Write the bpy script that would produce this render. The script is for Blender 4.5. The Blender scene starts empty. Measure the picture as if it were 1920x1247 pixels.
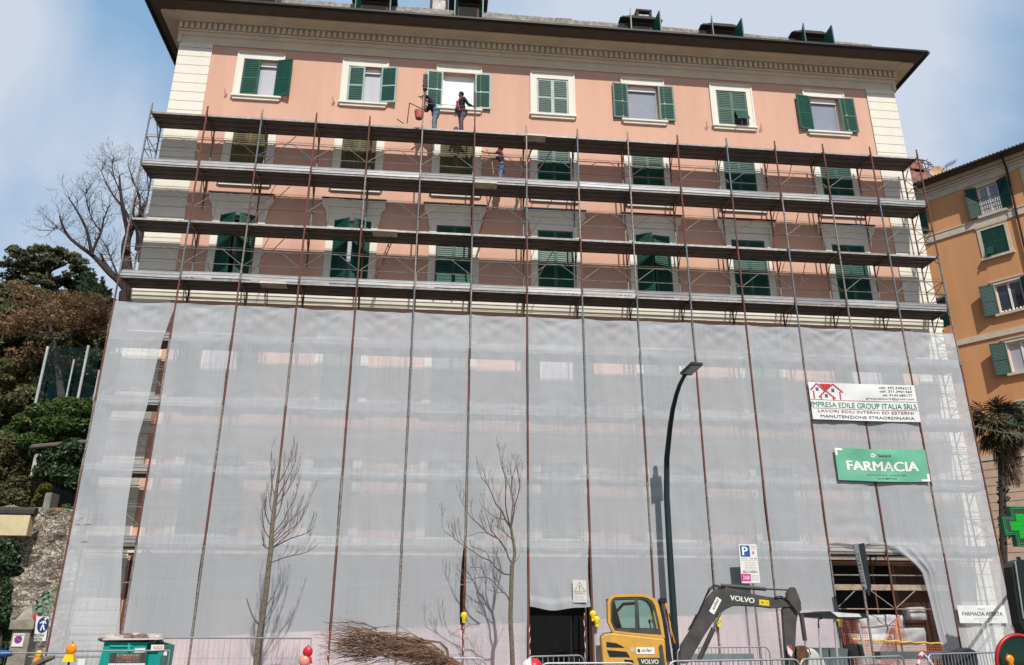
import bpy, bmesh, math, random
from mathutils import Vector, Matrix, noise

# ---------------------------------------------------------------- camera, sky, sun
CLOUDS = [((0.35,0.70,0.62), .08, .42, .95), ((0.18,0.73,0.66), .05, .30, .55), ((-0.49,0.77,0.41), .05, .34, .95), ((-0.37,0.75,0.55), .03, .20, -.25), ((-0.46,0.68,0.57), .01, .10, .5), ((0.50,0.70,0.50), .02, .16, .45), ((0.62,0.60,0.50), .02, .2, -.35)]
sc = bpy.context.scene
C = sc.collection
cam_d = bpy.data.cameras.new("camera"); cam = bpy.data.objects.new("camera", cam_d); C.objects.link(cam)
cam_d.sensor_width = 36; cam_d.lens = 27.359; cam_d.clip_start = 0.1; cam_d.clip_end = 3000
R3 = Matrix(((0.995079, -0.036417, -0.092154), (-0.099061, -0.343413, -0.933946), (0.002365, 0.938478, -0.345331)))
cam.matrix_world = Matrix.Translation((9.856, -22.896, 1.844)) @ R3.to_4x4()
sc.camera = cam
sc.view_settings.view_transform = 'Standard'; sc.view_settings.look = 'None'
sc.view_settings.exposure = 0.0; sc.view_settings.gamma = 1
SUNV = Vector((0.18, -1.0, 1.15)).normalized()          # towards the sun
elev = math.asin(SUNV.z); azim = math.atan2(SUNV.x, SUNV.y)
sd = bpy.data.lights.new("sun", 'SUN'); sd.energy = 5.0; sd.angle = math.radians(0.5); sd.color = (1.0, 0.95, 0.87)
sun = bpy.data.objects.new("sun", sd); C.objects.link(sun)
sun.rotation_euler = SUNV.to_track_quat('Z', 'Y').to_euler()
w = bpy.data.worlds.new("World"); sc.world = w; w.use_nodes = True
nt = w.node_tree; nt.nodes.clear()
def WN(t, **k):
    n = nt.nodes.new(t)
    for a, b in k.items(): setattr(n, a, b)
    return n
sky = WN('ShaderNodeTexSky', sky_type='NISHITA', sun_disc=False, sun_elevation=elev, sun_rotation=azim)
sky.air_density = 1.0; sky.dust_density = 1.2; sky.ozone_density = 1.4
tc = WN('ShaderNodeTexCoord'); bg = WN('ShaderNodeBackground'); wo = WN('ShaderNodeOutputWorld')
bg.inputs[1].default_value = 0.10
n1 = WN('ShaderNodeTexNoise'); n1.inputs['Scale'].default_value = 4.0; n1.inputs['Detail'].default_value = 5; n1.inputs['Roughness'].default_value = 0.5
n1.inputs['Distortion'].default_value = 0.35
nt.links.new(tc.outputs['Generated'], n1.inputs['Vector'])
def blob(d, r0, r1):
    vm = WN('ShaderNodeVectorMath', operation='DISTANCE'); vm.inputs[1].default_value = d
    nt.links.new(tc.outputs['Generated'], vm.inputs[0])
    mr = WN('ShaderNodeMapRange'); mr.interpolation_type = 'SMOOTHSTEP'
    mr.inputs[1].default_value = r0; mr.inputs[2].default_value = r1; mr.inputs[3].default_value = 1; mr.inputs[4].default_value = 0
    nt.links.new(vm.outputs['Value'], mr.inputs[0]); return mr.outputs[0]
def add(a, b, op='ADD', clamp=False):
    m = WN('ShaderNodeMath', operation=op, use_clamp=clamp)
    for i, v in enumerate((a, b)):
        if isinstance(v, (int, float)): m.inputs[i].default_value = v
        else: nt.links.new(v, m.inputs[i])
    return m.outputs[0]
cover = 0.0
for d, a, b, k in CLOUDS:
    cover = add(cover, add(blob(d, a, b), k, 'MULTIPLY'))
dens = add(add(cover, add(add(n1.outputs[0], 0.5, 'SUBTRACT'), 2.3, 'MULTIPLY')), 0.0, 'MAXIMUM')
dens = add(dens, 0.88, 'MINIMUM')
mx = WN('ShaderNodeMix', data_type='RGBA'); mx.inputs[7].default_value = (6.6, 7.15, 8.2, 1)
hz = WN('ShaderNodeMix', data_type='RGBA'); hz.inputs[7].default_value = (2.8, 4.9, 7.4, 1)      # pale northern sky above the rooftops
nt.links.new(add(blob((0.0, 0.78, 0.62), 0.5, 1.0), 0.85, 'MULTIPLY'), hz.inputs[0]); nt.links.new(sky.outputs[0], hz.inputs[6])
nt.links.new(dens, mx.inputs[0]); nt.links.new(hz.outputs[2], mx.inputs[6])
nt.links.new(mx.outputs[2], bg.inputs[0]); nt.links.new(bg.outputs[0], wo.inputs[0])

# ---------------------------------------------------------------- helpers
rnd = random.Random(7)
def lin(c):
    return tuple(((v / 255) / 12.92 if v / 255 <= 0.04045 else ((v / 255 + 0.055) / 1.055) ** 2.4) for v in c)
MATS = {}
def mat(name, col, rough=0.7, metal=0.0, var=0.12, scale=3.0, bump=0.0, bscale=40.0, col2=None, streak=False, island=0.0, rgb=False, spec=0.4, emit=0, stretch=None, perobj=0.0):
    """procedural surface: base colour broken up by noise (stains, wear), optional bump"""
    if name in MATS: return MATS[name]
    m = bpy.data.materials.new(name); m.use_nodes = True; t = m.node_tree; b = t.nodes['Principled BSDF']
    c = lin(col) if rgb else col
    c2 = (lin(col2) if rgb else col2) if col2 else tuple(v * (1 - 2.2 * var) for v in c)
    co = t.nodes.new('ShaderNodeTexCoord'); mp = t.nodes.new('ShaderNodeMapping')
    t.links.new(co.outputs['Object'], mp.inputs[0])
    if streak: mp.inputs['Scale'].default_value = (1.0, 1.0, 0.12)
    if stretch: mp.inputs['Scale'].default_value = stretch
    nz = t.nodes.new('ShaderNodeTexNoise'); nz.inputs['Scale'].default_value = scale; nz.inputs['Detail'].default_value = 6; nz.inputs['Roughness'].default_value = 0.62
    t.links.new(mp.outputs[0], nz.inputs['Vector'])
    rp = t.nodes.new('ShaderNodeValToRGB'); rp.color_ramp.elements[0].position = 0.35; rp.color_ramp.elements[1].position = 0.68
    rp.color_ramp.elements[0].color = (*c2, 1); rp.color_ramp.elements[1].color = (*c, 1)
    t.links.new(nz.outputs[0], rp.inputs[0]); out = rp.outputs[0]
    if island:
        ge = t.nodes.new('ShaderNodeNewGeometry'); hs = t.nodes.new('ShaderNodeHueSaturation')
        mr = t.nodes.new('ShaderNodeMapRange'); mr.inputs[3].default_value = 1 - island; mr.inputs[4].default_value = 1 + island
        t.links.new(ge.outputs['Random Per Island'], mr.inputs[0]); t.links.new(mr.outputs[0], hs.inputs['Value'])
        mr2 = t.nodes.new('ShaderNodeMapRange'); mr2.inputs[3].default_value = 0.5 - island * 0.06; mr2.inputs[4].default_value = 0.5 + island * 0.05
        ml = t.nodes.new('ShaderNodeMath'); ml.operation = 'FRACT'; mm = t.nodes.new('ShaderNodeMath'); mm.operation = 'MULTIPLY'; mm.inputs[1].default_value = 7.3
        t.links.new(ge.outputs['Random Per Island'], mm.inputs[0]); t.links.new(mm.outputs[0], ml.inputs[0]); t.links.new(ml.outputs[0], mr2.inputs[0]); t.links.new(mr2.outputs[0], hs.inputs['Hue'])
        t.links.new(out, hs.inputs['Color']); out = hs.outputs[0]
    if perobj:
        oi = t.nodes.new('ShaderNodeObjectInfo'); hs = t.nodes.new('ShaderNodeHueSaturation'); mr = t.nodes.new('ShaderNodeMapRange'); mr.inputs[3].default_value = 1 - perobj; mr.inputs[4].default_value = 1 + perobj
        t.links.new(oi.outputs['Random'], mr.inputs[0]); t.links.new(mr.outputs[0], hs.inputs['Value']); t.links.new(out, hs.inputs['Color']); out = hs.outputs[0]
    t.links.new(out, b.inputs['Base Color'])
    b.inputs['Roughness'].default_value = rough; b.inputs['Metallic'].default_value = metal
    b.inputs['Specular IOR Level'].default_value = spec
    if bump:
        n2 = t.nodes.new('ShaderNodeTexNoise'); n2.inputs['Scale'].default_value = bscale; n2.inputs['Detail'].default_value = 4
        bp = t.nodes.new('ShaderNodeBump'); bp.inputs['Strength'].default_value = bump; bp.inputs['Distance'].default_value = 0.02
        t.links.new(co.outputs['Object'], n2.inputs['Vector']); t.links.new(n2.outputs[0], bp.inputs['Height']); t.links.new(bp.outputs[0], b.inputs['Normal'])
    if emit:
        t.links.new(out, b.inputs['Emission Color']); b.inputs['Emission Strength'].default_value = emit
    MATS[name] = m; return m

OFF = {}
CL = Vector((9.856, -22.896, 1.844)); FPX = 1459.14
def PROJ(u, v, Y):
    """a world point at depth Y, used for tracing limbs and crowns at their own distance"""
    d = R3 @ Vector(((u-960)/FPX, -(v-623.5)/FPX, -1)); return tuple(CL + d*((Y-CL.y)/d.y))
class MB:
    def __init__(s): s.v = []; s.f = []; s.mi = []
    def add(s, vs, fs, m=0):
        k = len(s.v); s.v += [tuple(v) for v in vs]; s.f += [tuple(i + k for i in f) for f in fs]; s.mi += [m] * len(fs); return s
    def box(s, x0, x1, y0, y1, z0, z1, m=0):
        return s.add([(x0,y0,z0),(x1,y0,z0),(x1,y1,z0),(x0,y1,z0),(x0,y0,z1),(x1,y0,z1),(x1,y1,z1),(x0,y1,z1)],
                     [(0,3,2,1),(4,5,6,7),(0,1,5,4),(1,2,6,5),(2,3,7,6),(3,0,4,7)], m)
    def obox(s, c, ax, ay, az, m=0):
        c, ax, ay, az = map(Vector, (c, ax, ay, az))
        P = [c + a*ax + b*ay + d*az for d in (-.5,.5) for a, b in ((-.5,-.5),(.5,-.5),(.5,.5),(-.5,.5))]
        return s.add(P, [(0,3,2,1),(4,5,6,7),(0,1,5,4),(1,2,6,5),(2,3,7,6),(3,0,4,7)], m)
    def quad(s, a, b, c, d, m=0): return s.add([a,b,c,d], [(0,1,2,3)], m)
    def tube(s, pts, rs, n=6, m=0, cap=True):
        pts = [Vector(p) for p in pts]
        if not isinstance(rs, (list, tuple)): rs = [rs] * len(pts)
        up = Vector((0.13, 0.31, 0.94)).normalized(); V = []
        for i, p in enumerate(pts):
            d = (pts[min(i+1, len(pts)-1)] - pts[max(i-1, 0)])
            d = d.normalized() if d.length > 1e-9 else Vector((0,0,1))
            a = d.cross(up)
            if a.length < 0.05: a = d.cross(Vector((1,0,0)))
            a.normalize(); b = d.cross(a)
            for k in range(n):
                t = 2*math.pi*k/n; V.append(p + (a*math.cos(t) + b*math.sin(t))*rs[i])
        F = [(i*n+k, i*n+(k+1)%n, (i+1)*n+(k+1)%n, (i+1)*n+k) for i in range(len(pts)-1) for k in range(n)]
        if cap: F += [tuple(range(n-1,-1,-1)), tuple(range((len(pts)-1)*n, len(pts)*n))]
        return s.add(V, F, m)
    def prism(s, poly, y0, y1, m=0):
        """outline [(x, z)] in the xz plane, given thickness from y0 to y1"""
        n = len(poly); A = [(x, y0, z) for x, z in poly] + [(x, y1, z) for x, z in poly]
        return s.add(A, [tuple(range(n)), tuple(range(2*n-1, n-1, -1))] + [(i, i+n, (i+1)%n+n, (i+1)%n) for i in range(n)], m)
    def sweep(s, prof, x0, x1, m=0):
        """profile [(y, z)] swept along x"""
        n = len(prof); A = [(x0, y, z) for y, z in prof] + [(x1, y, z) for y, z in prof]
        return s.add(A, [tuple(range(n)), tuple(range(2*n-1, n-1, -1))] + [(i, (i+1)%n, (i+1)%n+n, i+n) for i in range(n)], m)
    def ell(s, c, r, n=10, k=7, m=0, jit=0):
        V = []; F = []
        for j in range(k+1):
            ph = math.pi*j/k
            for i in range(n):
                t = 2*math.pi*i/n; q = 1 + (rnd.uniform(-jit, jit) if jit else 0)
                V.append((c[0]+r[0]*q*math.sin(ph)*math.cos(t), c[1]+r[1]*q*math.sin(ph)*math.sin(t), c[2]+r[2]*q*math.cos(ph)))
        for j in range(k):
            for i in range(n): F.append((j*n+i, (j+1)*n+i, (j+1)*n+(i+1)%n, j*n+(i+1)%n))
        return s.add(V, F, m)
    def build(s, name, ms, parent=None, smooth=False, local=False):
        off = Vector((0,0,0))
        if parent is not None and not local: off = OFF.get(parent.name, Vector((0,0,0)))
        me = bpy.data.meshes.new(name)
        me.from_pydata([(v[0]-off.x, v[1]-off.y, v[2]-off.z) for v in s.v], [], s.f)
        for m in (ms if isinstance(ms, (list, tuple)) else [ms]): me.materials.append(m)
        if any(s.mi): me.polygons.foreach_set('material_index', s.mi)
        if smooth: me.polygons.foreach_set('use_smooth', [True]*len(s.f))
        me.update()
        o = bpy.data.objects.new(name, me); C.objects.link(o)
        if parent is not None:
            o.parent = parent; OFF[o.name] = off.copy()
        else: OFF[o.name] = Vector((0,0,0))
        return o
def tag(o, label=None, cat=None, group=None, kind=None):
    if label: o['label'] = label
    if cat: o['category'] = cat
    if group: o['group'] = group
    if kind: o['kind'] = kind
    return o
def thing(name, label, cat, loc=(0,0,0), group=None, rz=0.0):
    o = bpy.data.objects.new(name, None); C.objects.link(o); o.location = loc; o.rotation_euler = (0,0,rz); o.empty_display_size = 0.2
    OFF[o.name] = Vector(loc); return tag(o, label, cat, group)
def kids(o): return [c for c in C.objects if c.parent == o]
def copy_tree(o, parent=None):
    c = o.copy(); C.objects.link(c)
    if parent is not None: c.parent = parent
    OFF[c.name] = OFF.get(o.name, Vector((0,0,0))).copy()
    for ch in list(o.children): copy_tree(ch, c)
    return c
ORD = ['first','second','third','fourth','fifth','sixth','seventh','eighth','ninth','tenth','eleventh','twelfth','thirteenth','fourteenth','fifteenth','sixteenth']
def text(s, x0, x1, z0, z1, y, m, parent, name='lettering', bold=0.0, slant=0.0, to=None, local=False):
    """lettering fitted into the rectangle x0..x1, z0..z1 on the plane y, facing -y"""
    cu = bpy.data.curves.new('t', 'FONT'); cu.body = s; cu.resolution_u = 3; cu.shear = slant
    o = bpy.data.objects.new('t', cu); C.objects.link(o)
    dg = bpy.context.evaluated_depsgraph_get(); me = bpy.data.meshes.new_from_object(o.evaluated_get(dg))
    bpy.data.objects.remove(o); 
    xs = [v.co.x for v in me.vertices]; ys = [v.co.y for v in me.vertices]
    a, b, c, d = min(xs), max(xs), min(ys), max(ys)
    mb = MB()
    vs = []
    for v in me.vertices:
        X = x0 + (v.co.x-a)/(b-a)*(x1-x0); Z = z0 + (v.co.y-c)/max(d-c, 1e-6)*(z1-z0)
        vs.append(to(X, Z) if to else (X, y, Z))
    fs = [tuple(p.vertices) for p in me.polygons]; mb.add(vs, fs)
    if bold:                                            # heavier strokes: the same outline again, a hair to each side
        dx = bold*1.1*(z1-z0)
        for k, (ax_, az_) in enumerate(((-1, 0), (1, 0), (0, .6))): mb.add([(v[0]+dx*ax_, v[1]-.0006*(k+1), v[2]+dx*az_) for v in vs], fs)
    return mb.build(name, m, parent, local=local)
def skin(name, V, E, Rr, m, parent, sub=1, root=0):
    me = bpy.data.meshes.new('s'); me.from_pydata([tuple(v) for v in V], E, [])
    o = bpy.data.objects.new('s', me); C.objects.link(o)
    md = o.modifiers.new('k', 'SKIN'); md.use_smooth_shade = True
    for i, sv in enumerate(me.skin_vertices[0].data):
        r_ = Rr[i]; sv.radius = (r_, r_) if not isinstance(r_, tuple) else r_
        sv.use_root = (i == root)
    ss = o.modifiers.new('u', 'SUBSURF'); ss.levels = sub; ss.render_levels = sub
    dg = bpy.context.evaluated_depsgraph_get(); dg.update()
    m2 = bpy.data.meshes.new_from_object(o.evaluated_get(dg)); bpy.data.objects.remove(o)
    m2.name = name; m2.materials.clear(); m2.materials.append(m)
    q = bpy.data.objects.new(name, m2); C.objects.link(q)
    if parent is not None: q.parent = parent
    return q

# ---------------------------------------------------------------- materials
M_pink = mat('pink_plaster', (0.61, 0.365, 0.272), 0.9, var=0.055, scale=1.1, bump=0.15, bscale=60, streak=True)
M_cream = mat('cream_plaster', (0.73, 0.695, 0.61), 0.88, var=0.05, scale=1.2, bump=0.12, bscale=50, streak=True)
M_white = mat('white_paint', (0.80, 0.79, 0.74), 0.6, var=0.03)
M_green = mat('green_shutter_paint', (0.007, 0.080, 0.055), 0.45, var=0.15, scale=4)
M_greenp = mat('sun_faded_shutter_edge', (0.28, 0.42, 0.40), 0.55, var=0.15, scale=6)
M_olive = mat('weathered_olive_shutter', (0.16, 0.145, 0.065), 0.8, var=0.25, scale=7, streak=True)
M_glass = mat('window_glass', (0.05, 0.065, 0.08), 0.05, var=0.1, spec=0.9)
M_glassw = mat('curtained_glass', (0.50, 0.51, 0.56), 0.18, var=0.09, scale=2.5, streak=True, spec=0.8)
M_sheet = mat('white_cover_sheet', (0.85, 0.85, 0.84), 0.8, var=0.02)
M_dark = mat('dark_interior', (0.012, 0.012, 0.013), 0.9)
M_slate = mat('grey_slate', (0.17, 0.165, 0.155), 0.85, var=0.28, scale=9, bump=0.6, bscale=12)
M_gutter = mat('dark_gutter_metal', (0.022, 0.021, 0.022), 0.5, metal=0.3)
M_soffit = mat('brown_grey_soffit', (0.105, 0.08, 0.062), 0.8, var=0.1)
M_rust = mat('rust_red_tube', (0.20, 0.065, 0.045), 0.75, var=0.3, scale=14, col2=(0.09, 0.045, 0.035))
M_blue = mat('faded_blue_tube', (0.13, 0.22, 0.28), 0.6, var=0.3, scale=12, col2=(0.12, 0.10, 0.09))
M_grey = mat('galvanised_tube', (0.33, 0.31, 0.28), 0.55, metal=0.3, var=0.25, scale=14, col2=(0.15, 0.11, 0.09))
M_galv = mat('galvanised_sheet', (0.40, 0.40, 0.41), 0.5, metal=0.3, var=0.16, scale=2.5, stretch=(.5,1,6), perobj=.28)
M_deckm = mat('steel_plank', (0.24, 0.215, 0.20), 0.7, metal=0.1, var=0.15, scale=4, col2=(0.15, 0.12, 0.10), stretch=(.4,4,1))
M_deckl = mat('sunlit_plank_lip', (0.40, 0.39, 0.38), 0.6, metal=0.2, var=0.2, scale=6, perobj=.3)  # paler steel: sunlight on the front lip put into the colour
M_wood = mat('scaffold_timber', (0.42, 0.32, 0.23), 0.85, var=0.2, scale=8)
M_black = mat('black_plastic', (0.015, 0.015, 0.016), 0.5)
M_red = mat('red_plastic', (0.55, 0.02, 0.03), 0.35, var=0.05)
M_yellowp = mat('yellow_lamp_plastic', (0.75, 0.55, 0.02), 0.35, var=0.06)
M_amber = mat('amber_lamp_lens', (0.85, 0.28, 0.01), 0.25, var=0.1, scale=20)
M_bark = mat('grey_brown_bark', (0.20, 0.165, 0.12), 0.9, var=0.25, scale=15, bump=0.4)
M_twig = mat('dark_twig', (0.085, 0.068, 0.06), 0.9, var=0.2)
M_asph = mat('asphalt', (0.055, 0.055, 0.057), 0.9, var=0.15, scale=4, bump=0.4, bscale=90)
M_pave = mat('paving', (0.16, 0.135, 0.115), 0.9, var=0.12, scale=3, bump=0.2)
M_ora = mat('orange_mesh_plastic', (0.78, 0.27, 0.16), 0.6, var=0.08)
M_ink = mat('dark_print', (0.05, 0.05, 0.055), 0.7)
M_fab = mat('banner_fabric_white', (0.70, 0.71, 0.71), 0.6, var=0.04)

# net: woven sheeting, partly see-through
def net_mat(name, col, open_, fine=True, lo=0.65, hi=1.35):
    m = bpy.data.materials.new(name); m.use_nodes = True; t = m.node_tree; t.nodes.clear()
    N = lambda k: t.nodes.new(k)
    co = N('ShaderNodeTexCoord'); out = N('ShaderNodeOutputMaterial')
    def nz(sc3, s, det=3):
        mp = N('ShaderNodeMapping'); mp.inputs['Scale'].default_value = sc3; t.links.new(co.outputs['Object'], mp.inputs[0])
        n = N('ShaderNodeTexNoise'); n.inputs['Scale'].default_value = s; n.inputs['Detail'].default_value = det
        t.links.new(mp.outputs[0], n.inputs['Vector']); return n.outputs[0]
    v = nz((30, 1, 0.6), 1.0, 3); h = nz((0.6, 1, 30), 1.0, 3); big = nz((0.5, 0.5, 0.35), 1.0, 4); fi = nz((1, 1, 1), 34.0, 2)
    def M(a, b, op):
        q = N('ShaderNodeMath'); q.operation = op
        for i, x in enumerate((a, b)):
            if isinstance(x, (int, float)): q.inputs[i].default_value = x
            else: t.links.new(x, q.inputs[i])
        return q.outputs[0]
    sm = M(M(M(v, 0.45, 'MULTIPLY'), M(h, 0.3, 'MULTIPLY'), 'ADD'), M(M(big, 0.3, 'MULTIPLY'), M(fi, 0.35, 'MULTIPLY'), 'ADD'), 'ADD')
    mr = N('ShaderNodeMapRange'); mr.inputs[1].default_value = 0.62; mr.inputs[2].default_value = 0.79
    mr.inputs[3].default_value = open_*lo; mr.inputs[4].default_value = open_*hi; t.links.new(sm, mr.inputs[0])
    df = N('ShaderNodeBsdfDiffuse'); tl = N('ShaderNodeBsdfTranslucent'); tr = N('ShaderNodeBsdfTransparent')
    mr2 = N('ShaderNodeMapRange'); mr2.inputs[1].default_value = 0.61; mr2.inputs[2].default_value = 0.80; mr2.inputs[3].default_value = 0.71; mr2.inputs[4].default_value = 1.19
    t.links.new(sm, mr2.inputs[0])
    vm = N('ShaderNodeVectorMath'); vm.operation = 'SCALE'; vm.inputs[0].default_value = col; t.links.new(mr2.outputs[0], vm.inputs['Scale'])
    t.links.new(vm.outputs[0], df.inputs[0]); t.links.new(vm.outputs[0], tl.inputs[0])
    a = N('ShaderNodeMixShader'); a.inputs[0].default_value = 0.22; t.links.new(df.outputs[0], a.inputs[1]); t.links.new(tl.outputs[0], a.inputs[2])
    b = N('ShaderNodeMixShader'); t.links.new(mr.outputs[0], b.inputs[0]); t.links.new(a.outputs[0], b.inputs[1]); t.links.new(tr.outputs[0], b.inputs[2])
    t.links.new(b.outputs[0], out.inputs[0]); MATS[name] = m; return m
M_net = net_mat('grey_debris_netting', (0.64, 0.67, 0.71), 0.36)
M_pinks = mat('pink_band_colour', (0.74, 0.44, 0.44), 0.8, var=0.05, scale=1.5)
M_gnet = net_mat('dark_green_fence_netting', (0.012, 0.05, 0.055), 0.68)

# ---------------------------------------------------------------- ground
W = 1.25
g = MB(); g.quad((-400,-300,-0.02),(400,-300,-0.02),(400,500,-0.02),(-400,500,-0.02)); tag(g.build('ground', M_pave), kind='structure')
g = MB(); g.box(-80, 90, -19, -3.4, -0.018, 0.0); tag(g.build('road', M_asph), kind='structure')
g = MB(); g.box(-4, 40, -3.25, 1.2, -0.018, 0.13); g.box(-4, 40, -3.4, -3.25, -0.018, 0.135); tag(g.build('pavement', M_pave), kind='structure')

# ---------------------------------------------------------------- the pink house
house = thing('pink_apartment_house', 'large pink five storey house with cream corner blocks and green shutters behind scaffolding', 'building', (13.7, W, 0))
XL, XR = 0.07, 27.42; DEPTH = 13.0
CX = [2.98, 6.76, 10.23, 13.75, 17.23, 20.72, 24.48]
ROWS = {'A': (19.47, 21.06, .60), 'B': (15.95, 18.05, .60), 'C': (12.05, 14.62, .62), 'D': (7.95, 10.35, .60), 'E': (4.15, 6.45, .60)}
ops = [(x-h, x+h, a, b) for (a, b, h) in ROWS.values() for x in CX]
ops += [(12.45, 14.6, 0.13, 3.0), (21.7, 24.3, 0.5, 3.45), (1.6, 3.6, 0.5, 3.3), (6.0, 8.0, 0.5, 3.3), (17.0, 19.2, 0.5, 3.3)]
def wall_face(mb, x0, x1, z0, z1, y, holes, dep, m=0):
    xs = sorted({x0, x1, *[v for o in holes for v in o[:2]]}); zs = sorted({z0, z1, *[v for o in holes for v in o[2:]]})
    for i in range(len(xs)-1):
        for j in range(len(zs)-1):
            cx, cz = (xs[i]+xs[i+1])/2, (zs[j]+zs[j+1])/2
            if any(o[0] < cx < o[1] and o[2] < cz < o[3] for o in holes): continue
            mb.quad((xs[i],y,zs[j]),(xs[i+1],y,zs[j]),(xs[i+1],y,zs[j+1]),(xs[i],y,zs[j+1]), m)
    for a, b, c, d in holes:
        mb.quad((a,y,c),(a,y,d),(a,y+dep,d),(a,y+dep,c), m); mb.quad((b,y,c),(b,y+dep,c),(b,y+dep,d),(b,y,d), m)
        mb.quad((a,y,d),(b,y,d),(b,y+dep,d),(a,y+dep,d), m); mb.quad((a,y,c),(a,y+dep,c),(b,y+dep,c),(b,y,c), m)
wb = MB(); wall_face(wb, XL, XR, 0, 22.3, W, ops, 0.32)
wb.quad((XL,W,0),(XL,W+DEPTH,0),(XL,W+DEPTH,22.3),(XL,W,22.3)); wb.quad((XR,W,0),(XR,W,22.3),(XR,W+DEPTH,22.3),(XR,W+DEPTH,0))
wb.quad((XL,W+DEPTH,0),(XR,W+DEPTH,0),(XR,W+DEPTH,22.3),(XL,W+DEPTH,22.3))
wb.build('wall', M_pink, house)
for o in ops[35:]:
    ib = MB(); ib.box(o[0], o[1], W+0.33, W+0.4, o[2], o[3]); ib.build('shop_opening', M_dark, house)
# ground floor brown rendered base
gb = MB()
M_base = mat('brown_base_render', (0.15, 0.07, 0.05), 0.9, var=0.2, scale=2)
wall_face(gb, XL+1.2, XR-1.2, 0.1, 3.75, W-0.03, ops[35:], 0.03)
gb.build('base_band', M_base, house)
# quoins
for nm, qa, qb in (('l', XL-0.05, XL+1.13), ('r', XR-1.13, XR+0.05)):
    q = MB(); z = 0.1; q.box(qa+0.03, qb-0.03, W-0.02, W+1.0, 0.1, 21.6)
    while z < 21.55:
        z1 = min(z+0.387, 21.6)
        q.box(qa, qb, W-0.05, W+1.03, z+0.012, z1-0.012); z += 0.387
    q.build('quoin', M_cream, house)
# string courses
def course(z0, z1, d, mm=M_cream):
    s = MB(); h = z1-z0
    s.sweep([(W+.01,z0),(W-d*.35,z0),(W-d*.4,z0+h*.3),(W-d*.7,z0+h*.36),(W-d*.8,z0+h*.62),(W-d,z0+h*.7),(W-d,z1-.03),(W-d*.8,z1),(W+.01,z1)], XL-d*0.8, XR+d*0.8)
    s.build('string_course', mm, house)
course(11.44, 11.80, 0.13)
course(7.10, 7.32, 0.10)
course(3.60, 4.0, 0.2)
# cornice, frieze, dentils
cn = MB()
cn.sweep([(W+.01,21.56),(W-.04,21.56),(W-.05,21.60),(W-.05,21.88),(W-.09,21.90),(W-.13,21.97),(W-.14,22.02),(W-.16,22.04),(W-.16,22.36),(W-.30,22.38),(W-.34,22.42),(W-.5,22.45),(W-.66,22.47),(W-.66,22.52),(W+.01,22.52)], XL-0.13, XR+0.13)
x = XL-0.1
while x < XR+0.05:
    cn.box(x, x+0.115, W-.27, W-.15, 22.09, 22.34); x += 0.205
cn.sweep([(W-.14,22.02),(W-.20,22.02),(W-.22,22.07),(W-.14,22.07)], XL-0.14, XR+0.14)
# side returns of the cornice
for sx, xw in ((-1, XL), (1, XR)):
    a, b = sorted((xw + sx*0.13, xw + sx*0.66)); cn.box(a, b, W-.65, W+DEPTH, 22.40, 22.51)
    a, b = sorted((xw, xw + sx*0.13)); cn.box(a, b, W-.1, W+DEPTH, 21.57, 22.39)
cn.build('cornice', mat('cornice_plaster_shade_tint', (0.66, 0.55, 0.41), 0.88, var=0.06, scale=1.5), house)  # cream plaster tinted warmer to carry the brownish shade under the eave
EV = 0.17; EX0, EX1 = XL-1.02, XR+0.92
rf = MB()
# soffit boards
rf.quad((EX0,EV,22.60),(EX1,EV,22.60),(EX1-.3,W-.6,22.515),(EX0+.3,W-.6,22.515), 1)
rf.quad((EX0,EV,22.60),(EX0+.4,W-.6,22.515),(EX0+.4,W+DEPTH,22.515),(EX0,W+DEPTH+.9,22.60), 1)
rf.quad((EX1,EV,22.60),(EX1,W+DEPTH+.9,22.60),(EX1-.3,W+DEPTH,22.515),(EX1-.3,W-.6,22.515), 1)
sl = math.tan(math.radians(27)); yb = W+DEPTH+.9; hh = (yb-EV)/2
rid = 22.7 + hh*sl
Aq = (EX0,EV,22.68); Bq = (EX1,EV,22.68); Cq = (EX1,yb,22.68); Dq = (EX0,yb,22.68); Eq = (EX0+hh, EV+hh, rid); Fq = (EX1-hh, EV+hh, rid)
rf.add([Aq,Bq,Cq,Dq,Eq,Fq], [(0,1,5,4),(1,2,5),(2,3,4,5),(3,0,4)], 0)
# slate courses along the eave: jittered edges
x = EX0
while x < EX1:
    ww = rnd.uniform(.22,.38); d = rnd.uniform(-.02,.03)
    rf.box(x, x+ww-.01, EV-.03+d, EV+.4, 22.69, 22.715+rnd.uniform(0,.012), 0); x += ww
rf.box(EX0, EX1, EV-.01, EV+.02, 22.60, 22.69, 2); rf.box(EX0, EX0+.02, EV, yb, 22.60, 22.70, 2); rf.box(EX1-.02, EX1, EV, yb, 22.60, 22.70, 2)
roof = rf.build('roof', [M_slate, M_soffit, M_gutter], house)
gt = MB()
for (p, q_) in (((EX0-.02,EV-.07,22.62),(EX1+.02,EV-.07,22.62)), ((EX0-.07,EV-.07,22.62),(EX0-.07,yb,22.62)), ((EX1+.07,EV-.07,22.62),(EX1+.07,yb,22.62))):
    gt.tube([p, q_], 0.085, 8)
gt.build('gutter', M_gutter, roof)
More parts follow.
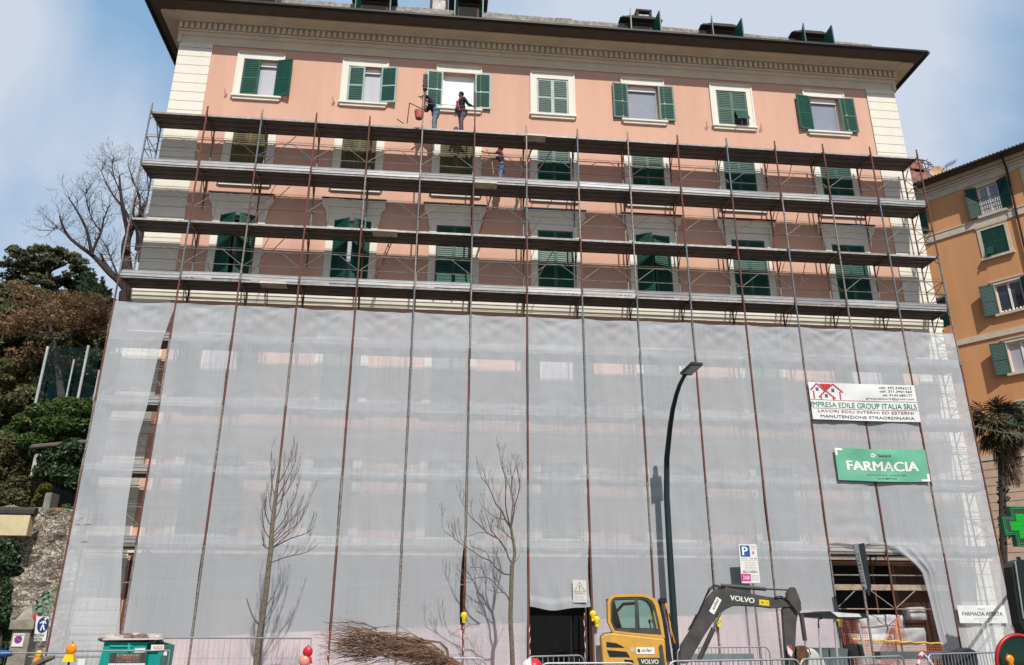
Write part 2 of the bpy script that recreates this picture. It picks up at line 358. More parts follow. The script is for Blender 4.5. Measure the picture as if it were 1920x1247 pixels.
# low parapet with weathered plaster, dormers, chimneys
M_para = mat('weathered_parapet', (0.36, 0.34, 0.31), 0.95, var=0.3, scale=7, bump=0.5, bscale=18, col2=(0.17,0.15,0.135))
pp = MB(); x = 1.3
while x < 27.15:
    ww = min(rnd.uniform(.5,1.1), 27.2-x); pp.box(x, x+ww-.005, 1.6+rnd.uniform(-.02,.02), 1.95, 22.9, 24.2+0.16*max(0,1-abs(x-11)/14)+rnd.uniform(-.02,.02)); x += ww
pp.build('parapet', M_para, roof)
M_dorm = mat('dark_dormer_slate', (0.05, 0.04, 0.042), 0.8, var=0.2)
M_dwood = mat('dormer_brown_wood', (0.10, 0.05, 0.035), 0.8)
for i, (xa, xb, zt) in enumerate(((1.9,3.4,24.72),(6.1,7.62,24.52),(9.85,11.15,24.78),(16.75,18.1,24.46),(20.05,21.45,24.38),(23.85,25.2,24.36))):
    d = MB(); d.box(xa+.1, xb-.1, 1.52, 3.4, 22.9, zt-.1, 1); d.box(xa+.3, xb-.3, 1.50, 1.52, 23.2, zt-.2, 2)
    d.add([(xa-.12,1.3,zt-.1),(xb+.12,1.3,zt-.1),(xb+.12,3.6,zt+.02),(xa-.12,3.6,zt+.02),(xa-.12,1.3,zt-.03),(xb+.12,1.3,zt-.03),(xb+.12,3.6,zt+.09),(xa-.12,3.6,zt+.09)],
          [(0,3,2,1),(4,5,6,7),(0,1,5,4),(1,2,6,5),(2,3,7,6),(3,0,4,7)], 0)
    if i > 2:
        xm = (xa+xb)/2; d.add([(xa-.2,1.35,zt-.06),(xa+.25,1.35,zt+.08),(xb-.25,1.35,zt+.08),(xb+.2,1.35,zt-.06),(xa-.2,3.4,zt-.02),(xa+.25,3.4,zt+.12),(xb-.25,3.4,zt+.12),(xb+.2,3.4,zt-.02)], [(0,1,2,3),(0,4,5,1),(1,5,6,2),(2,6,7,3),(7,6,5,4)], 0)
    dd = d.build('dormer', [M_dorm, M_dwood, M_dark], house)
    for xs_, tw in ((xa+.22, -.12), (xb-.22, .10 if i < 3 else .16)):
        s = MB(); s.add([(xs_,1.5,23.2),(xs_+tw,0.95,23.2),(xs_+tw,0.95,zt-.02+.08*(i>2)),(xs_,1.5,zt-.2),(xs_+.045,1.5,23.2),(xs_+tw+.045,0.95,23.2),(xs_+tw+.045,0.95,zt-.02+.08*(i>2)),(xs_+.045,1.5,zt-.2)],
              [(0,1,2,3),(7,6,5,4),(0,4,5,1),(1,5,6,2),(2,6,7,3),(3,7,4,0)]); s.build('shutter', M_green, dd)
M_chim = mat('whitewashed_chimney', (0.62, 0.60, 0.57), 0.9, var=0.2, scale=6)
for xa, xb, zt in ((9.05, 9.6, 26.1), (17.8, 18.28, 26.15)):
    c = MB(); c.box(xa, xb, 3.0, 3.5, 23, zt, 0); c.box(xa-.1, xb+.1, 2.9, 3.6, zt+.12, zt+.2, 1)
    c.box(xa-.1, xa, 2.92, 3.0, zt-1.3, zt+.12, 1); c.box(xb, xb+.1, 2.92, 3.0, zt-.5, zt+.12, 1)
    c.build('chimney', [M_chim, M_dorm], house)

# ---- shutters, windows
def shutter_mesh(w_, h, flap=False, n=None, half=None):
    """leaf hinged on x = 0, spans 0..w, z 0..h; mat 0 louvres, mat 1 frame"""
    s = MB(); t = 0.035; f = 0.06
    s.box(0, f, -t, 0, 0, h, 1); s.box(w_-f, w_, -t, 0, 0, h, 1)
    s.box(f, w_-f, -t, 0, 0, f*1.3, 1); s.box(f, w_-f, -t, 0, h-f, h, 1); mid = h*0.47
    s.box(f, w_-f, -t, 0, mid-.03, mid+.03, 1)
    for z0, z1 in ((f*1.3, mid-.03), (mid+.03, h-f)):
        if half == 'low_out' and z0 < .2: continue
        k = max(5, int((z1-z0)/0.075)); st = (z1-z0)/k
        for i in range(k):
            z = z0 + i*st
            s.add([(f,-t+.002,z),(w_-f,-t+.002,z),(w_-f,-.004,z+st*1.2),(f,-.004,z+st*1.2),(f,-t+.002,z+.008),(w_-f,-t+.002,z+.008),(w_-f,-.004,z+st*1.2+.008),(f,-.004,z+st*1.2+.008)],
                  [(0,3,2,1),(4,5,6,7),(0,1,5,4),(2,3,7,6)], 0)
    return s
SH = {}
def shutter(win, cx, side, ang, z0, h, w_, mats, half=None, y=None):
    """side -1 left leaf, +1 right leaf; ang 0 shut, 180 folded back on the wall"""
    key = (round(w_,3), round(h,3), mats[0].name, mats[1].name, half)
    if key not in SH:
        s = shutter_mesh(w_, h, half=half); me = bpy.data.meshes.new('shutter'); me.from_pydata(s.v, [], s.f)
        for m in mats: me.materials.append(m)
        me.polygons.foreach_set('material_index', s.mi); me.update(); SH[key] = me
    o = bpy.data.objects.new('shutter', SH[key]); C.objects.link(o); o.parent = win
    base = OFF[win.name]
    o.location = Vector((cx + side*w_, (W+0.02 if y is None else y) if ang < 90 else W-0.07, z0)) - base
    if side < 0: o.rotation_euler = (0, 0, -math.radians(ang))
    else:
        o.rotation_euler = (0, 0, math.radians(ang)); o.scale = (-1, 1, 1)
    return o
def surround(mb, cx, hw, z0, z1, tw, style):
    y0 = W-0.045
    mb.box(cx-hw-tw, cx-hw, y0, W+.02, z0, z1); mb.box(cx+hw, cx+hw+tw, y0, W+.02, z0, z1)
    mb.box(cx-hw-tw, cx+hw+tw, y0, W+.02, z1, z1+tw*1.15)
    if style == 'A':
        mb.box(cx-hw-tw-.02, cx+hw+tw+.02, y0-.035, W+.02, z1+tw*1.15, z1+tw*1.15+.05)
        mb.box(cx-hw-tw-.03, cx-hw-tw+.03, y0-.02, W+.02, z0, z1+tw*1.15); mb.box(cx+hw+tw-.03, cx+hw+tw+.03, y0-.02, W+.02, z0, z1+tw*1.15)
    if style == 'C':
        zt = z1+tw*1.15
        mb.box(cx-hw-tw, cx+hw+tw, y0, W+.02, zt, 15.12)
        mb.sweep([(W+.01,15.12),(y0-.04,15.12),(y0-.10,15.22),(y0-.16,15.28),(y0-.16,15.34),(W+.01,15.38)], cx-hw-tw-.2, cx+hw+tw+.2)
        mb.box(cx-hw-tw-.24, cx+hw+tw+.24, y0-.19, W+.02, 15.383, 15.40, 1)
        for s_ in (-1, 1):
            e_ = cx+s_*(hw+tw-.01); mb.prism([(e_+s_*a_, z_) for a_, z_ in ((-.02,14.45),(.02,14.5),(.06,14.7),(.07,14.9),(.13,15.03),(.22,15.11),(-.02,15.11))], y0-.05, W+.02)
    if style == 'D':
        mb.box(cx-hw-tw, cx+hw+tw, y0, W+.02, z1+tw*1.15, 10.95)
        mb.sweep([(W+.01,10.95),(y0-.06,10.95),(y0-.14,11.08),(y0-.14,11.13),(W+.01,11.16)], cx-hw-tw-.15, cx+hw+tw+.15)
def window(row, i, shut, pane='glass', mats=None, sill=True):
    z0, z1, hw = ROWS[row]; cx = CX[i]; h = z1-z0
    tw = {'A': .22, 'B': .25, 'C': .24, 'D': .24, 'E': .24}[row]
    mb = MB(); surround(mb, cx, hw, z0, z1, tw, 'C' if row == 'C' else 'D' if row == 'D' else 'A')
    win = mb.build('window', [M_cream, M_gutter], house)
    if sill:
        s = MB(); s.box(cx-hw-tw-.06, cx+hw+tw+.06, W-.13, W+.02, z0-.09, z0-.02); s.box(cx-hw-tw, cx+hw+tw, W-.08, W+.02, z0-.19, z0-.09); s.build('sill', M_cream, win)
    fr = MB(); yy = W+.16; f = .055
    fr.box(cx-hw, cx-hw+f, yy, yy+.05, z0, z1); fr.box(cx+hw-f, cx+hw, yy, yy+.05, z0, z1); fr.box(cx-hw+f, cx+hw-f, yy, yy+.05, z0, z0+f); fr.box(cx-hw+f, cx+hw-f, yy, yy+.05, z1-f, z1)
    if pane == 'cross': 
        fr.box(cx-.04, cx+.04, yy, yy+.05, z0+f, z1-f); fr.box(cx-hw+f, cx+hw-f, yy-.003, yy+.053, z0+h*.5, z0+h*.5+.05)
    if pane in ('glass', 'curtain', 'grey'): fr.box(cx-hw+f, cx+hw-f, W+.1, yy-.002, z1-.2, z1, 0)
    fr.build('frame', M_white, win)
    pn = MB(); pn.box(cx-hw+f, cx+hw-f, yy+.02, yy+.03, z0+f, z1-f)
    pn.build('pane', {'glass': M_glass, 'curtain': M_glassw, 'sheet': M_sheet, 'cross': M_glass, 'grey': M_pgrey, 'dark': M_dark}[pane], win)
    mats = mats or (M_green, M_green)
    for side, ang in zip((-1, 1), shut):
        if ang is None: continue
        half = None
        if isinstance(ang, tuple): ang, half = ang
        shutter(win, cx, side, ang, z0+.01, h-.02, hw-.006, mats, half)
        if half:
            fl = MB(); a = math.radians(28); w_ = hw-.006; hl = h*.47-.09; xa, xb = sorted((cx+side*(w_-.06), cx+side*.06)); k = 7
            for q in range(k):
                u0 = q/k*hl; u1 = (q+.85)/k*hl; zt = z0+h*.47-.03
                P = lambda u, x_: (x_, W-.02-math.sin(a)*u, zt-math.cos(a)*u)
                fl.add([P(u0,xa),P(u0,xb),P(u1,xb),P(u1,xa)], [(0,1,2,3)])
                fl.add([(x_, y_-.01, z_) for x_, y_, z_ in (P(u0,xa),P(u0,xb),P(u1,xb),P(u1,xa))], [(3,2,1,0)])
            fl.box(xa-.03, xa+.02, W-.02-math.sin(a)*hl-.03, W-.02-math.sin(a)*hl, zt-math.cos(a)*hl-.02, zt-math.cos(a)*hl+.03)
            fl.build('shutter_flap', mats[0], win)
    return win
M_pgrey = mat('reflecting_pane', (0.24, 0.27, 0.33), 0.12, var=0.06, scale=1.5, spec=0.8)
GP = (M_green, M_greenp); GG = (M_green, M_green); OO = (M_olive, M_olive)
M_mill = mat('faded_pale_shutter_frame', (0.40, 0.47, 0.46), 0.6, var=0.15, scale=6)
window('A', 0, (4, 165), 'curtain'); window('A', 1, (3, 170), 'curtain', GP); window('A', 2, (176, 176), 'sheet', GP)
window('A', 3, (0, 0), 'cross', (M_green, M_mill)); window('A', 4, (176, 176), 'grey'); window('A', 5, (0, (0, 'low_out')), 'glass'); window('A', 6, (172, 176), 'grey')
for i in range(7): window('B', i, (0, 0), 'dark', OO if i < 3 else GG)
window('C', 0, (28, 28), 'dark'); window('C', 1, (30, 26), 'curtain'); window('C', 2, ((0, 'low_out'), (0, 'low_out')), 'dark'); window('C', 3, (0, 0), 'dark')
window('C', 4, (30, 10), 'dark'); window('C', 5, (0, 0), 'dark'); window('C', 6, (0, 0), 'dark')
for i in range(7): window('D', i, (0, 0) if i % 3 else (176, 176), 'curtain' if i % 3 == 0 else 'dark', GG)
for i in range(7): window('E', i, (0, 0) if i % 2 else (0, 176), 'glass', GG)
# iron shutter stays and cable brackets on the wall
br = MB()
for bx, bz in ((1.92,19.45),(5.72,19.4),(19.62,19.35),(21.75,19.4),(2.25,12.6)): 
    br.tube([(bx,W,bz),(bx-.02,W-.14,bz+.02),(bx-.03,W-.14,bz+.16)], .012, 4); br.tube([(bx,W,bz-.1),(bx+.05,W-.1,bz-.03)], .01, 4)
br.build('bracket', M_rust, house)

# ---------------------------------------------------------------- scaffolding
NB = 15; BW = 1.8; LV = [17.75 - 2*k for k in range(8)]; YI = 0.98
sca = thing('scaffolding', 'rusty tube scaffolding with metal decks covering the pink house front', 'scaffolding', (0, 0, 0.13))
tubes = [M_rust, M_blue, M_grey]
pat = {0:'gbggrrgrrr', 1:'rrrbrgrrgg', 2:'gbrgrrgrgg', 3:'rrrrrgrgrg', 4:'rrgrrrrgrg', 5:'ggbgbbgbgr', 6:'rrrbgrbgrb', 7:'ggbrrrrbrg', 8:'bbgrbbgrrr', 9:'ggggbbrgrg', 10:'rrrbbrrggr', 11:'bbrrrrrrgr', 12:'rrgbbgrrgr', 13:'rrgggrrrrr', 14:'rrbbgrrgrr', 15:'rrrbgrrrrg'}
trest = MB()
for i in range(NB+1):
    for inner in (0, 1):
        s = MB(); x = BW*i; y = YI*inner; top = 17.75 + (0.28 if not inner else -0.05)
        if i in (5, 6) and not inner: top = 19.3
        z = 0.13
        segs = [0.13] + [3.75 + 2*k for k in range(8)]
        for k in range(len(segs)):
            z0 = segs[k]; z1 = segs[k+1] if k+1 < len(segs) else top
            if z1 <= z0: z1 = z0 + .1
            jx = rnd.uniform(-.006, .006)
            ch = pat[i][max(0, 8-k)] if not inner else rnd.choice('rrggb')
            s.tube([(x+jx, y, z0), (x+jx, y, z1)], 0.027, 8, 'rbg'.index(ch))
            if k: s.tube([(x+jx, y, z0-.02), (x+jx, y, z0+.10)], 0.034, 8, 'rbg'.index(ch))
        s.box(x-.07, x+.07, y-.07, y+.07, 0.13, 0.14, 2)
        s.build('standard', tubes, sca)
    x = BW*i
    for kz, z in enumerate(LV):
        s = MB() if kz < 6 else trest
        s.tube([(x, 0, z-.07), (x, YI, z-.07)], .024, 6, (i+int(z)) % 3)
        s.tube([(x, YI, z-.55), (x, YI-.38, z-.085)], .017, 5, 0); s.tube([(x, .02, z-.35), (x, .25, z-.085)], .015, 5, 0)
        if kz < 6: s.build('transom', tubes, sca)
        if i in (0, NB) and z < 17:
            s = MB() if kz < 6 else trest
            for zz in (z+.5, z+1.0): s.tube([(x, 0, zz), (x, YI, zz)], .015, 5, 2)
            s.tube([(x, 0, z+.5), (x, YI, z+1.0)], .012, 5, 0); s.tube([(x, 0, z+1.0), (x, YI, z+.5)], .012, 5, 0)
            if kz < 6: s.build('end_guard', tubes, sca)
tag(trest.build('transom', tubes, sca), kind='stuff')
# decks
NP = 3; PW = 0.29
def deck_mesh():
    s = MB()
    for k in range(NP):
        y0 = 0.065 + k*(PW+.005); y1 = y0+PW
        s.box(.02, BW-.02, y0+.004, y1-.004, -.012, 0.0, 0)
        s.box(.02, BW-.02, y0, y0+.004, -.07 if k == 0 else -.055, 0.0, 1 if k == 0 else 0); s.box(.02, BW-.02, y1-.004, y1, -.055, 0.0, 0)
        for q in (.33, .66): s.box(.02, BW-.02, y0+PW*q-.018, y0+PW*q+.018, -.034, -.012, 0)
        s.box(.0, .02, y0, y1, -.055, -.0, 0); s.box(BW-.02, BW, y0, y1, -.055, 0, 0)
    return s
proto = deck_mesh().build('deck', [M_deckm, M_deckl], sca, local=True); proto.location = (0, 0, LV[0]-.13); n_deck = 1
rest = MB()
HATCH = {(5,1): 0, (6,0): 0, (4,2): 0, (2,3): 0}
first = True
for k, z in enumerate(LV):
    for b in range(NB):
        if first: first = False; continue
        if k < 6: 
            o = proto.copy(); C.objects.link(o); o.parent = sca; o.location = (b*BW, 0, z-.13+rnd.uniform(-.006,.006))
        else:
            dm = deck_mesh(); rest.add([(v[0]+b*BW, v[1], v[2]+z) for v in dm.v], dm.f)
tag(rest.build('deck', [M_deckm, M_deckl], sca), kind='stuff')
# open hatches and the trapdoors lying below them (white underside)
M_hatch = mat('pale_plywood_hatch', (0.62, 0.58, 0.50), 0.7, var=0.12)
HT = []
for (xa, xb, z) in ((12.55, 13.3, 17.75), (10.85, 11.6, 15.75), (7.55, 8.35, 13.75), (4.2, 5.0, 11.75)):
    s = MB(); s.box(xa, xb, -.012, .38, z-.10, z-.075); s.box(xa, xb, -.015, -.003, z-.10, z-.035); s.build('trapdoor', M_hatch, sca)
# toe boards
def toe_mesh():
    s = MB(); s.sweep([(0,0),(-.012,.0),(-.012,.05),(-.004,.06),(-.004,.09),(-.014,.1),(-.014,.14),(-.004,.15),(-.012,.19),(0,.2)], .03, BW-.03); return s
tp = None
for k in (1, 3, 4, 5, 6, 7):
    for b in range(NB):
        if tp is None: tp = toe_mesh().build('toe_board', M_galv, sca, local=True); o = tp
        else: o = tp.copy(); C.objects.link(o); o.parent = sca
        o.location = (b*BW, .055, LV[k]-.13+rnd.uniform(-.015,.02)); o.rotation_euler = (rnd.uniform(-.04,.07), rnd.uniform(-.008,.008), 0)
# guard frames with their inverted V brace
def guard_mesh():
    s = MB(); y = 0.045
    s.tube([(0,y,1.0),(BW,y,1.0)], .017, 5, 0); s.tube([(0,y,.5),(BW,y,.5)], .014, 5, 0)
    s.tube([(.03,y,.5),(BW*.38,y,1.02),(BW*.62,y,1.02),(BW-.03,y,.5)], .013, 5, 0)
    s.tube([(0,y,1.08),(BW,y,1.08)], .009, 4, 0)
    return s
gp = [guard_mesh().build('guard_frame', m, sca, local=True) for m in (M_grey, M_rust, M_blue)]
for j, o in enumerate(gp): o.location = (j*BW, 0, LV[1]-.13)
grest = MB()
for k in range(1, 8):
    for b in range(NB):
        if k == 1 and b < 3: continue
        if k < 7:
            o = gp[rnd.choice((0,0,0,0,1,2))].copy(); C.objects.link(o); o.parent = sca; o.location = (b*BW, 0, LV[k]-.13+rnd.uniform(-.012,.012))
        else:
            m_ = guard_mesh(); grest.add([(v[0]+b*BW, v[1], v[2]+LV[k]) for v in m_.v], m_.f)
tag(grest.build('guard_frame', [M_grey], sca), kind='stuff')
# rails seen on the open lift at the bottom right and wall side rails
def rail_piece(nm, fn, m):
    q = MB(); fn(q); q.build(nm, m, sca)
rail_piece('rail', lambda q: q.tube([(21.6,.045,3.08),(25.2,.045,3.08)], .02, 6), M_grey); rail_piece('timber_rail', lambda q: q.box(21.6, 25.2, .035, .075, 2.66, 2.82), M_wood); rail_piece('rail', lambda q: q.tube([(21.6,.045,2.14),(25.2,.045,2.14)], .015, 6), M_wood)
for a, b_ in ((21.65, 22.25), (23.38, 22.75), (23.45, 24.1)): rail_piece('brace', lambda q: q.tube([(a,.045,2.17),(b_,.045,2.64)], .014, 5), M_wood)
rail_piece('rail', lambda q: q.tube([(0,.045,2.74),(12.6,.045,2.74)], .018, 5), M_grey); rail_piece('rail', lambda q: q.tube([(14.4,.045,2.74),(21.6,.045,2.74)], .018, 5), M_grey)
rail_piece('rail', lambda q: q.tube([(9.0,.045,18.75),(10.8,.045,18.72)], .011, 5), M_grey)
for k in range(1, 4):
    for x0 in (2, 7, 12): rail_piece('brace', lambda q: q.tube([(x0*1.8+.1, .05, LV[k]+.02), (x0*1.8+1.0, .9, LV[k]+1.9)], .014, 5), M_rust)
# ---------------------------------------------------------------- netting, one sheet per bay
def P_left(i, z):
    x = BW*i
    if i == 0: return x-.03 + .015*math.sin(z*3)
    if i == 1: return x-.02
    if i == 13 and z < 3.97:
        pts = [(3.97,23.42),(3.75,23.75),(3.4,24.15),(3.15,24.33),(2.2,24.42),(1.3,24.5),(0.0,24.66)]
        for (za, xa), (zb, xb) in zip(pts, pts[1:]):
            if zb <= z <= za: return xa+(xb-xa)*(za-z)/(za-zb)
        return 24.66
    return x+.035
def P_right(i, z):
    x = BW*(i+1)
    if i == 0:
        for (za, xa), (zb, xb) in zip(GAP, GAP[1:]):
            if zb <= z <= za: return xa+(xb-xa)*(za-z)/(za-zb)
        return GAP[-1][1]
    if i == 14: return x+.01+.02*math.sin(z*5)
    if i == 5 and z < 4.0: return x-.035-.09*max(0, math.sin((z-.9)/3.1*math.pi))
    if i == 7 and 2 < z < 4: return x-.035-.05*max(0, math.sin((z-2)/2*math.pi))
    return x-.035-.03*max(0, noise.noise(Vector((z*.5, i*5, 1))))
GAP = [(1.816, 10.909), (1.7, 10.31), (1.587, 9.621), (1.517, 8.781), (1.469, 7.643), (1.359, 6.665), (1.368, 5.629), (1.386, 4.743), (1.474, 3.459), (1.605, 2.36), (1.733, 1.522), (1.832, 0.782)]
GAP = [(11.1, 1.77)] + [(z, x) for x, z in GAP] + [(-.5, 1.6)]
NZ, NX = 130, 22
for i in range(NB):
    zt = 10.87; zb = 0.05
    if i == 7: zb = 2.17
    if i == 12: zb = 3.98
    if i in (3, 9): zb = 0.1
    V = []; F = []; ph = rnd.uniform(0, 9)
    for j in range(NZ+1):
        tz = j/NZ
        for k in range(NX+1):
            tx = k/NX; edge = math.sin(math.pi*tx)
            top = zt - .035*edge*(1+.4*math.sin(ph)) + .01*math.sin(tx*9+ph)
            bot = zb + (.04*math.sin(tx*7+ph)*edge if zb > 1 else 0) - (.08*edge if i == 7 else 0)
            z = bot + (top-bot)*tz
            a, b = P_left(i, z), P_right(i, z)
            x = a + (b-a)*tx
            n_ = noise.noise(Vector((x*.8, z*.35, i*3.1)))*.05 + noise.noise(Vector((x*2.6, z*.5, i+7)))*.025
            # puckers radiating from the top ties
            dtop = zt-z; puck = 0
            if dtop < 2.2:
                for cx_ in (a, b):
                    an = math.atan2(x-cx_, dtop+.05); puck += .022*math.sin(an*16+ph)*math.exp(-dtop/.6)*min(1, abs(x-cx_)*4)
            for lv in LV[4:]:                       # creases running out from the ties at each lift
                for cx_, sg in ((a, 1), (b, -1)):
                    dx, dz = (x-cx_)*sg, z-lv-.1; rr_ = math.hypot(dx, dz)
                    if rr_ < 1.1: puck += .016*math.sin(math.atan2(dz, dx+.02)*9+ph+lv)*math.exp(-rr_/.42)*min(1, rr_*4)
            puck += .007*math.sin(x*17+3*noise.noise(Vector((x, z*.4, i))))*max(0, noise.noise(Vector((x*.9, z*.3, i*2))))*2
            y = -.028*edge*1.2 + (n_ + puck)*min(1, edge*2.2) + .012
            y = min(y, .04)
            if i == 7 and z < 3.2:
                q = (3.2-z)/1.0; y -= .05*edge*q + .02*math.sin(x*11+z*4)*q*edge
                if tz < .03: y -= .05
            if i == 12 and z < 4.9: y += .035*noise.noise(Vector((x*3, z*3, 5)))*edge - .03*edge*(4.9-z)
            if i == 13 and z < 4.1:
                q = min(1, (4.1-z)/.8); u = tx
                y -= .02 + .07*q*math.sin(u*26 + .8*math.sin(z))*(1-u)**1.6 + .10*q*(1-u)**2
                if tx < .35: x -= .04*q*math.sin(tx*20)
            if i == 0: y += .03*math.sin((x*.9+z*.55)*3.2)*max(0, min(1, (11-z)/4))*edge
            V.append((x, y, z))
    for j in range(NZ):
        for k in range(NX):
            q = j*(NX+1)+k; F.append((q, q+1, q+NX+2, q+NX+1))
    mb = MB(); mb.add(V, F)
    extra = {0: 'with a long gap beside it', 7: 'ending above the dark doorway', 12: 'cut short above the shop passage', 13: 'gathered aside in folds', 14: 'at the right end'}.get(i, 'reaching the ground')
    tag(mb.build('scaffold_net', M_net, smooth=True), 'grey debris net strip, %s from the left, %s' % (ORD[i], extra), 'net', 'grey net strips on the scaffolding')
# low pink bands standing in for the pink tone inside the netting foot
for xa, xb, nm in ((1.9, 12.5, 'long low pink band behind the net foot, left of the doorway'), (14.5, 21.5, 'low pink band behind the net foot, right of the doorway')):
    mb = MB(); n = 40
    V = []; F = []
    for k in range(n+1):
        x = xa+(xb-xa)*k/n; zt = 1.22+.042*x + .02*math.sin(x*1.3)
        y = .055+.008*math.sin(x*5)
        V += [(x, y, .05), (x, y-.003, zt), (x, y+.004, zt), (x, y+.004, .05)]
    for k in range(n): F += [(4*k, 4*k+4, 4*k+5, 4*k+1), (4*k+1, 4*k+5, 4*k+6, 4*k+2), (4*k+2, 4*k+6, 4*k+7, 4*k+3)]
    mb.add(V, F); tag(mb.build('pink_band', M_pinks), nm, 'sheet', 'pink bands at the foot of the scaffolding')

# ---------------------------------------------------------------- banners
def banner(name, label, x0, x1, z0, z1, y, mats, skew=0.0, amp=.02, thick=.004, sag=0):
    mb = MB(); nx, nz_ = 30, 12; V = []; F = []
    def S(X, Z):
        tx = (X-x0)/(x1-x0); tz = (Z-z0)/(z1-z0)
        return (X, y - amp*(math.sin(tx*5+tz*6)*.5+math.sin(tx*13-tz*7)*.3)*math.sin(math.pi*min(1,max(0,tx))) , Z - sag*math.sin(math.pi*tx))
    for off in (0, thick):
        for j in range(nz_+1):
            for k in range(nx+1):
                p = S(x0+(x1-x0)*k/nx, z0+(z1-z0)*j/nz_); V.append((p[0], p[1]+off, p[2]))
    n = (nx+1)*(nz_+1)
    for j in range(nz_):
        for k in range(nx):
            q = j*(nx+1)+k; F.append((q, q+1, q+nx+2, q+nx+1)); F.append((n+q, n+q+nx+1, n+q+nx+2, n+q+1))
    mb.add(V, F); o = mb.build(name, mats, smooth=True); tag(o, label, 'banner'); return o, S
M_bred = mat('banner_red', (0.55, 0.035, 0.04), 0.6); M_bgreen = mat('banner_green_print', (0.02, 0.24, 0.11), 0.6); M_bink = mat('banner_dark_print', (0.06, 0.06, 0.065), 0.6)
yb_ = -.10
b1, S1 = banner('company_banner', 'white building company banner with red house logo and green lettering tied to the netting', 21.60, 25.17, 7.75, 8.96, yb_, M_fab, amp=.035, sag=.015)
T1 = lambda X, Z: (lambda p: (p[0], p[1]-.008, p[2]))(S1(X, Z))
text('IMPRESA EDILE GROUP ITALIA SRLS', 21.60, 25.12, 8.155, 8.325, 0, M_bgreen, b1, to=T1, bold=.01)
text('LAVORI EDILI INTERNI ED ESTERNI', 21.80, 24.98, 7.985, 8.075, 0, M_bink, b1, to=T1)
text('MANUTENZIONE STRAORDINARIA', 21.86, 24.98, 7.815, 7.905, 0, M_bink, b1, to=T1, bold=.01)
for s_, za in (('cell. 392.3496213', 8.82), ('cell. 371.3901460', 8.70), ('tel. 0143.685177', 8.575)): text(s_, 23.95+.08*(s_[0] == 't'), 25.05, za, za+.075, 0, M_bink, b1, to=T1, bold=.01)
text('groupitaliasrls@gmail.com', 23.45, 25.08, 8.44, 8.53, 0, M_bink, b1, to=T1)
lg = MB()
def stroke(mb, a, b, wd, y, T=None):
    a, b = Vector((a[0], 0, a[1])), Vector((b[0], 0, b[1])); d = (b-a).normalized(); n_ = Vector((-d.z, 0, d.x))*wd/2
    k = max(1, int((b-a).length/.08))
    for q in range(k):
        p, r_ = a+(b-a)*q/k, a+(b-a)*(q+1)/k
        qs = [(p+n_), (r_+n_), (r_-n_), (p-n_)]
        mb.add([T(v.x, v.z) if T else (v.x, y, v.z) for v in qs], [(0,3,2,1)])
L = lambda a, b, wd=.045: stroke(lg, a, b, wd, 0, T1)
for a, b in (((21.65,8.70),(21.87,8.92)),((21.87,8.92),(22.10,8.70)),((21.74,8.68),(21.74,8.42)),((22.18,8.73),(22.40,8.92)),((22.40,8.92),(22.72,8.66)),((22.62,8.68),(22.62,8.42)),((21.90,8.47),(22.14,8.70)),((22.14,8.70),(22.45,8.45)),((21.97,8.5),(21.97,8.41)),((22.38,8.5),(22.38,8.41))): L(a, b)
for q in range(6): L((21.96+.03*q, 8.90-.045*q*.8), (22.33-.03*q, 8.90-.045*q*.8), .04)
for z_ in (8.395, 8.115): L((21.62, z_), (25.15, z_), .012)
lg.build('house_logo', M_bred, b1)
wn = MB()
for wx, wz in ((21.87,8.74),(22.39,8.72),(22.15,8.53)):
    for a, b in ((-1,-1),(0,-1),(-1,0),(0,0)):
        X, Z = wx+a*.05+.004, wz+b*.06+.004
        wn.add([T1(X,Z),T1(X+.042,Z),T1(X+.042,Z+.05),T1(X,Z+.05)], [(0,1,2,3)])
wn.build('logo_window', M_bink, b1)
M_bg2 = mat('pharmacy_banner_green', (0.13, 0.43, 0.28), 0.6, var=0.08, scale=1.5)
b2, S2 = banner('pharmacy_banner', 'green banner reading FARMACIA in white letters tied to the netting below the company banner', 22.16, 25.14, 5.86, 6.86, yb_, M_bg2, amp=.05, sag=.03)
T2 = lambda X, Z: (lambda p: (p[0], p[1]-.008, p[2]))(S2(X, Z))
text('FARMACIA', 22.50, 24.80, 6.18, 6.47, 0, M_white, b2, to=T2, bold=.05)
text('Salinardi', 23.55, 23.95, 6.62, 6.70, 0, M_bink, b2, to=T2, bold=.01)
text('Lun-Ven 8.30-19.30 / Sab 8.30-13.00', 23.1, 24.35, 6.04, 6.085, 0, M_bink, b2, to=T2)
text('Tel. 0108372122', 23.4, 24.05, 5.93, 5.985, 0, M_bink, b2, to=T2, bold=.01)
lf = MB()
for k in range(5):
    a = k*1.256; X, Z = 23.38+.05*math.cos(a), 6.66+.05*math.sin(a)
    lf.add([T2(X-.028,Z-.02),T2(X+.028,Z-.02),T2(X+.028,Z+.02),T2(X-.028,Z+.02)], [(0,1,2,3)])
for X, Z, w_, h_ in ((22.17,6.78,.24,.07),(22.17,6.62,.07,.16),(24.86,5.87,.27,.06),(25.05,5.93,.08,.17)): lf.add([T2(X,Z),T2(X+w_,Z),T2(X+w_,Z+h_),T2(X,Z+h_)], [(0,1,2,3)])
lf.build('white_mark', M_white, b2)
b3, S3 = banner('pharmacy_open_banner', 'small white banner reading FARMACIA APERTA low on the right end of the netting', 25.25, 26.74, 1.76, 2.25, yb_, M_fab, amp=.012)
T3 = lambda X, Z: (lambda p: (p[0], p[1]-.006, p[2]))(S3(X, Z))
text('FARMACIA APERTA', 25.37, 26.62, 1.965, 2.07, 0, mat('dull_green_print', (0.06, 0.20, 0.13), 0.6), b3, to=T3, bold=.015)
text('Salinardi', 25.88, 26.08, 2.14, 2.17, 0, M_bink, b3, to=T3)
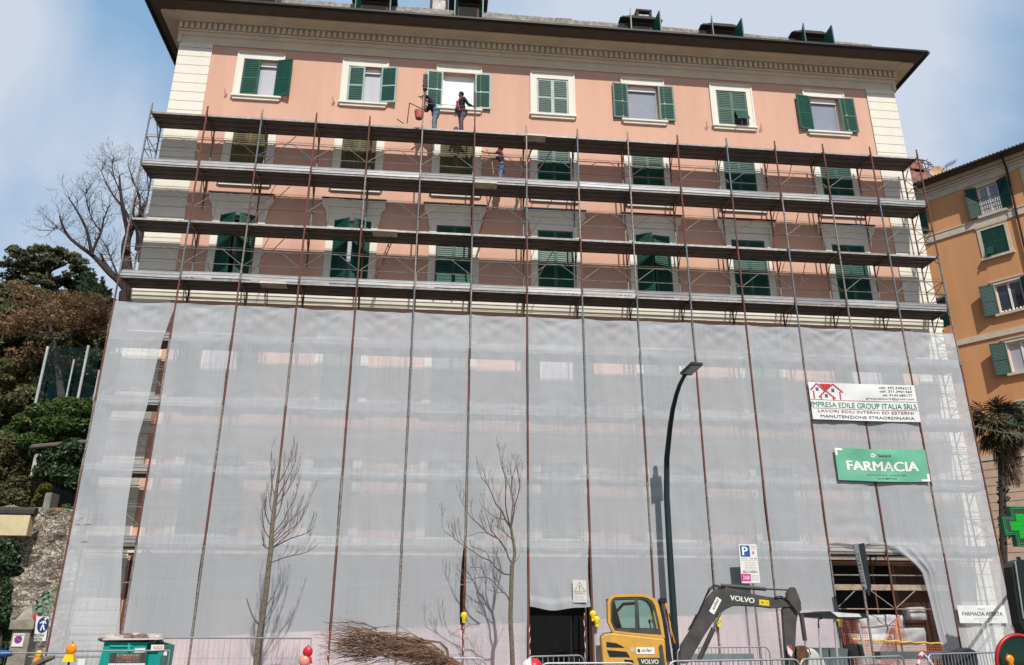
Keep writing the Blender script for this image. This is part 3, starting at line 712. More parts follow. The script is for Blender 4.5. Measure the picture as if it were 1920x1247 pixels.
text('Lun-Ven 8.30-19.30 / Sab 8.30-13.00', 25.7, 26.4, 1.865, 1.89, 0, M_bink, b3, to=T3); text('Tel. 0108372122', 25.85, 26.25, 1.80, 1.825, 0, M_bink, b3, to=T3)
# warning notice on the net over the door
wm = MB(); wm.box(13.84, 14.23, -.125, -.12, 2.28, 2.88, 0); wm_o = tag(wm.build('warning_notice', [mat('yellowed_paper', (0.60, 0.60, 0.58), 0.7)]), 'white paper notice with yellow warning triangle on the net above the doorway', 'sign')
tr_ = MB()
for a, b in (((13.88,2.56),(14.035,2.83)),((14.035,2.83),(14.19,2.56)),((14.19,2.56),(13.88,2.56))): stroke(tr_, a, b, .022, -.127)
tr_.build('triangle', mat('ochre_print', (0.45, 0.33, 0.14), 0.7), wm_o)
text('!', 14.02, 14.05, 2.60, 2.74, -.1275, M_ink, wm_o); text('ATTENZIONE', 13.88, 14.19, 2.49, 2.525, -.127, M_ink, wm_o)
for q in range(4): text('divieto di accesso', 13.89, 14.17-.03*(q % 2), 2.33+.036*q, 2.345+.036*q, -.127, M_ink, wm_o)

# ---------------------------------------------------------------- site lamps on the standards
def site_lamp(loc, label, lens, body, tape=True, group='round site lamps', yoff=-.07, facing=None):
    x, y, z = loc; t = thing('site_lamp', label, 'lamp', (x, y, z-.12), group)
    a = MB(); a.ell((x, y-.06, z), (.095, .045, .095), 14, 8); a.build('lens', lens, t, smooth=True)
    b = MB(); b.box(x-.045, x+.045, y-.09, y-.03, z-.19, z-.085); b.tube([(x, y-.06, z-.09), (x, y-.06, z-.06)], .05, 8)
    b.build('battery_box', body, t)
    c = MB(); c.tube([(x, y, z-.2), (x, y, z+.12)], .012, 5); c.build('bracket', M_grey, t)
    return t
for (bx, z, lens, nm) in ((6, 1.93, M_yellowp, 'yellow site lamp on the tube above the branch pile'), (8, 1.98, M_yellowp, 'yellow site lamp on the right jamb of the dark doorway'), (9, 1.93, M_yellowp, 'yellow site lamp seen through the digger cab glass'), (10, 1.84, M_yellowp, 'yellow lamp on the tube under the digger arm'), (12, 1.84, M_yellowp, 'yellow lamp on the left tube of the shop passage'), (15, 1.75, M_yellowp, 'yellow lamp on the rightmost scaffold tube')):
    site_lamp((bx*BW, -.03, z), nm, lens, M_yellowp)
site_lamp((8*BW+.10, -.06, 1.83), 'pale yellow lamp hanging just below another at the doorway jamb', M_yellowp, M_yellowp)
M_tape = bpy.data.materials.new('red_white_tape'); M_tape.use_nodes = True
tt = M_tape.node_tree; bb = tt.nodes['Principled BSDF']; co = tt.nodes.new('ShaderNodeTexCoord'); wv = tt.nodes.new('ShaderNodeTexWave'); wv.inputs['Scale'].default_value = 2.2; wv.bands_direction = 'DIAGONAL'
rp = tt.nodes.new('ShaderNodeValToRGB'); rp.color_ramp.interpolation = 'CONSTANT'; rp.color_ramp.elements[0].color = (.42,.04,.05,1); rp.color_ramp.elements[1].color = (.62,.60,.58,1); rp.color_ramp.elements[1].position = .5
tt.links.new(co.outputs['Object'], wv.inputs[0]); tt.links.new(wv.outputs[0], rp.inputs[0]); tt.links.new(rp.outputs[0], bb.inputs['Base Color'])
for x, z0, z1, nm in ((12.62, .2, 1.7, 'red and white tape wrapped on the left jamb tube of the doorway'), (14.16, .2, 2.0, 'red and white tape hanging inside the right jamb of the doorway'), (10.8, .2, 1.75, 'red tape wound on the tube right of the branch pile'), (7.2, .2, 1.1, 'red and white tape on the tube behind the branch pile')):
    s = MB(); pts = [(x+.012*math.sin(k*1.7), -.045+.01*math.cos(k*1.3), z0+(z1-z0)*k/16) for k in range(17)]; s.tube(pts, .012, 5)
    tag(s.build('barrier_tape', M_tape), nm, 'tape')

# ---------------------------------------------------------------- street lamp
t = thing('street_lamp', 'tall dark green curved street lamp standing in front of the netting', 'street lamp', (16.57, -.57, 0.13))
M_lampg = mat('dark_green_lamp_paint', (0.012, 0.028, 0.030), 0.4, var=0.1)
s = MB(); s.tube([(16.57,-.57,.13),(16.57,-.57,1.3),(16.57,-.57,2.7),(16.575,-.58,4.15),(16.58,-.61,5.2),(16.61,-.76,6.26),(16.67,-1.1,7.14),(16.71,-1.34,7.6),(16.76,-1.62,7.97),(16.80,-1.88,8.2),(16.85,-2.17,8.37),(16.87,-2.3,8.42)], [.10,.098,.095,.09,.086,.082,.075,.07,.065,.06,.055,.05], 16)
s.tube([(16.57,-.57,.13),(16.57,-.57,.5)], .14, 14); s.build('pole', M_lampg, t, smooth=True)
HA = Vector((.12,-.70,.10)); s = MB(); s.obox((16.93,-2.60,8.46), HA, Vector((.34,.06,0)), Vector((.0,.01,.07))); s.obox((16.87,-2.3,8.44), Vector((.04,-.22,.02)), (.16,.03,0), (0,0,.09))
s.build('lamp_head', M_lampg, t)
s = MB(); s.obox((16.935,-2.63,8.418), HA*.75, Vector((.27,.05,0)), Vector((0,0,.012))); s.build('lens', mat('lamp_lens', (.32,.33,.33), .3), t)

# ---------------------------------------------------------------- parking sign
t = thing('parking_sign', 'white parking rules sign with blue P square on a grey pole behind the digger arm', 'sign', (18.95, -.52, .13))
M_signw = mat('sign_white', (.66,.66,.64), .45, var=.02); M_blu = mat('sign_blue', (.012,.09,.36), .4, var=.05); M_mag = mat('sign_magenta', (.58,.04,.22), .45, var=.04)
def SB(x0, x1, z0, z1, d=0, m=M_signw, name='panel', mb=None):
    s = MB(); s.box(x0, x1, -.56-d, -.55, z0, z1); return s.build(name, m, t)
SB(18.60, 19.16, 2.80, 3.89, 0, mat('sign_grey_rim', (.35,.35,.35), .5)); SB(18.615, 19.145, 2.815, 3.875, .004)
SB(18.65, 18.93, 3.53, 3.84, .008, M_blu, 'blue_square'); text('P', 18.71, 18.86, 3.57, 3.80, -.571, M_white, t, bold=.03)
text('BLU AREA', 18.68, 19.10, 3.085, 3.15, -.567, M_ink, t, bold=.01)
SB(18.615, 18.885, 2.86, 3.06, .008, M_mag, 'magenta_square'); text('2160', 18.66, 18.84, 2.905, 3.01, -.571, M_white, t, bold=.01)
for q, s_ in enumerate(('zona', 'disco orario')): text(s_, 18.97, 19.11, 3.79-.055*q, 3.815-.055*q, -.567, M_ink, t)
SB(18.99, 19.06, 3.60, 3.68, .006, mat('sign_salmon', (.62,.25,.2), .5), 'coin_mark')
text('GIORNI FERIALI', 18.66, 18.85, 3.465, 3.485, -.567, M_ink, t); text('8-20', 18.93, 19.0, 3.46, 3.495, -.567, M_ink, t, bold=.02); text('8-20', 19.04, 19.11, 3.46, 3.50, -.567, M_ink, t, bold=.02)
SB(18.64, 19.12, 3.425, 3.43, .006, M_bred, 'rule_line')
for q in range(5): text('residenti e autorizzati pagamento', 18.72+.02*(q % 2), 19.08, 3.36-.045*q, 3.38-.045*q, -.567, M_ink, t)
for q in range(3): text('dalle ore 8 alle 20', 18.91, 19.11, 3.0-.055*q, 3.022-.055*q, -.567, M_ink, t)
s = MB(); s.tube([(18.95,-.52,.13),(18.95,-.52,3.9)], .03, 8); s.build('pole', M_grey, t)

# ---------------------------------------------------------------- direction sign boards seen from the side
t = thing('street_name_sign', 'pair of narrow street sign boards seen edge on, in front of the shop passage', 'sign', (22.05, -1.2, .13))
pf = [(21.698, 3.844), (21.925, 3.876), (21.984, 2.682), (21.821, 2.737)]
s = MB(); s.prism([(21.714, 3.844), (21.845, 3.875), (21.93, 2.639), (21.79, 2.737)], -1.24, -1.20); s.build('lettered_board', mat('grey_board', (.20,.20,.23), .5), t)
s = MB(); s.prism([(21.946, 3.87), (22.111, 3.901), (22.123, 2.715), (22.034, 2.46), (21.97, 2.544)], -1.12, -1.08); s.build('dark_board', mat('board_back', (.015,.02,.025), .4), t)
A_ = [(21.782, 3.626), (21.834, 2.766)]; 
for q, ch in enumerate('GARIBALDI'):
    u = (q+.5)/9; X = A_[0][0]+(A_[1][0]-A_[0][0])*u; Z = A_[0][1]+(A_[1][1]-A_[0][1])*u
    text(ch, X-.045, X+.045, Z-.035, Z+.03, -1.245, M_ink, t, bold=.02)
s = MB(); pa, pb = [(21.873, 3.283), (21.868, 0.697)]
s.tube([(pb[0],-1.15,.13),(pb[0],-1.15,3.6)], .032, 8); s.build('pole', M_grey, t)

# ---------------------------------------------------------------- dark doorway interior, shop passage things
t = thing('stacked_sheeting', 'pale plastic wrapped stack of material behind the orange mesh in the shop passage', 'building material', (23.3, .5, .13))
M_plast = mat('dusty_plastic_wrap', (.46,.46,.47), .5, var=.12, scale=3)
def lumpy(name, pts, m, parent, seed, r=.06):
    rr = random.Random(seed); V = []; F = []
    x0, x1, y0, y1, z0, z1 = pts; nx, nz = 16, 7
    for side in (0, 1):
        for j in range(nz+1):
            for k in range(nx+1):
                X = x0+(x1-x0)*k/nx; Z = z0+(z1-z0)*j/nz
                q = noise.noise(Vector((X*2.5, Z*7, seed)))*r; e = min(1, min(j, nz-j)*.8)
                V.append((X, (y0-q-.03*e) if side == 0 else y1, Z+q*.4))
    n = (nx+1)*(nz+1)
    for j in range(nz):
        for k in range(nx):
            a = j*(nx+1)+k; F += [(a,a+1,a+nx+2,a+nx+1),(n+a,n+a+nx+1,n+a+nx+2,n+a+1)]
    for k in range(nx): a = nz*(nx+1)+k; F.append((a, a+1, n+a+1, n+a))
    for j in range(nz): a = j*(nx+1); F.append((a, a+nx+1, n+a+nx+1, n+a)); a += nx; F.append((a, n+a, n+a+nx+1, a+nx+1))
    mb = MB(); mb.add(V, F); return mb.build(name, m, parent, smooth=True)
lumpy('bundle', (22.2,24.3,.25,.8,.14,1.45), M_plast, t, 1); lumpy('bundle', (22.5,23.9,.5,.95,1.45,1.98), M_plast, t, 2); lumpy('bundle', (23.4,24.3,.2,.7,1.2,1.62), mat('grey_wrap', (.36,.36,.37), .6), t, 5)
lumpy('bag', (23.9,24.4,.15,.5,1.85,2.2), mat('white_bag', (.42,.41,.40), .7), t, 9)
def mesh_fence(name, label, outline_fn, x0, x1, z0, z1, y, n=(16, 14), m=M_ora, tw=.0065):
    """open plastic mesh built as crossing strips"""
    s = MB(); nx, nz = n
    for k in range(nx+1):
        tx = k/nx; pts = [outline_fn(tx, j/nz) for j in range(nz+1)]; s.tube(pts, tw, 3, cap=False)
    for j in range(nz+1):
        tz = j/nz; pts = [outline_fn(k/nx, tz) for k in range(nx+1)]; s.tube(pts, tw, 3, cap=False)
    return tag(s.build(name, m), label, 'mesh fence', 'orange plastic mesh in the shop passage')
q1 = [(21.564, 1.829), (22.248, 1.802), (22.315, 1.135), (21.586, 1.136)]
def bil(q, y, wav=.03):
    def f(tx, tz):
        a = Vector(q[3])*(1-tx)+Vector(q[2])*tx; b = Vector(q[0])*(1-tx)+Vector(q[1])*tx; p = a*(1-tz)+b*tz
        return (p[0], y+wav*math.sin(tx*9+tz*4), p[1])
    return f
mesh_fence('orange_mesh', 'upright orange plastic mesh panel beside the left tube of the passage', bil(q1, -.2), 0,0,0,0,0, (12,14))
q2 = [(23.271, 1.934), (23.352, 1.935), (23.47, 1.162), (22.723, 1.191)]
mesh_fence('orange_mesh', 'orange plastic mesh pulled up to a peak on the middle tube of the passage', bil(q2, -.2, .05), 0,0,0,0,0, (12,16))
q3 = [(21.7,1.32),(24.45,1.2),(24.45,.3),(21.7,.3)]
mesh_fence('orange_mesh', 'long low orange mesh strip with yellow top edge across the passage', bil(q3, -.35), 0,0,0,0,0, (46,14))
s = MB(); s.tube([(21.7+2.75*k/20, -.37+.02*math.sin(k), 1.33-.12*k/20+.018*math.sin(k*2.1)) for k in range(21)], .022, 5); tag(s.build('yellow_cord', mat('yellow_cord_mat', (.75,.5,.08), .6)), 'yellow cord threaded along the top of the low orange mesh', 'cord')

# ---------------------------------------------------------------- pedestrian barriers
M_barr = mat('galvanised_barrier', (.42,.44,.45), .45, metal=.5, var=.12)
def barrier(a, b, label, h=1.1):
    a, b = Vector((*a[:2], 0)), Vector((*b[:2], 0)); d = b-a; Lb = d.length
    t = thing('crowd_barrier', label, 'barrier', a, 'steel pedestrian barriers', math.atan2(d.y, d.x))
    r_ = .17; s = MB(); pts = [(0,0,.2),(0,0,h-r_)]
    for k in range(1, 6): pts.append((r_-r_*math.cos(k*math.pi/12), 0, h-r_+r_*math.sin(k*math.pi/12)))
    pts.append((r_,0,h)); pts += [(Lb-r_,0,h)]
    for k in range(1, 6): pts.append((Lb-r_+r_*math.sin(k*math.pi/12), 0, h-r_+r_*math.cos(k*math.pi/12)))
    pts += [(Lb,0,h-r_),(Lb,0,.2)]; s.tube(pts, .02, 8); s.tube([(0,0,.2),(Lb,0,.2)], .016, 6); s.build('frame', M_barr, t, smooth=True, local=True)
    s = MB(); n = int(Lb/.125)
    for k in range(1, n): s.tube([(Lb*k/n,0,.2),(Lb*k/n,0,h-.005 if r_ < Lb*k/n < Lb-r_ else h-.06)], .0085, 5)
    s.build('bars', M_barr, t, local=True)
    for x in (.3, Lb-.3):
        s = MB(); s.box(x-.03, x+.03, -.28, .28, 0.01, .04); s.tube([(x,0,.04),(x,0,.2)], .015, 5); s.build('foot', M_barr, t, local=True)
    return t
barrier((14.357, -7.351, 1.1), (17.262, -6.659, 1.1), 'steel barrier with rounded corners in front of the digger arm')
barrier((17.262, -6.659, 1.1), (20.241, -5.353, 1.1), 'steel barrier in front of the small canopied machine')
barrier((21.277, -4.575, 1.1), (24.532, -3.141, 1.1), 'steel barrier at the right in front of the dark bag')
barrier((11.9,-5.4), (13.25,-4.75), 'steel barrier across the foot of the dark doorway')
barrier((16.2,-1.9), (18.9,-1.3), 'steel barrier against the netting behind the digger arm', 1.16)
barrier((11.822, -7.969, 1.1), (13.624, -7.972, 1.1), 'steel barrier in front of the digger body, mostly below the frame')
barrier((9.6,-3.2), (11.2,-3.3), 'steel barrier at the foot of the slender forked tree', .98)

# ---------------------------------------------------------------- mini excavator
ex = thing('mini_excavator', 'yellow compact excavator with dark grey arm parked in front of the netting', 'excavator', (14.4, -5.0, 0.0))
M_yel = mat('machine_yellow', (0.68, 0.36, 0.045), 0.42, var=0.12, scale=4, col2=(0.50, 0.29, 0.07)); M_dg = mat('dark_grey_machine_paint', (0.035, 0.035, 0.038), 0.5, var=0.3, scale=4, col2=(0.075, 0.068, 0.06))
M_cg = bpy.data.materials.new('green_tinted_cab_glass'); M_cg.use_nodes = True; tt = M_cg.node_tree; b_ = tt.nodes['Principled BSDF']
tr2 = tt.nodes.new('ShaderNodeBsdfTransparent'); tr2.inputs[0].default_value = (.80,.93,.90,1); gl = tt.nodes.new('ShaderNodeBsdfGlossy'); gl.inputs['Roughness'].default_value = .03; mxs = tt.nodes.new('ShaderNodeMixShader'); fr_ = tt.nodes.new('ShaderNodeFresnel')
tt.links.new(fr_.outputs[0], mxs.inputs[0]); tt.links.new(tr2.outputs[0], mxs.inputs[1]); tt.links.new(gl.outputs[0], mxs.inputs[2]); tt.links.new(mxs.outputs[0], tt.nodes['Material Output'].inputs[0])
YN, YF = -5.75, -4.25
def ring(outer, inner, y0, y1, m=0):
    s = MB(); n = len(outer)
    for y, fl in ((y0, 0), (y1, 1)):
        s.v += [(x, y, z) for x, z in outer] + [(x, y, z) for x, z in inner]
    for k in range(n):
        j = (k+1) % n
        s.f += [(k, j, n+j, n+k), (2*n+k, 3*n+k, 3*n+j, 2*n+j), (k, 2*n+k, 2*n+j, j), (n+k, n+j, 3*n+j, 3*n+k)]; s.mi += [m]*4
    return s
OUT = [(13.566, 1.79), (13.576, 2.193), (13.621, 2.289), (13.727, 2.338), (14.051, 2.353), (14.364, 2.357), (14.524, 2.315), (14.637, 2.251), (14.711, 2.144), (14.771, 1.824), (14.805, 1.467), (14.146, 1.53), (13.671, 1.576)]
INN = [(13.63, 1.79), (13.64, 2.15), (13.67, 2.236), (13.753, 2.283), (14.048, 2.293), (14.361, 2.295), (14.487, 2.266), (14.576, 2.208), (14.629, 2.122), (14.691, 1.824), (14.735, 1.535), (14.148, 1.571), (13.707, 1.618)]
INN2 = [(13.669, 1.79), (13.683, 2.129), (13.709, 2.198), (13.78, 2.242), (14.046, 2.252), (14.347, 2.254), (14.45, 2.234), (14.528, 2.181), (14.581, 2.1), (14.645, 1.824), (14.668, 1.656), (14.153, 1.66), (13.732, 1.665)]
cabn = ring(OUT, INN, YN, YN+.07); cab_f = ring(OUT, INN, YF-.5, YF-.43)
n = len(OUT)
roofn = MB()
for k in range(0, 9):
    j = k+1
    roofn.add([(OUT[k][0],YN+.07,OUT[k][1]),(OUT[j][0],YN+.07,OUT[j][1]),(OUT[j][0],YF-.5,OUT[j][1]),(OUT[k][0],YF-.5,OUT[k][1]),
               (INN[k][0],YN+.07,INN[k][1]),(INN[j][0],YN+.07,INN[j][1]),(INN[j][0],YF-.5,INN[j][1]),(INN[k][0],YF-.5,INN[k][1])], [(0,3,2,1),(4,5,6,7)] if 1 <= k <= 7 else [])
cab = MB(); cab.add(cabn.v, cabn.f); cab.add(cab_f.v, cab_f.f); cab.add(roofn.v, roofn.f); cabo = cab.build('cab', M_yel, ex)
dr = ring(INN, INN2, YN+.012, YN+.06); dr2 = ring(INN, INN2, YF-.49, YF-.44); s = MB(); s.add(dr2.v, dr2.f); s.build('door_frame', M_dg, cabo); s = MB(); s.add(dr.v, dr.f)
pxa = [(14.185, 2.259), (14.254, 2.26), (14.244, 1.655), (14.164, 1.655)]; s.prism(pxa, YN+.015, YN+.05); s.build('door_frame', M_dg, cabo)
gl_ = MB(); gl_.prism(INN2, YN+.03, YN+.038); gl_.build('window_glass', M_cg, cabo); gl_ = MB(); gl_.prism(INN2, YF-.47, YF-.462); gl_.build('window_glass', M_cg, cabo)
# front windscreen pillars (dark) + seat + levers
fp = MB(); fpo = [(14.694, 2.24), (14.771, 2.176), (14.867, 1.698), (14.934, 1.023), (14.798, 1.023), (14.805, 1.467), (14.771, 1.824)]; fp.prism(fpo, YN, YN+.08); fp.prism(fpo, YF-.55, YF-.45)
fp.prism([(14.73, 2.262), (14.871, 2.273), (14.901, 2.198), (14.805, 2.155), (14.76, 2.176)], YN-.05, YN+.3)
fp.tube([(v[0], YN-.06, v[1]) for v in [(14.843, 2.198), (14.873, 1.963), (14.909, 1.645), (14.952, 1.28)]], .016, 5)
fp.tube([(v[0], YN+.3, v[1]) for v in [(14.958, 1.964), (15.026, 1.589), (15.064, 1.304)]], .016, 5)
fp.build('windscreen_post', M_black, cabo)
hb = MB(); hb.tube([(v[0], YN-.08, v[1]) for v in [(14.877, 2.1), (14.896, 1.962), (14.943, 1.646), (15.004, 1.376)]], .012, 5); hb.ell(([(14.865, 2.1)][0][0], YN-.08, [(14.865, 2.1)][0][1]), (.03,.03,.07), 8, 6); hb.build('orange_marker', M_amber, cabo)
sx, szz = [(14.015, 1.559)][0]
st = MB(); st.add([(sx-.32,-5.25,szz-.1),(sx+.25,-5.25,szz-.1),(sx+.2,-5.25,szz+.05),(sx-.12,-5.25,szz+.1),(sx-.28,-5.25,szz+.72),(sx-.45,-5.25,szz+.70)]+[(sx-.32,-4.8,szz-.1),(sx+.25,-4.8,szz-.1),(sx+.2,-4.8,szz+.05),(sx-.12,-4.8,szz+.1),(sx-.28,-4.8,szz+.72),(sx-.45,-4.8,szz+.70)],
   [(0,1,2,3,4,5),(11,10,9,8,7,6)]+[(i,i+6,(i+1)%6+6,(i+1)%6) for i in range(6)]); st.build('seat', mat('dark_seat_fabric', (.05,.05,.055), .9), cabo)
st = MB(); st.tube([(sx-.30,-4.9,szz+.05),(sx-.26,-4.9,szz+.40),(sx-.05,-4.9,szz+.60),(sx+.28,-4.9,szz+.62)], .035, 6); st.box(sx+.22, sx+.30, -4.92, -4.86, szz-.1, szz+.62); st.build('rear_frame', M_black, cabo)
lv = MB(); lv.tube([(sx+.55,-5.4,szz-.1),(sx+.5,-5.4,szz+.2)], .015, 5); lv.ell((sx+.5,-5.4,szz+.24), (.03,.03,.05), 6, 5); lv.tube([(sx+.1,-5.4,szz-.05),(sx+.45,-5.42,szz+.02)], .03, 5); lv.build('control_lever', M_black, cabo)
BOD = [(13.39, 1.478), (13.477, 1.545), (13.671, 1.571), (14.146, 1.524), (14.697, 1.473), (14.799, 1.462), (14.816, 0.952), (14.801, 0.739), (13.446, 0.744), (13.412, 1.027)]
s = MB(); s.prism(BOD, YN-.02, YF+.1); bd = s.build('body', M_yel, ex)
bd.modifiers.new('b', 'BEVEL').width = .03
s = MB(); cx_ = BOD[-1][0]; s.box(cx_-.12, cx_+.10, YN+.02, YF+.06, .55, 1.28); s.build('counterweight', M_dg, ex)
s = MB(); s.prism([(13.521, 1.396), (13.734, 1.371), (13.823, 1.334), (13.911, 1.284), (13.517, 1.297)], YN-.03, YN-.01); s.prism([(13.526, 1.237), (13.947, 1.207), (14.026, 1.104), (13.577, 1.107)], YN-.03, YN-.01)
s.prism([(13.889, 1.057), (14.079, 1.047), (14.109, 0.965), (13.929, 0.966)], YN-.03, YN-.01); s.build('vent', M_black, bd)
s = MB(); s.prism([(14.177, 1.092), (14.681, 1.097), (14.706, 0.802), (14.268, 0.803)], YN-.03, YN-.015); s.prism([(14.661, 1.313), (14.697, 1.354), (14.736, 1.333), (14.773, 0.954), (14.694, 0.954)], YN-.045, YN-.02); s.build('dark_panel', M_dg, bd)
v_ = [(14.258, 0.976), (14.63, 1.061)]; text('VOLVO', v_[0][0], v_[1][0], v_[0][1], v_[1][1], YN-.034, M_white, bd, bold=.03)
v_ = [(14.162, 1.164), (14.56, 1.292)]; s = MB(); s.box(v_[0][0], v_[1][0], YN-.028, YN-.02, v_[0][1], v_[1][1]); s.build('sticker', M_white, bd)
wd = v_[1][0]-v_[0][0]; hd = v_[1][1]-v_[0][1]
text('as', v_[0][0]+wd*.3, v_[0][0]+wd*.52, v_[0][1]+hd*.35, v_[0][1]+hd*.68, YN-.031, M_bred, bd, slant=.3, bold=.02); text('fer', v_[0][0]+wd*.55, v_[0][0]+wd*.86, v_[0][1]+hd*.35, v_[0][1]+hd*.8, YN-.031, M_ink, bd, slant=.3, bold=.02)
s = MB(); s.box(v_[0][0]+wd*.07, v_[0][0]+wd*.22, YN-.031, YN-.027, v_[0][1]+hd*.25, v_[0][1]+hd*.75); s.build('sticker_mark', M_ink, bd)
v_ = [(14.04, 1.206), (14.134, 1.282)]; s = MB(); s.box(v_[0][0], v_[1][0], YN-.026, YN-.02, v_[0][1], v_[1][1]); s.build('sticker', mat('pale_sticker', (.55,.5,.36), .5), bd)
# undercarriage
for y0 in (YN+.05, YF-.45):
    s = MB(); n_ = 16; cx0, cx1, cz, r_ = 13.7, 15.6, .30, .28
    pr_ = [(cx0+r_*math.cos(math.pi/2+k*math.pi/8), cz+r_*math.sin(math.pi/2+k*math.pi/8)) for k in range(9)] + [(cx1+r_*math.cos(-math.pi/2+k*math.pi/8), cz+r_*math.sin(-math.pi/2+k*math.pi/8)) for k in range(9)]
    s.prism(pr_, y0, y0+.38); s.build('track', M_black, ex)
s = MB(); s.tube([(14.6,-5.0,.4),(14.6,-5.0,.66)], .4, 16); s.box(13.9, 15.3, -5.4, -4.6, .3, .5); s.build('turntable', M_dg, ex)
# boom, arm
s = MB(); s.prism([(15.216, 1.321), (15.441, 1.604), (15.633, 1.892), (15.8, 2.149), (15.911, 2.307), (16.031, 2.416), (16.148, 2.49), (16.263, 2.525), (16.469, 2.481), (16.796, 2.391), (17.235, 2.314), (17.716, 2.265), (17.734, 2.1), (17.332, 2.07), (16.928, 2.114), (16.632, 2.123), (16.447, 2.118), (16.281, 2.05), (16.137, 1.949), (15.95, 1.759), (15.761, 1.528), (15.585, 1.288), (15.437, 1.083), (15.344, 0.955), (15.154, 0.955)], -5.12, -4.88); boom = s.build('boom', M_dg, ex)
boom.modifiers.new('b', 'BEVEL').width = .012
s = MB(); s.prism([(17.803, 2.512), (17.896, 2.506), (17.951, 2.34), (17.984, 2.203), (17.977, 2.048), (17.872, 1.909), (17.831, 1.777), (17.747, 1.3), (17.678, 0.744), (17.501, 0.745), (17.517, 1.326), (17.553, 2.046), (17.671, 2.156), (17.699, 2.396)], -5.09, -4.91); arm = s.build('arm', M_dg, ex)
arm.modifiers.new('b', 'BEVEL').width = .01
def rod(name, pts, r_, m, par, y=-5.0): 
    s = MB(); s.tube([(p[0], y, p[1]) for p in pts], r_, 10); return s.build(name, m, par, smooth=False)
M_chr = mat('bright_steel_rod', (.75,.76,.78), .15, metal=1.0, var=.03)
rod('cylinder', [(16.24, 2.548), (17.253, 2.474)], .042, M_dg, boom); rod('cylinder_rod', [(17.253, 2.474), (17.764, 2.454)], .018, M_dg, boom)
rod('cylinder', [(15.583, 1.038), (15.957, 1.662)], .055, M_dg, boom, -5.2); rod('cylinder_rod', [(15.957, 1.662), (16.141, 1.97)], .024, M_chr, boom, -5.2)
rod('cylinder', [(17.98, 1.976), (17.996, 1.418)], .05, M_dg, arm); rod('cylinder_rod', [(17.996, 1.418), (17.934, 1.035)], .022, M_chr, arm)
for q, pts in enumerate(([(15.655, 1.969), (15.826, 2.282), (15.941, 2.486), (16.07, 2.555), (16.191, 2.533), (16.313, 2.522)], [(15.688, 2.013), (15.845, 2.293), (15.969, 2.463), (16.097, 2.52), (16.241, 2.487)], [(17.394, 2.289), (17.522, 2.324), (17.641, 2.279), (17.75, 2.155), (17.854, 1.998)], [(17.416, 2.266), (17.543, 2.29), (17.659, 2.222), (17.766, 2.087), (17.876, 1.975)], [(15.43, 1.639), (15.54, 1.814), (15.648, 1.969), (15.734, 2.125)], [(15.392, 1.617), (15.486, 1.748), (15.61, 1.947)])):
    s = MB(); s.tube([(p[0], -5.14+.02*(q % 2), p[1]) for p in pts], .014, 6); s.build('hose', M_black, boom)
v_ = [(16.363, 2.183), (16.948, 2.326)]; 
import math as _m
def slant_text(s_, a, b, h, m, par, y, bold=.02):
    a, b = Vector(a), Vector(b); d = (b-a); Ld = d.length; d.normalize(); n_ = Vector((-d.y, d.x))
    return text(s_, 0, Ld, 0, h, 0, m, par, bold=bold, to=lambda X, Z: (a.x+d.x*X+n_.x*Z, y, a.y+d.y*X+n_.y*Z))
slant_text('VOLVO', *[(16.399, 2.239), (16.932, 2.174)], .105, M_white, boom, -5.124, .04)
def slant_box(a, b, h, m, par, y, nm='sticker'):
    a, b = Vector(a), Vector(b); d = (b-a); Ld = d.length; d.normalize(); n_ = Vector((-d.y, d.x)); P = [a, b, b+n_*h, a+n_*h]
    s = MB(); s.prism([(p.x, p.y) for p in P], y-.003, y); return s.build(nm, m, par)
slant_box(*[(17.039, 2.141), (17.259, 2.119)], .115, mat('warning_yellow', (.80,.60,.01), .5), boom, -5.121)
slant_text('A  \u2022', *[(17.08, 2.175), (17.226, 2.158)], .045, M_ink, boom, -5.127)
slant_box(*[(16.006, 1.942), (16.203, 2.244)], .125, M_white, boom, -5.121)
slant_text('asfer', *[(16.014, 2.036), (16.156, 2.261)], .06, M_ink, boom, -5.127)
s = MB(); s.prism([(17.747, 1.297), (17.946, 1.319), (17.985, 1.144), (17.897, 0.743), (17.678, 0.744)], -5.2, -4.8); s.build('bucket_link', mat('rusty_brown_steel', (.16,.075,.035), .85, var=.3, scale=10), arm)
s = MB(); s.prism([(17.53, 1.347), (17.626, 1.336), (17.646, 1.206), (17.61, 1.109), (17.539, 1.12)], -5.22, -5.18); hg = tag(s.build('hanging_tag', M_tape), 'small red and white reflective tag hanging from the digger arm', 'tag')
EXR = math.radians(-11); ex.rotation_euler = (0, 0, EXR); ex.location.x += .14; ex.scale = (.95, 1, 1)
hg.matrix_world = Matrix.Translation((14.54, -5.0, 0)) @ Matrix.Rotation(EXR, 4, 'Z') @ Matrix.Diagonal((.95, 1, 1, 1)) @ Matrix.Translation((-14.4, 5.0, 0))

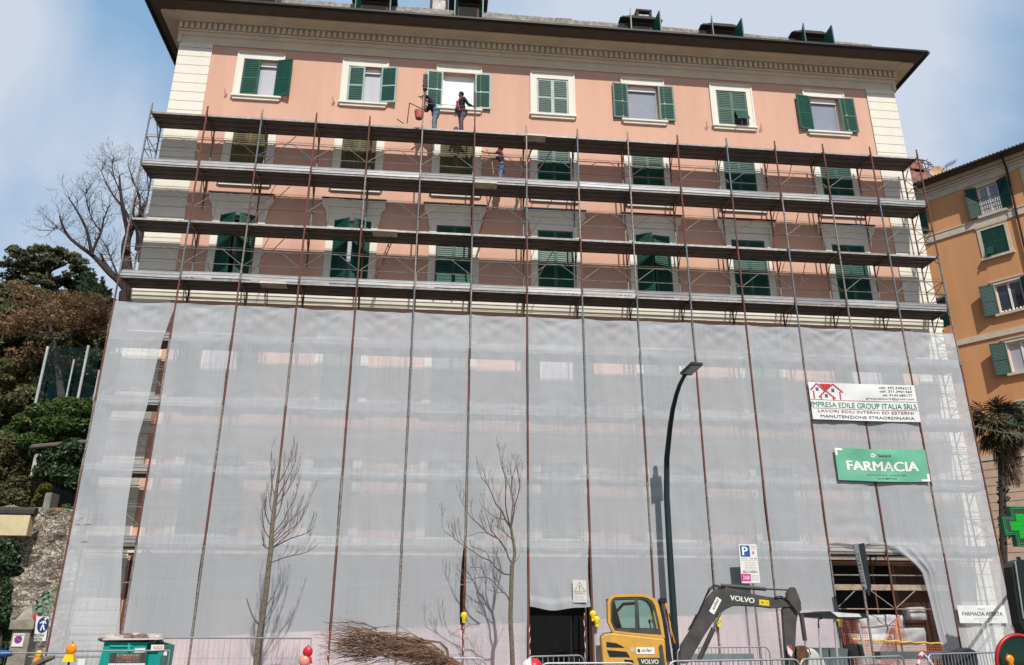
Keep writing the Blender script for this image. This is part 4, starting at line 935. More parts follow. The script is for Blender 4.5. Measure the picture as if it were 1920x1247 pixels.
# ---------------------------------------------------------------- small canopied machine (site dumper / roller)
t = thing('canopied_roller', 'small site roller with a dark canopy on pale posts and black seat', 'roller', (20.0, -3.6, 0))
s = MB(); cp = [(19.041, 1.999), (19.358, 2.018), (19.428, 2.036), (19.759, 2.001), (20.135, 1.984), (20.202, 1.893), (19.966, 1.857), (19.498, 1.867), (19.047, 1.902)]; s.prism(cp, -4.2, -3.0); s.build('canopy', M_black, t)
s = MB(); s.prism([(19.277, 2.027), (19.603, 1.993), (19.972, 1.976), (20.028, 1.904), (19.444, 1.903)], -4.215, -3.6); s.build('canopy_cover', mat('pale_canopy_top', (.62,.63,.62), .5), t)
M_post = mat('pale_tube', (.55,.56,.57), .4, metal=.3)
for pts in ([(18.994, 1.654), (18.929, 0.686)], [(19.402, 1.891), (19.329, 0.684)], [(19.973, 1.892), (20.056, 0.933)]):
    s = MB(); s.tube([(p[0], -4.1, p[1]) for p in pts], .026, 8); s.build('post', M_post, t)
s = MB(); s.tube([(p[0], -4.1, p[1]) for p in [(19.097, 1.878), (19.015, 1.854), (18.994, 1.748), (18.992, 1.642)]], .02, 6); s.build('hose', M_black, t)
s = MB(); s.prism([(19.753, 0.997), (19.792, 1.162), (19.878, 1.292), (19.975, 1.31), (20.146, 1.292), (20.166, 1.162), (20.126, 0.996)], -3.95, -3.5); so = s.build('seat', M_black, t); so.modifiers.new('b','BEVEL').width = .04
s = MB(); s.prism([(18.564, 0.802), (18.609, 1.152), (18.737, 1.222), (18.84, 1.198), (18.953, 1.057), (19.066, 0.917), (19.057, 0.661), (18.546, 0.663)], -4.1, -3.3); s.build('hood', mat('dusty_white_hood', (.58,.57,.54), .5, var=.12), t).modifiers.new('b','BEVEL').width = .05
s = MB(); s.prism([(18.932, 1.136), (19.02, 1.195), (19.795, 1.194), (19.74, 0.653), (19.157, 0.655)], -3.8, -3.1); s.build('engine_cover', mat('grey_green_cover', (.10,.13,.13), .6, var=.2), t)
s = MB(); s.tube([(p[0], -4.15, p[1]) for p in [(18.354, 1.076), (18.413, 1.237), (18.56, 1.271), (18.665, 1.19), (18.688, 1.076)]], .013, 6); s.build('handle', M_black, t)
s = MB(); s.tube([(19.2,-4.1,.4),(19.2,-3.1,.4)], .4, 20); s.tube([(21.0,-4.1,.4),(21.0,-3.1,.4)], .4, 20); s.build('drum', M_dg, t)
s = MB(); s.box(19.2,21.0,-3.95,-3.25,.45,.75); s.build('chassis', M_dg, t)
# grey duct / long panel pieces lying across barriers
s = MB(); s.box(16.4, 18.1, -2.2, -1.9, .86, 1.02); tag(s.build('grey_board', mat('grey_board_paint', (.16,.19,.20), .6)), 'long grey board lying behind the digger arm', 'board')
s = MB(); s.box(21.6, 23.6, -2.0, -1.7, .88, 1.06); tag(s.build('dark_grey_board', mat('dark_board_paint', (.10,.11,.12), .6)), 'long dark grey board lying in front of the orange mesh', 'board')
s = MB(); pts = [(21.412, -3.9, 0.839), (21.496, -3.9, 1.002), (21.601, -3.9, 1.132), (21.677, -3.9, 1.037), (21.749, -3.9, 0.92), (21.786, -3.9, 0.838)]
for k in range(len(pts)-1): s.tube([pts[k], pts[k+1]], .045, 5)
tag(s.build('barrier_tape', M_tape), 'bunched red and white tape tied on the barrier beside the shop passage', 'tape')
# dark bag over the barrier
s = MB(); s.add([(x, y, z) for x, z in [(22.398, 1.096), (22.609, 1.119), (22.875, 1.203), (23.051, 1.119), (22.976, 0.641), (22.321, 0.644)] for y in (-3.8, -3.4)], [(0,2,4,6,8,10),(1,11,9,7,5,3)]+[((2*k), 2*k+1, (2*k+3) % 12, (2*k+2) % 12) for k in range(6)])
tag(s.build('rubble_bag', mat('black_bag', (.03,.032,.036), .5, var=.2)), 'dark plastic bag slumped over the rightmost barrier', 'bag')

# ---------------------------------------------------------------- pharmacy cross
t = thing('pharmacy_cross', 'green illuminated pharmacy cross on a bracket beside the palm tree', 'sign', (25.3, -3.0, 3.7))
cx0, cz0 = 25.5, 4.20
def cross(a, b, h): return [(cx0-a,cz0-b),(cx0-b,cz0-b),(cx0-b,cz0-a),(cx0+b,cz0-a),(cx0+b,cz0-b),(cx0+a,cz0-b),(cx0+a,cz0+b),(cx0+b,cz0+b),(cx0+b,cz0+a),(cx0-b,cz0+a),(cx0-b,cz0+b),(cx0-a,cz0+b)]
s = MB(); s.prism(cross(.52,.24,0), -3.06, -2.9); s.build('case', mat('dark_green_case', (.008,.10,.04), .4), t)
s = MB(); s.prism(cross(.47,.20,0), -3.066, -3.05); s.build('panel', mat('dark_led_panel', (.03,.045,.035), .5), t)
M_led = mat('green_led', (.0,.55,.03), .5, var=.25, scale=60, emit=.55); M_neon = mat('green_tube_light', (.02,.42,.12), .5, emit=.35)
s = MB()
st_ = .034
for i in range(-10, 11):
    for j in range(-10, 11):
        a, b = abs(i*st_), abs(j*st_)
        if (a < .11 and b < .33) or (b < .11 and a < .33): s.box(cx0+i*st_-.012, cx0+i*st_+.012, -3.074, -3.066, cz0+j*st_-.012, cz0+j*st_+.012)
s.build('led_matrix', M_led, t)
for d in (.50, .455):
    s = MB(); P_ = cross(d, d-.28, 0); P_.append(P_[0]); s.tube([(x_, -3.075, z_) for x_, z_ in P_], .007, 5); s.build('light_tube', M_neon, t)
s = MB(); s.tube([(cx0,-2.95,4.0),(cx0+2.0,-1.0,4.0)], .04, 8); s.tube([(cx0+2.0,-1.0,0.13),(cx0+2.0,-1.0,4.2)], .05, 8); s.build('bracket', M_black, t)

# ---------------------------------------------------------------- dark traffic signal housing at the right edge
t = thing('traffic_signal', 'tall dark green traffic signal housing seen from behind at the right edge', 'traffic light', (26.2, -3.6, 0))
s = MB(); s.prism([(24.443, 3.102), (24.59, 3.234), (24.689, 3.287), (25.525, 3.295), (25.079, 1.521), (24.442, 1.52), (24.356, 1.755), (24.376, 2.382)], -3.75, -3.45); s.build('housing', mat('dark_signal_green', (.008,.016,.014), .35), t)
s = MB(); pp_ = [(24.545, 3.247), (24.447, 1.879)]; s.tube([(p[0], -3.78, p[1]) for p in pp_], .022, 6); s.build('trim', M_barr, t)
s = MB(); p_ = [(24.798, 3.314)][0]; s.tube([(p_[0],-3.6,p_[1]-.05),(p_[0],-3.6,p_[1]+.05)], .05, 8); s.build('cap', M_black, t)
s = MB(); s.tube([(26.5,-3.6,0),(26.5,-3.6,2.2)], .06, 8); s.build('pole', M_black, t)

# ---------------------------------------------------------------- round red rimmed mirror in the corner
mc = (23.269, -5, 0.901); mr_ = .62
t = thing('traffic_mirror', 'large round red-rimmed traffic mirror rising into the bottom right corner', 'mirror', (mc[0], -5.0, 0))
s = MB(); s.tube([(mc[0]+mr_*math.cos(k*math.pi/24), -5.0, mc[2]+mr_*math.sin(k*math.pi/24)) for k in range(49)], .045, 8); s.build('rim', mat('red_rim', (.40,.02,.025), .35), t, smooth=True)
s = MB(); V = []; F = []
for j in range(5):
    for k in range(32): r_ = mr_*j/4 if j else .01; V.append((mc[0]+r_*math.cos(k*math.pi/16), -5.0-.10*(1-(r_/mr_)**2), mc[2]+r_*math.sin(k*math.pi/16)))
for j in range(4): F += [(j*32+k, j*32+(k+1)%32, (j+1)*32+(k+1)%32, (j+1)*32+k) for k in range(32)]
s.add(V, F); s.build('glass', mat('mirror_green_reflection', (.02,.05,.035), .15, metal=.6), t, smooth=True)  # dark green reflection put into the glass colour
s = MB(); s.tube([(mc[0],-4.92,0),(mc[0],-4.92,mc[2])], .04, 8); s.build('pole', M_grey, t)
lp = (22.714, -5.3, 1.028); site_lamp(lp, 'amber lamp in front of the red-rimmed mirror at the bottom right corner', M_amber, M_amber)
# ---------------------------------------------------------------- bare trees
def grow(mb, p, d, L, r, depth, rr, up=.25, spread=.5, n=5, kids_=3, curve=.12, taper=.6, flat=1.0):
    pts = [Vector(p)]; dv = Vector(d).normalized(); k = 4
    for i in range(k):
        dv = (dv + Vector((rr.uniform(-curve,curve), rr.uniform(-curve,curve)*flat, rr.uniform(-curve,curve))) + Vector((0,0,up*.25))).normalized()
        pts.append(pts[-1]+dv*L/k)
    rs = [r*(1-(1-taper)*i/k) for i in range(k+1)]
    mb.tube(pts, rs, n if r > .02 else 4 if r > .008 else 3, cap=(r > .02))
    if depth <= 0: return
    for q in range(kids_):
        t_ = rr.uniform(.35, 1.0) if q else 1.0
        i = min(k-1, int(t_*k)); base = pts[i].lerp(pts[i+1], t_*k-i) if i < k else pts[-1]
        nd = (dv + Vector((rr.uniform(-spread,spread), rr.uniform(-spread,spread)*flat, rr.uniform(-spread*.6,spread)))).normalized()
        grow(mb, base, nd, L*rr.uniform(.62,.85), max(r*taper*rr.uniform(.55,.85), .0035), depth-1, rr, up, spread, n, kids_, curve, taper, flat)
def limb(mb, pts, r0, r1, n=7):
    k = len(pts); 
    # smooth by Catmull-Rom
    P = [Vector(p) for p in pts]; out = []
    for i in range(k-1):
        a, b, c, d = P[max(i-1,0)], P[i], P[i+1], P[min(i+2,k-1)]
        for q in range(3):
            t = q/3; out.append(.5*((2*b)+(c-a)*t+(2*a-5*b+4*c-d)*t*t+(3*b-a-3*c+d)*t**3))
    out.append(P[-1]); m_ = len(out)
    mb.tube(out, [r0+(r1-r0)*i/(m_-1) for i in range(m_)], n); return out
# slender vase-shaped street tree on the left
Y1 = -2.5
t = thing('bare_street_tree', 'slender bare street tree with upright twigs, the left one of the two before the netting', 'tree', (5.877, -2.5, 0.204), 'young bare street trees')
mb = MB(); a = limb(mb, [(5.891, -2.5, -0.133), (5.837, -2.5, 0.775), (5.833, -2.5, 1.359), (5.854, -2.5, 1.835), (5.888, -2.5, 2.443), (5.884, -2.5, 3.064), (5.895, -2.5, 3.444)], .070, .062, 9)
b = limb(mb, [(5.895, -2.5, 3.444), (5.866, -2.5, 3.958), (5.863, -2.5, 4.481), (5.879, -2.5, 5.083), (5.889, -2.5, 5.628), (5.905, -2.5, 5.863)], .062, .016, 8)
limb(mb, [(5.833, -2.5, 1.691), (5.695, -2.5, 1.811), (5.571, -2.5, 2.015), (5.437, -2.5, 2.306)], .03, .012, 5)
mb.build('trunk', M_bark, t)
tw_ = MB(); rr = random.Random(4)
for (p0, p1, p2, p3) in (((508,1030),(530,1012),(545,998),(556,985)), ((509,1028),(545,1010),(575,1000),(590,985)), ((508,1055),(535,1045),(575,1035),(600,1018)), ((507,1030),(498,1026),(492,1022),(490,1018)),
    ((511,1015),(525,1000),(536,985),(545,965)), ((509,1012),(500,1000),(494,985),(493,960)), ((512,1000),(528,980),(540,960),(552,935)), ((512,990),(502,975),(497,955),(500,930)), ((514,975),(524,955),(532,930),(538,900)),
    ((514,965),(506,950),(507,925),(512,900)), ((516,950),(532,930),(548,905),(560,880)), ((516,940),(530,915),(545,885),(556,862)), ((511,1008),(535,985),(560,962),(578,945)), ((512,1018),(540,995),(560,980),(572,950)), ((517,935),(511,915),(509,895),(507,860)), ((520,910),(532,890),(540,872),(548,852))):
    ex_ = [(p[0]+rr.uniform(-1,1), p[1]) for p in (p0,p1,p2,p3)]
    yy = rr.uniform(-.5,.45); X = []
    for q, (u_, v_) in enumerate(ex_): X.append(PROJ(u_, v_, -2.5 + yy*q/3))
    o_ = limb(tw_, X, .016, .005, 5)
    for q in range(6):
        i = rr.randint(2, len(o_)-1); d = (o_[i]-o_[i-1]).normalized()
        grow(tw_, o_[i], (d+Vector((rr.uniform(-.35,.35), rr.uniform(-.3,.3), .55))).normalized(), rr.uniform(.16,.36), .0055, 2, rr, .5, .3, kids_=2, curve=.06)
tw_.build('branches', mat('brown_twig', (.14,.10,.085), .9, var=.2), t)
# forked tree
t = thing('bare_street_tree', 'bare forked street tree spreading to the left, standing beside the dark doorway', 'tree', (11.982, -1.85, 0.116), 'young bare street trees')
mb = MB(); limb(mb, [(11.996, -1.85, -0.242), (11.968, -1.85, 0.723), (11.939, -1.85, 1.343), (11.911, -1.85, 1.849), (11.923, -1.85, 2.365), (11.935, -1.85, 2.757), (11.948, -1.85, 3.155)], .064, .054, 9)
limb(mb, [(11.948, -1.85, 3.155), (12.018, -1.85, 3.424), (11.975, -1.85, 3.804), (11.918, -1.85, 4.105)], .050, .036, 8)
mb.build('trunk', M_bark, t)
tw_ = MB(); rr = random.Random(9)
LIMBS = [([(958,990),(948,975),(942,960),(930,945),(922,925),(913,908),(902,895)], .034), ([(958,990),(952,970),(948,945),(948,915),(946,890),(940,872)], .030), ([(958,990),(962,970),(966,945),(972,925),(974,900),(970,880)], .030),
 ([(958,990),(960,960),(962,940),(958,915),(962,890),(966,875)], .024), ([(960,1056),(953,1045),(949,1032),(940,1018),(932,1008),(921,995),(915,975),(908,955)], .034), ([(934,1010),(915,1000),(900,985),(885,972),(877,960),(868,945)], .022), ([(934,1010),(918,1002),(900,998),(880,1005)], .012),
 ([(960,1077),(945,1076),(930,1065),(920,1052),(905,1046),(890,1036),(875,1026),(862,1018),(846,1005),(832,996)], .026), ([(876,1026),(864,1010),(860,990),(858,975)], .012), ([(862,1018),(855,1000),(851,980)], .010), ([(918,1050),(912,1036),(900,1030),(882,1024)], .012),
 ([(957,1132),(950,1116),(940,1108),(930,1096),(918,1085),(905,1082),(890,1085),(880,1093)], .022), ([(945,1112),(930,1110),(918,1107),(913,1103)], .010), ([(910,1082),(906,1070),(898,1064),(880,1064)], .010), ([(961,1012),(950,1002),(938,992),(925,984)], .016), ([(949,975),(930,970),(918,962),(905,950)], .014), ([(961,1058),(967,1052),(972,1046)], .012)]
for pts_, r_ in LIMBS:
    yy = rr.uniform(-.7,.6)*(len(pts_)/8); X = [PROJ(u_, v_, -1.85+yy*q/(len(pts_)-1)) for q, (u_, v_) in enumerate(pts_)]
    o_ = limb(tw_, X, r_*.8, .006, 6)
    big = r_ > .015
    for q in range(7 if big else 2):
        i = rr.randint(3, len(o_)-1) if len(o_) > 5 else len(o_)-1; d = (o_[i]-o_[i-1]).normalized()
        grow(tw_, o_[i], (d*.7+Vector((rr.uniform(-.5,.5), rr.uniform(-.3,.3), .5))).normalized(), rr.uniform(.14,.30), .0075 if big else .005, 3 if big else 1, rr, .4, .5, kids_=2, curve=.1)
tw_.build('branches', mat('brown_twig', (.14,.10,.085)), t)
# heap of pruned branches
rr = random.Random(21); mb = MB(); M_cut = mat('cut_brown_twigs', (.26,.155,.095), .9, var=.25, scale=9, island=.5)
ax = [(10.622, -4.4, 0.894), (9.702, -4.4, 1.252), (8.712, -4.4, 1.371), (7.906, -4.4, 1.415), (7.057, -4.4, 1.361)]
for k in range(850):
    s_ = rr.random(); fan = rr.gauss(0, 1); st_ = rr.uniform(0, .5)
    base = Vector(ax[0]).lerp(Vector(ax[1]), rr.uniform(0,1)) if rr.random() < .5 else Vector(ax[1]).lerp(Vector(ax[3]), rr.random()*.8)
    th = .02 + .36*min(1, abs(base.x-ax[0][0])/1.7)
    p = base + Vector((0, rr.gauss(0,.24), max(-.3, min(.3, rr.gauss(-.02,.13)))*th/.3)); Lb = rr.uniform(.35,1.1); Lb = min(Lb, (p.x-ax[4][0])*rr.uniform(.75,1.06))
    if Lb < .2: continue
    pts = [p]; d = Vector((-1, rr.uniform(-.3,.3), .08+rr.uniform(-.35,.32))).normalized()
    for q in range(6):
        d = (d+Vector((0, rr.uniform(-.25,.25), rr.uniform(-.38,.38)-.5*d.z)) ).normalized(); pts.append(pts[-1]+d*Lb/6)
    r0 = rr.uniform(.004,.012); mb.tube(pts, [r0*(1-.75*q/6) for q in range(7)], 4, cap=False)
for k in range(5):
    q0 = Vector(ax[0])+Vector((-.08*k, rr.uniform(-.1,.1), rr.uniform(-.04,.04))); limb(mb, [q0, Vector(ax[1])+Vector((.2*k-.4, rr.uniform(-.15,.15), rr.uniform(-.04,.12))), Vector(ax[2])+Vector((0, rr.uniform(-.2,.2), rr.uniform(-.05,.15)))], .035, .014, 6)
tag(mb.build('branch_pile', M_cut), 'long bundle of cut brown twigs and branches heaped beside the forked tree', 'branches')
s = MB(); s.box(6.4, 10.6, -5.1, -3.7, 0.0, .85); tag(s.build('flatbed_trailer', M_dg), 'low dark trailer bed under the cut branches, below the frame', 'trailer')

# ---------------------------------------------------------------- left foreground
# stone gate pillar
t = thing('stone_pillar', 'weathered stone gate pillar with a pyramid cap at the bottom left', 'pillar', (1.022, -3.2, 0.289))
M_stone = mat('weathered_stone', (.33,.29,.23), .9, var=.22, scale=4, bump=.5, bscale=20)
pc = (0.714, -3.2, 1.598); cx_, y_ = pc[0], -3.2
k1 = [(0.387, 1.8), (0.9, 1.801), (0.426, 1.62), (0.521, 1.598), (0.862, 1.598), (0.619, 2.106)]
s = MB(); hw = (k1[4][0]-k1[3][0])/2+.02; s.box(cx_-hw, cx_+hw, y_-hw+.3, y_+hw+.3, 0.0, k1[3][1]); s.build('shaft', M_stone, t)
hw2 = (k1[1][0]-k1[0][0])/2; s = MB(); s.box(cx_-hw2, cx_+hw2, y_-hw2+.3, y_+hw2+.3, k1[3][1], k1[0][1])
zc = k1[0][1]; hp = hw2*.72; s.add([(cx_-hp,y_-hp+.3,zc),(cx_+hp,y_-hp+.3,zc),(cx_+hp,y_+hp+.3,zc),(cx_-hp,y_+hp+.3,zc),(cx_-.02,y_+.28,k1[5][1]+.03),(cx_+.02,y_+.28,k1[5][1]+.03),(cx_+.02,y_+.32,k1[5][1]+.03),(cx_-.02,y_+.32,k1[5][1]+.03)], [(0,1,5,4),(1,2,6,5),(2,3,7,6),(3,0,4,7),(4,5,6,7)]); s.build('cap', M_stone, t)
s = MB(); pA = [(0.565, 1.51), (0.803, 1.235)]; yF_ = y_-hw+.3; s.box(pA[0][0], pA[1][0], yF_-.02, yF_-.005, pA[1][1], pA[0][1]); sg = s.build('notice', M_signw, t)
s = MB(); c_ = ((pA[0][0]+pA[1][0])/2, (pA[0][1]*.55+pA[1][1]*.45)); s.prism([(c_[0]+.085*math.cos(k*.3927), c_[1]+.085*math.sin(k*.3927)) for k in range(16)], yF_-.026, yF_-.02); s.build('red_ring', M_bred, sg)
s = MB(); s.prism([(c_[0]+.062*math.cos(k*.3927), c_[1]+.062*math.sin(k*.3927)) for k in range(16)], yF_-.030, yF_-.026); s.build('blue_disc', M_blu, sg)
s = MB(); stroke(s, (c_[0]-.055,c_[1]+.045), (c_[0]+.055,c_[1]-.045), .02, yF_-.033); s.build('red_bar', M_bred, sg)
text('PASSO CARRABILE', pA[0][0]+.02, pA[1][0]-.02, pA[0][1]-.05, pA[0][1]-.02, yF_-.024, M_ink, sg)
# pedestrians sign
t = thing('pedestrian_sign', 'white board with blue round walking figure sign telling pedestrians to keep left', 'sign', (1.637, -3.6, 0.318))
pB = [(1.203, 1.868), (1.461, 1.869), (1.495, 1.363), (1.25, 1.363)]
s = MB(); s.prism(pB, -3.62, -3.6); s.build('panel', M_signw, t)
cB = [(1.378, 1.697)][0]; rB = .165
s = MB(); s.prism([(cB[0]+rB*.72*math.cos(k*.314), cB[1]+rB*math.sin(k*.314)) for k in range(20)], -3.628, -3.62); s.build('blue_disc', mat('sign_navy', (.012,.04,.16), .4), t)
s = MB()
for a, b, w_ in (((.03,.10),(.0,.02),.035),((.0,.02),(-.03,-.12),.025),((.0,.02),(.05,-.11),.025),((.02,.09),(-.07,.03),.02),((.03,.09),(.06,.02),.018)): stroke(s, (cB[0]+a[0],cB[1]+a[1]), (cB[0]+b[0],cB[1]+b[1]), w_, -3.632)
s.prism([(cB[0]+.035+.022*math.cos(k*.785), cB[1]+.125+.024*math.sin(k*.785)) for k in range(8)], -3.634, -3.63); s.build('walking_figure', M_white, t)
text('PEDONI', cB[0]-.15, cB[0]+.06, cB[1]-.245, cB[1]-.185, -3.628, M_ink, t, bold=.02); text('SINISTRA', cB[0]-.16, cB[0]+.05, cB[1]-.32, cB[1]-.262, -3.628, M_ink, t, bold=.02)
s = MB(); s.tube([(cB[0]-.05,-3.58,0),(cB[0]-.05,-3.58,cB[1])], .025, 6); s.build('pole', M_grey, t)
def warn_lamp(p, label, lens, body, r=.09, cat='lamp', pole=True, blk=True):
    t = thing('warning_lamp', label, cat, (p[0], p[1], 0), 'round roadworks warning lamps')
    s = MB(); s.ell(p, (r*.95, r*.5, r), 14, 8); s.build('lens', lens, t, smooth=True)
    s = MB(); z = p[2]; s.add([(p[0]-r*.7,p[1]-.05,z-r*.9),(p[0]+r*.7,p[1]-.05,z-r*.9),(p[0]+r*1.0,p[1]-.06,z-r*2.1),(p[0]-r*1.0,p[1]-.06,z-r*2.1),(p[0]-r*.7,p[1]+.05,z-r*.9),(p[0]+r*.7,p[1]+.05,z-r*.9),(p[0]+r*1.0,p[1]+.06,z-r*2.1),(p[0]-r*1.0,p[1]+.06,z-r*2.1)], [(0,3,2,1),(4,5,6,7),(0,1,5,4),(1,2,6,5),(2,3,7,6),(3,0,4,7)]); s.build('battery_box', body, t)
    s = MB(); s.tube([(p[0],p[1],.0),(p[0],p[1],z-r*2.1)], .022, 6); s.tube([(p[0],p[1],z+r*.8),(p[0],p[1],z+r*1.2)], .012, 5); s.build('pole', M_dg, t)
warn_lamp((3.229, -6.5, 1.297), 'amber warning lamp with yellow battery box on the fence at the left', M_amber, M_yellowp, .105)
warn_lamp((1.66, -4.2, 1.126), 'yellow warning lamp with orange stem behind the fence near the pedestrian sign', M_yellowp, M_amber, .07)
warn_lamp((0.915, -3, 1.846), 'small red lamp peeking over the left corner of the pedestrian sign', M_red, M_bred, .07)
warn_lamp((7.561, -6.5, 1.245), 'shiny red warning lamp at the left tip of the branch heap', M_red, M_red, .10)
warn_lamp((7.612, -7.2, 1.109), 'red lamp with pale bright centre just below the other red lamp', mat('pale_red_lens', (.75,.28,.22), .25), M_red, .095)
# mesh fence panels
def fence_panel(a, b, h, label, z0=.25):
    a, b = Vector((*a[:2], 0)), Vector((*b[:2], 0)); d = b-a; Lb = d.length
    t = thing('mesh_fence_panel', label, 'fence', a, 'temporary wire fence panels', math.atan2(d.y, d.x))
    s = MB(); s.tube([(0,0,.05),(0,0,h),(Lb,0,h),(Lb,0,.05)], .019, 7); s.tube([(0,0,h*.55),(Lb,0,h*.55)], .012, 5); s.tube([(0,0,z0),(Lb,0,z0)], .012, 5); s.build('frame', M_barr, t, local=True)
    s = MB(); n = int(Lb/.11)
    for k in range(1, n): s.tube([(Lb*k/n,0,z0),(Lb*k/n,0,h)], .0026, 3, cap=False)
    for k in range(1, int((h-z0)/.2)): s.tube([(0,0,z0+k*.2),(Lb,0,z0+k*.2)], .0022, 3, cap=False)
    s.build('wire_mesh', M_barr, t, local=True)
    s = MB(); s.box(-.12,.12,-.3,.3,0,.12); s.box(Lb-.12,Lb+.12,-.3,.3,0,.12); s.build('foot', M_pave, t, local=True)
p1, p2, p3, p4 = (1.028, -5.2, 1.324), (2.697, -5.2, 1.423), (4.628, -5.2, 1.453), (7.387, -4.9, 1.616)
fence_panel(p1, p2, 1.18, 'leftmost wire fence panel, in front of the stone pillar'); fence_panel(p2, p3, 1.22, 'wire fence panel in front of the teal cabin'); fence_panel((4.12, -4.6, 1.472), p4, 1.45, 'wire fence panel between the teal cabin and the branch heap')
fence_panel((0.633, -3, 1.159), (3.74, -3, 1.257), 1.02, 'lower wire fence panel behind, between the pillar and the teal cabin')
s = MB(); s.box(*[[(2.899, 1.106), (3.037, 1.027)][0][0], [(2.899, 1.106), (3.037, 1.027)][1][0]], -5.26, -5.24, .95, 1.07); tag(s.build('white_tag', M_signw), 'small white tag tied to the fence left of the teal cabin', 'tag')
s = MB(); s.ell((0.795, -3.9, 1.116), (.22,.15,.08), 12, 6); tag(s.build('blue_bag', mat('blue_plastic', (.02,.10,.38), .5)), 'small blue plastic bag at the foot of the stone pillar', 'bag')
s = MB(); pts = [(2.374, -6, 0.971), (2.589, -6, 1.101), (2.747, -6, 1.138)]; s.tube(pts, [.05,.07,.035], 8); tag(s.build('brown_branch', M_bark), 'thick brown branch stub poking up in front of the fence at the left', 'branch')
# teal cabin
t = thing('teal_cabin', 'teal green site cabin with a dark lettered panel and white sacks on top', 'cabin', (3.6, -4.6, 0))
M_teal = mat('teal_paint', (.0,.29,.245), .4, var=.08, scale=3)
q = [(3.211, 1.385), (3.909, 1.385), (4.208, 1.375), (3.18, 0.79), (4.226, 0.786)]
s = MB(); s.prism([(q[3][0]-.02,.0),(q[3][0]-.02,q[3][1]),(q[0][0],q[0][1]),(q[2][0]-.15,q[2][1]),(q[2][0]-.1,.0)], -4.9, -3.8); s.prism([(q[2][0]-.14,q[2][1]-.02),(q[2][0]+.12,q[2][1]-.08),(q[2][0]+.10,0),(q[2][0]-.1,0)], -4.75, -3.9); wl = s.build('wall', M_teal, t)
s = MB(); r_ = [(3.362, 1.167), (4.077, 1.171), (4.086, 0.979), (3.373, 0.981)]; s.prism(r_, -4.925, -4.9); s.build('dark_panel', M_ink, wl)
r_ = [(3.514, 1.157), (3.787, 1.157)]; M_op = mat('orange_print', (.55,.16,.04), .6)
v_ = [(3.513, 1.102), (3.957, 1.151)]; text('ECONOLEGGIO', v_[0][0], v_[1][0], v_[0][1], v_[1][1], -4.93, mat('pale_print', (.5,.45,.38), .6), wl, bold=.02)
v_ = [(3.523, 1.041), (3.966, 1.093)]; text('TORRIGLIA', v_[0][0], v_[1][0], v_[0][1], v_[1][1], -4.93, M_op, wl, bold=.03)
v_ = [(3.52, 0.996), (3.977, 1.025)]; text('www.noleggio toilet', v_[0][0], v_[1][0], v_[0][1], v_[1][1], -4.93, mat('pale_print', (.5,.45,.38), .6), wl)
s = MB(); r_ = [(3.336, 1.314), (3.779, 1.314), (3.784, 1.283), (3.341, 1.284)]; s.prism(r_, -4.93, -4.9); r_ = [(3.7, 1.345), (3.73, 1.355), (3.776, 1.202), (3.713, 1.202)]; s.prism(r_, -4.95, -4.9); s.build('trim', mat('light_teal', (.02,.42,.36), .4), wl)
s = MB(); r_ = [(3.842, 1.253), (4.041, 1.263), (4.054, 1.181), (3.845, 1.171)]; s.prism(r_, -4.925, -4.9); r_ = [(3.364, 0.971), (4.087, 0.974), (4.117, 0.788), (3.396, 0.791)]; s.prism(r_, -4.925, -4.9); s.build('white_plate', M_signw, wl)
s = MB(); r_ = [(3.208, 1.439), (4.292, 1.449), (4.307, 1.423), (3.202, 1.413)]; s.prism(r_, -5.0, -3.7); s.build('roof_rim', mat('dusty_pinkish_rim', (.62,.54,.50), .7), t)
PLS = [(x_, w_, z_, d_) for (x_, z_), w_, d_ in zip([(3.225, 1.438), (3.472, 1.448), (3.632, 1.464), (3.808, 1.448), (3.959, 1.459), (4.081, 1.448)], (.30,.22,.16,.2,.14,.1), (0,1,0,1,0,0))]
M_sack = mat('dirty_white_sack', (.50,.46,.40), .85, var=.22, scale=6)
for k, (px_, w_, h_, dk) in enumerate(PLS):
    s = MB(); s.ell((px_, -4.5+.12*(k % 3), h_), (w_, .22, .085), 12, 7, jit=.08); tag(s.build('rubble_sack', M_sack if not dk else mat('brown_debris', (.22,.17,.13), .9, var=.3, scale=8), smooth=True), ['white sack slumped at the left end of the cabin roof','brown heap of debris second from the left on the cabin roof','pale sack on the middle of the cabin roof','brown debris heap right of the middle pale sack','small white sack near the right end of the cabin roof','small pale bag at the far right end of the cabin roof'][k], 'sack', 'sacks and debris on the cabin roof')
s = MB(); r_ = [(4.279, 1.335), (4.529, 1.335), (4.534, 1.235), (4.286, 1.225)]; s.prism(r_, -5.31, -5.29); pl_ = tag(s.build('notice_plate', M_signw), 'white notice plate with red lettering on the fence right of the teal cabin', 'sign')
v_ = [(4.328, 1.256), (4.506, 1.31)]; text('NOLEGGIO', v_[0][0], v_[1][0], v_[0][1], v_[1][1], -5.316, M_bred, pl_)
s = MB(); r_ = [(4.467, 1.201), (4.57, 1.206), (4.582, 1.131), (4.477, 1.131)]; s.prism(r_, -5.21, -5.19); tag(s.build('white_tag', M_signw), 'small white tag on the fence right of the red lettered plate', 'tag')

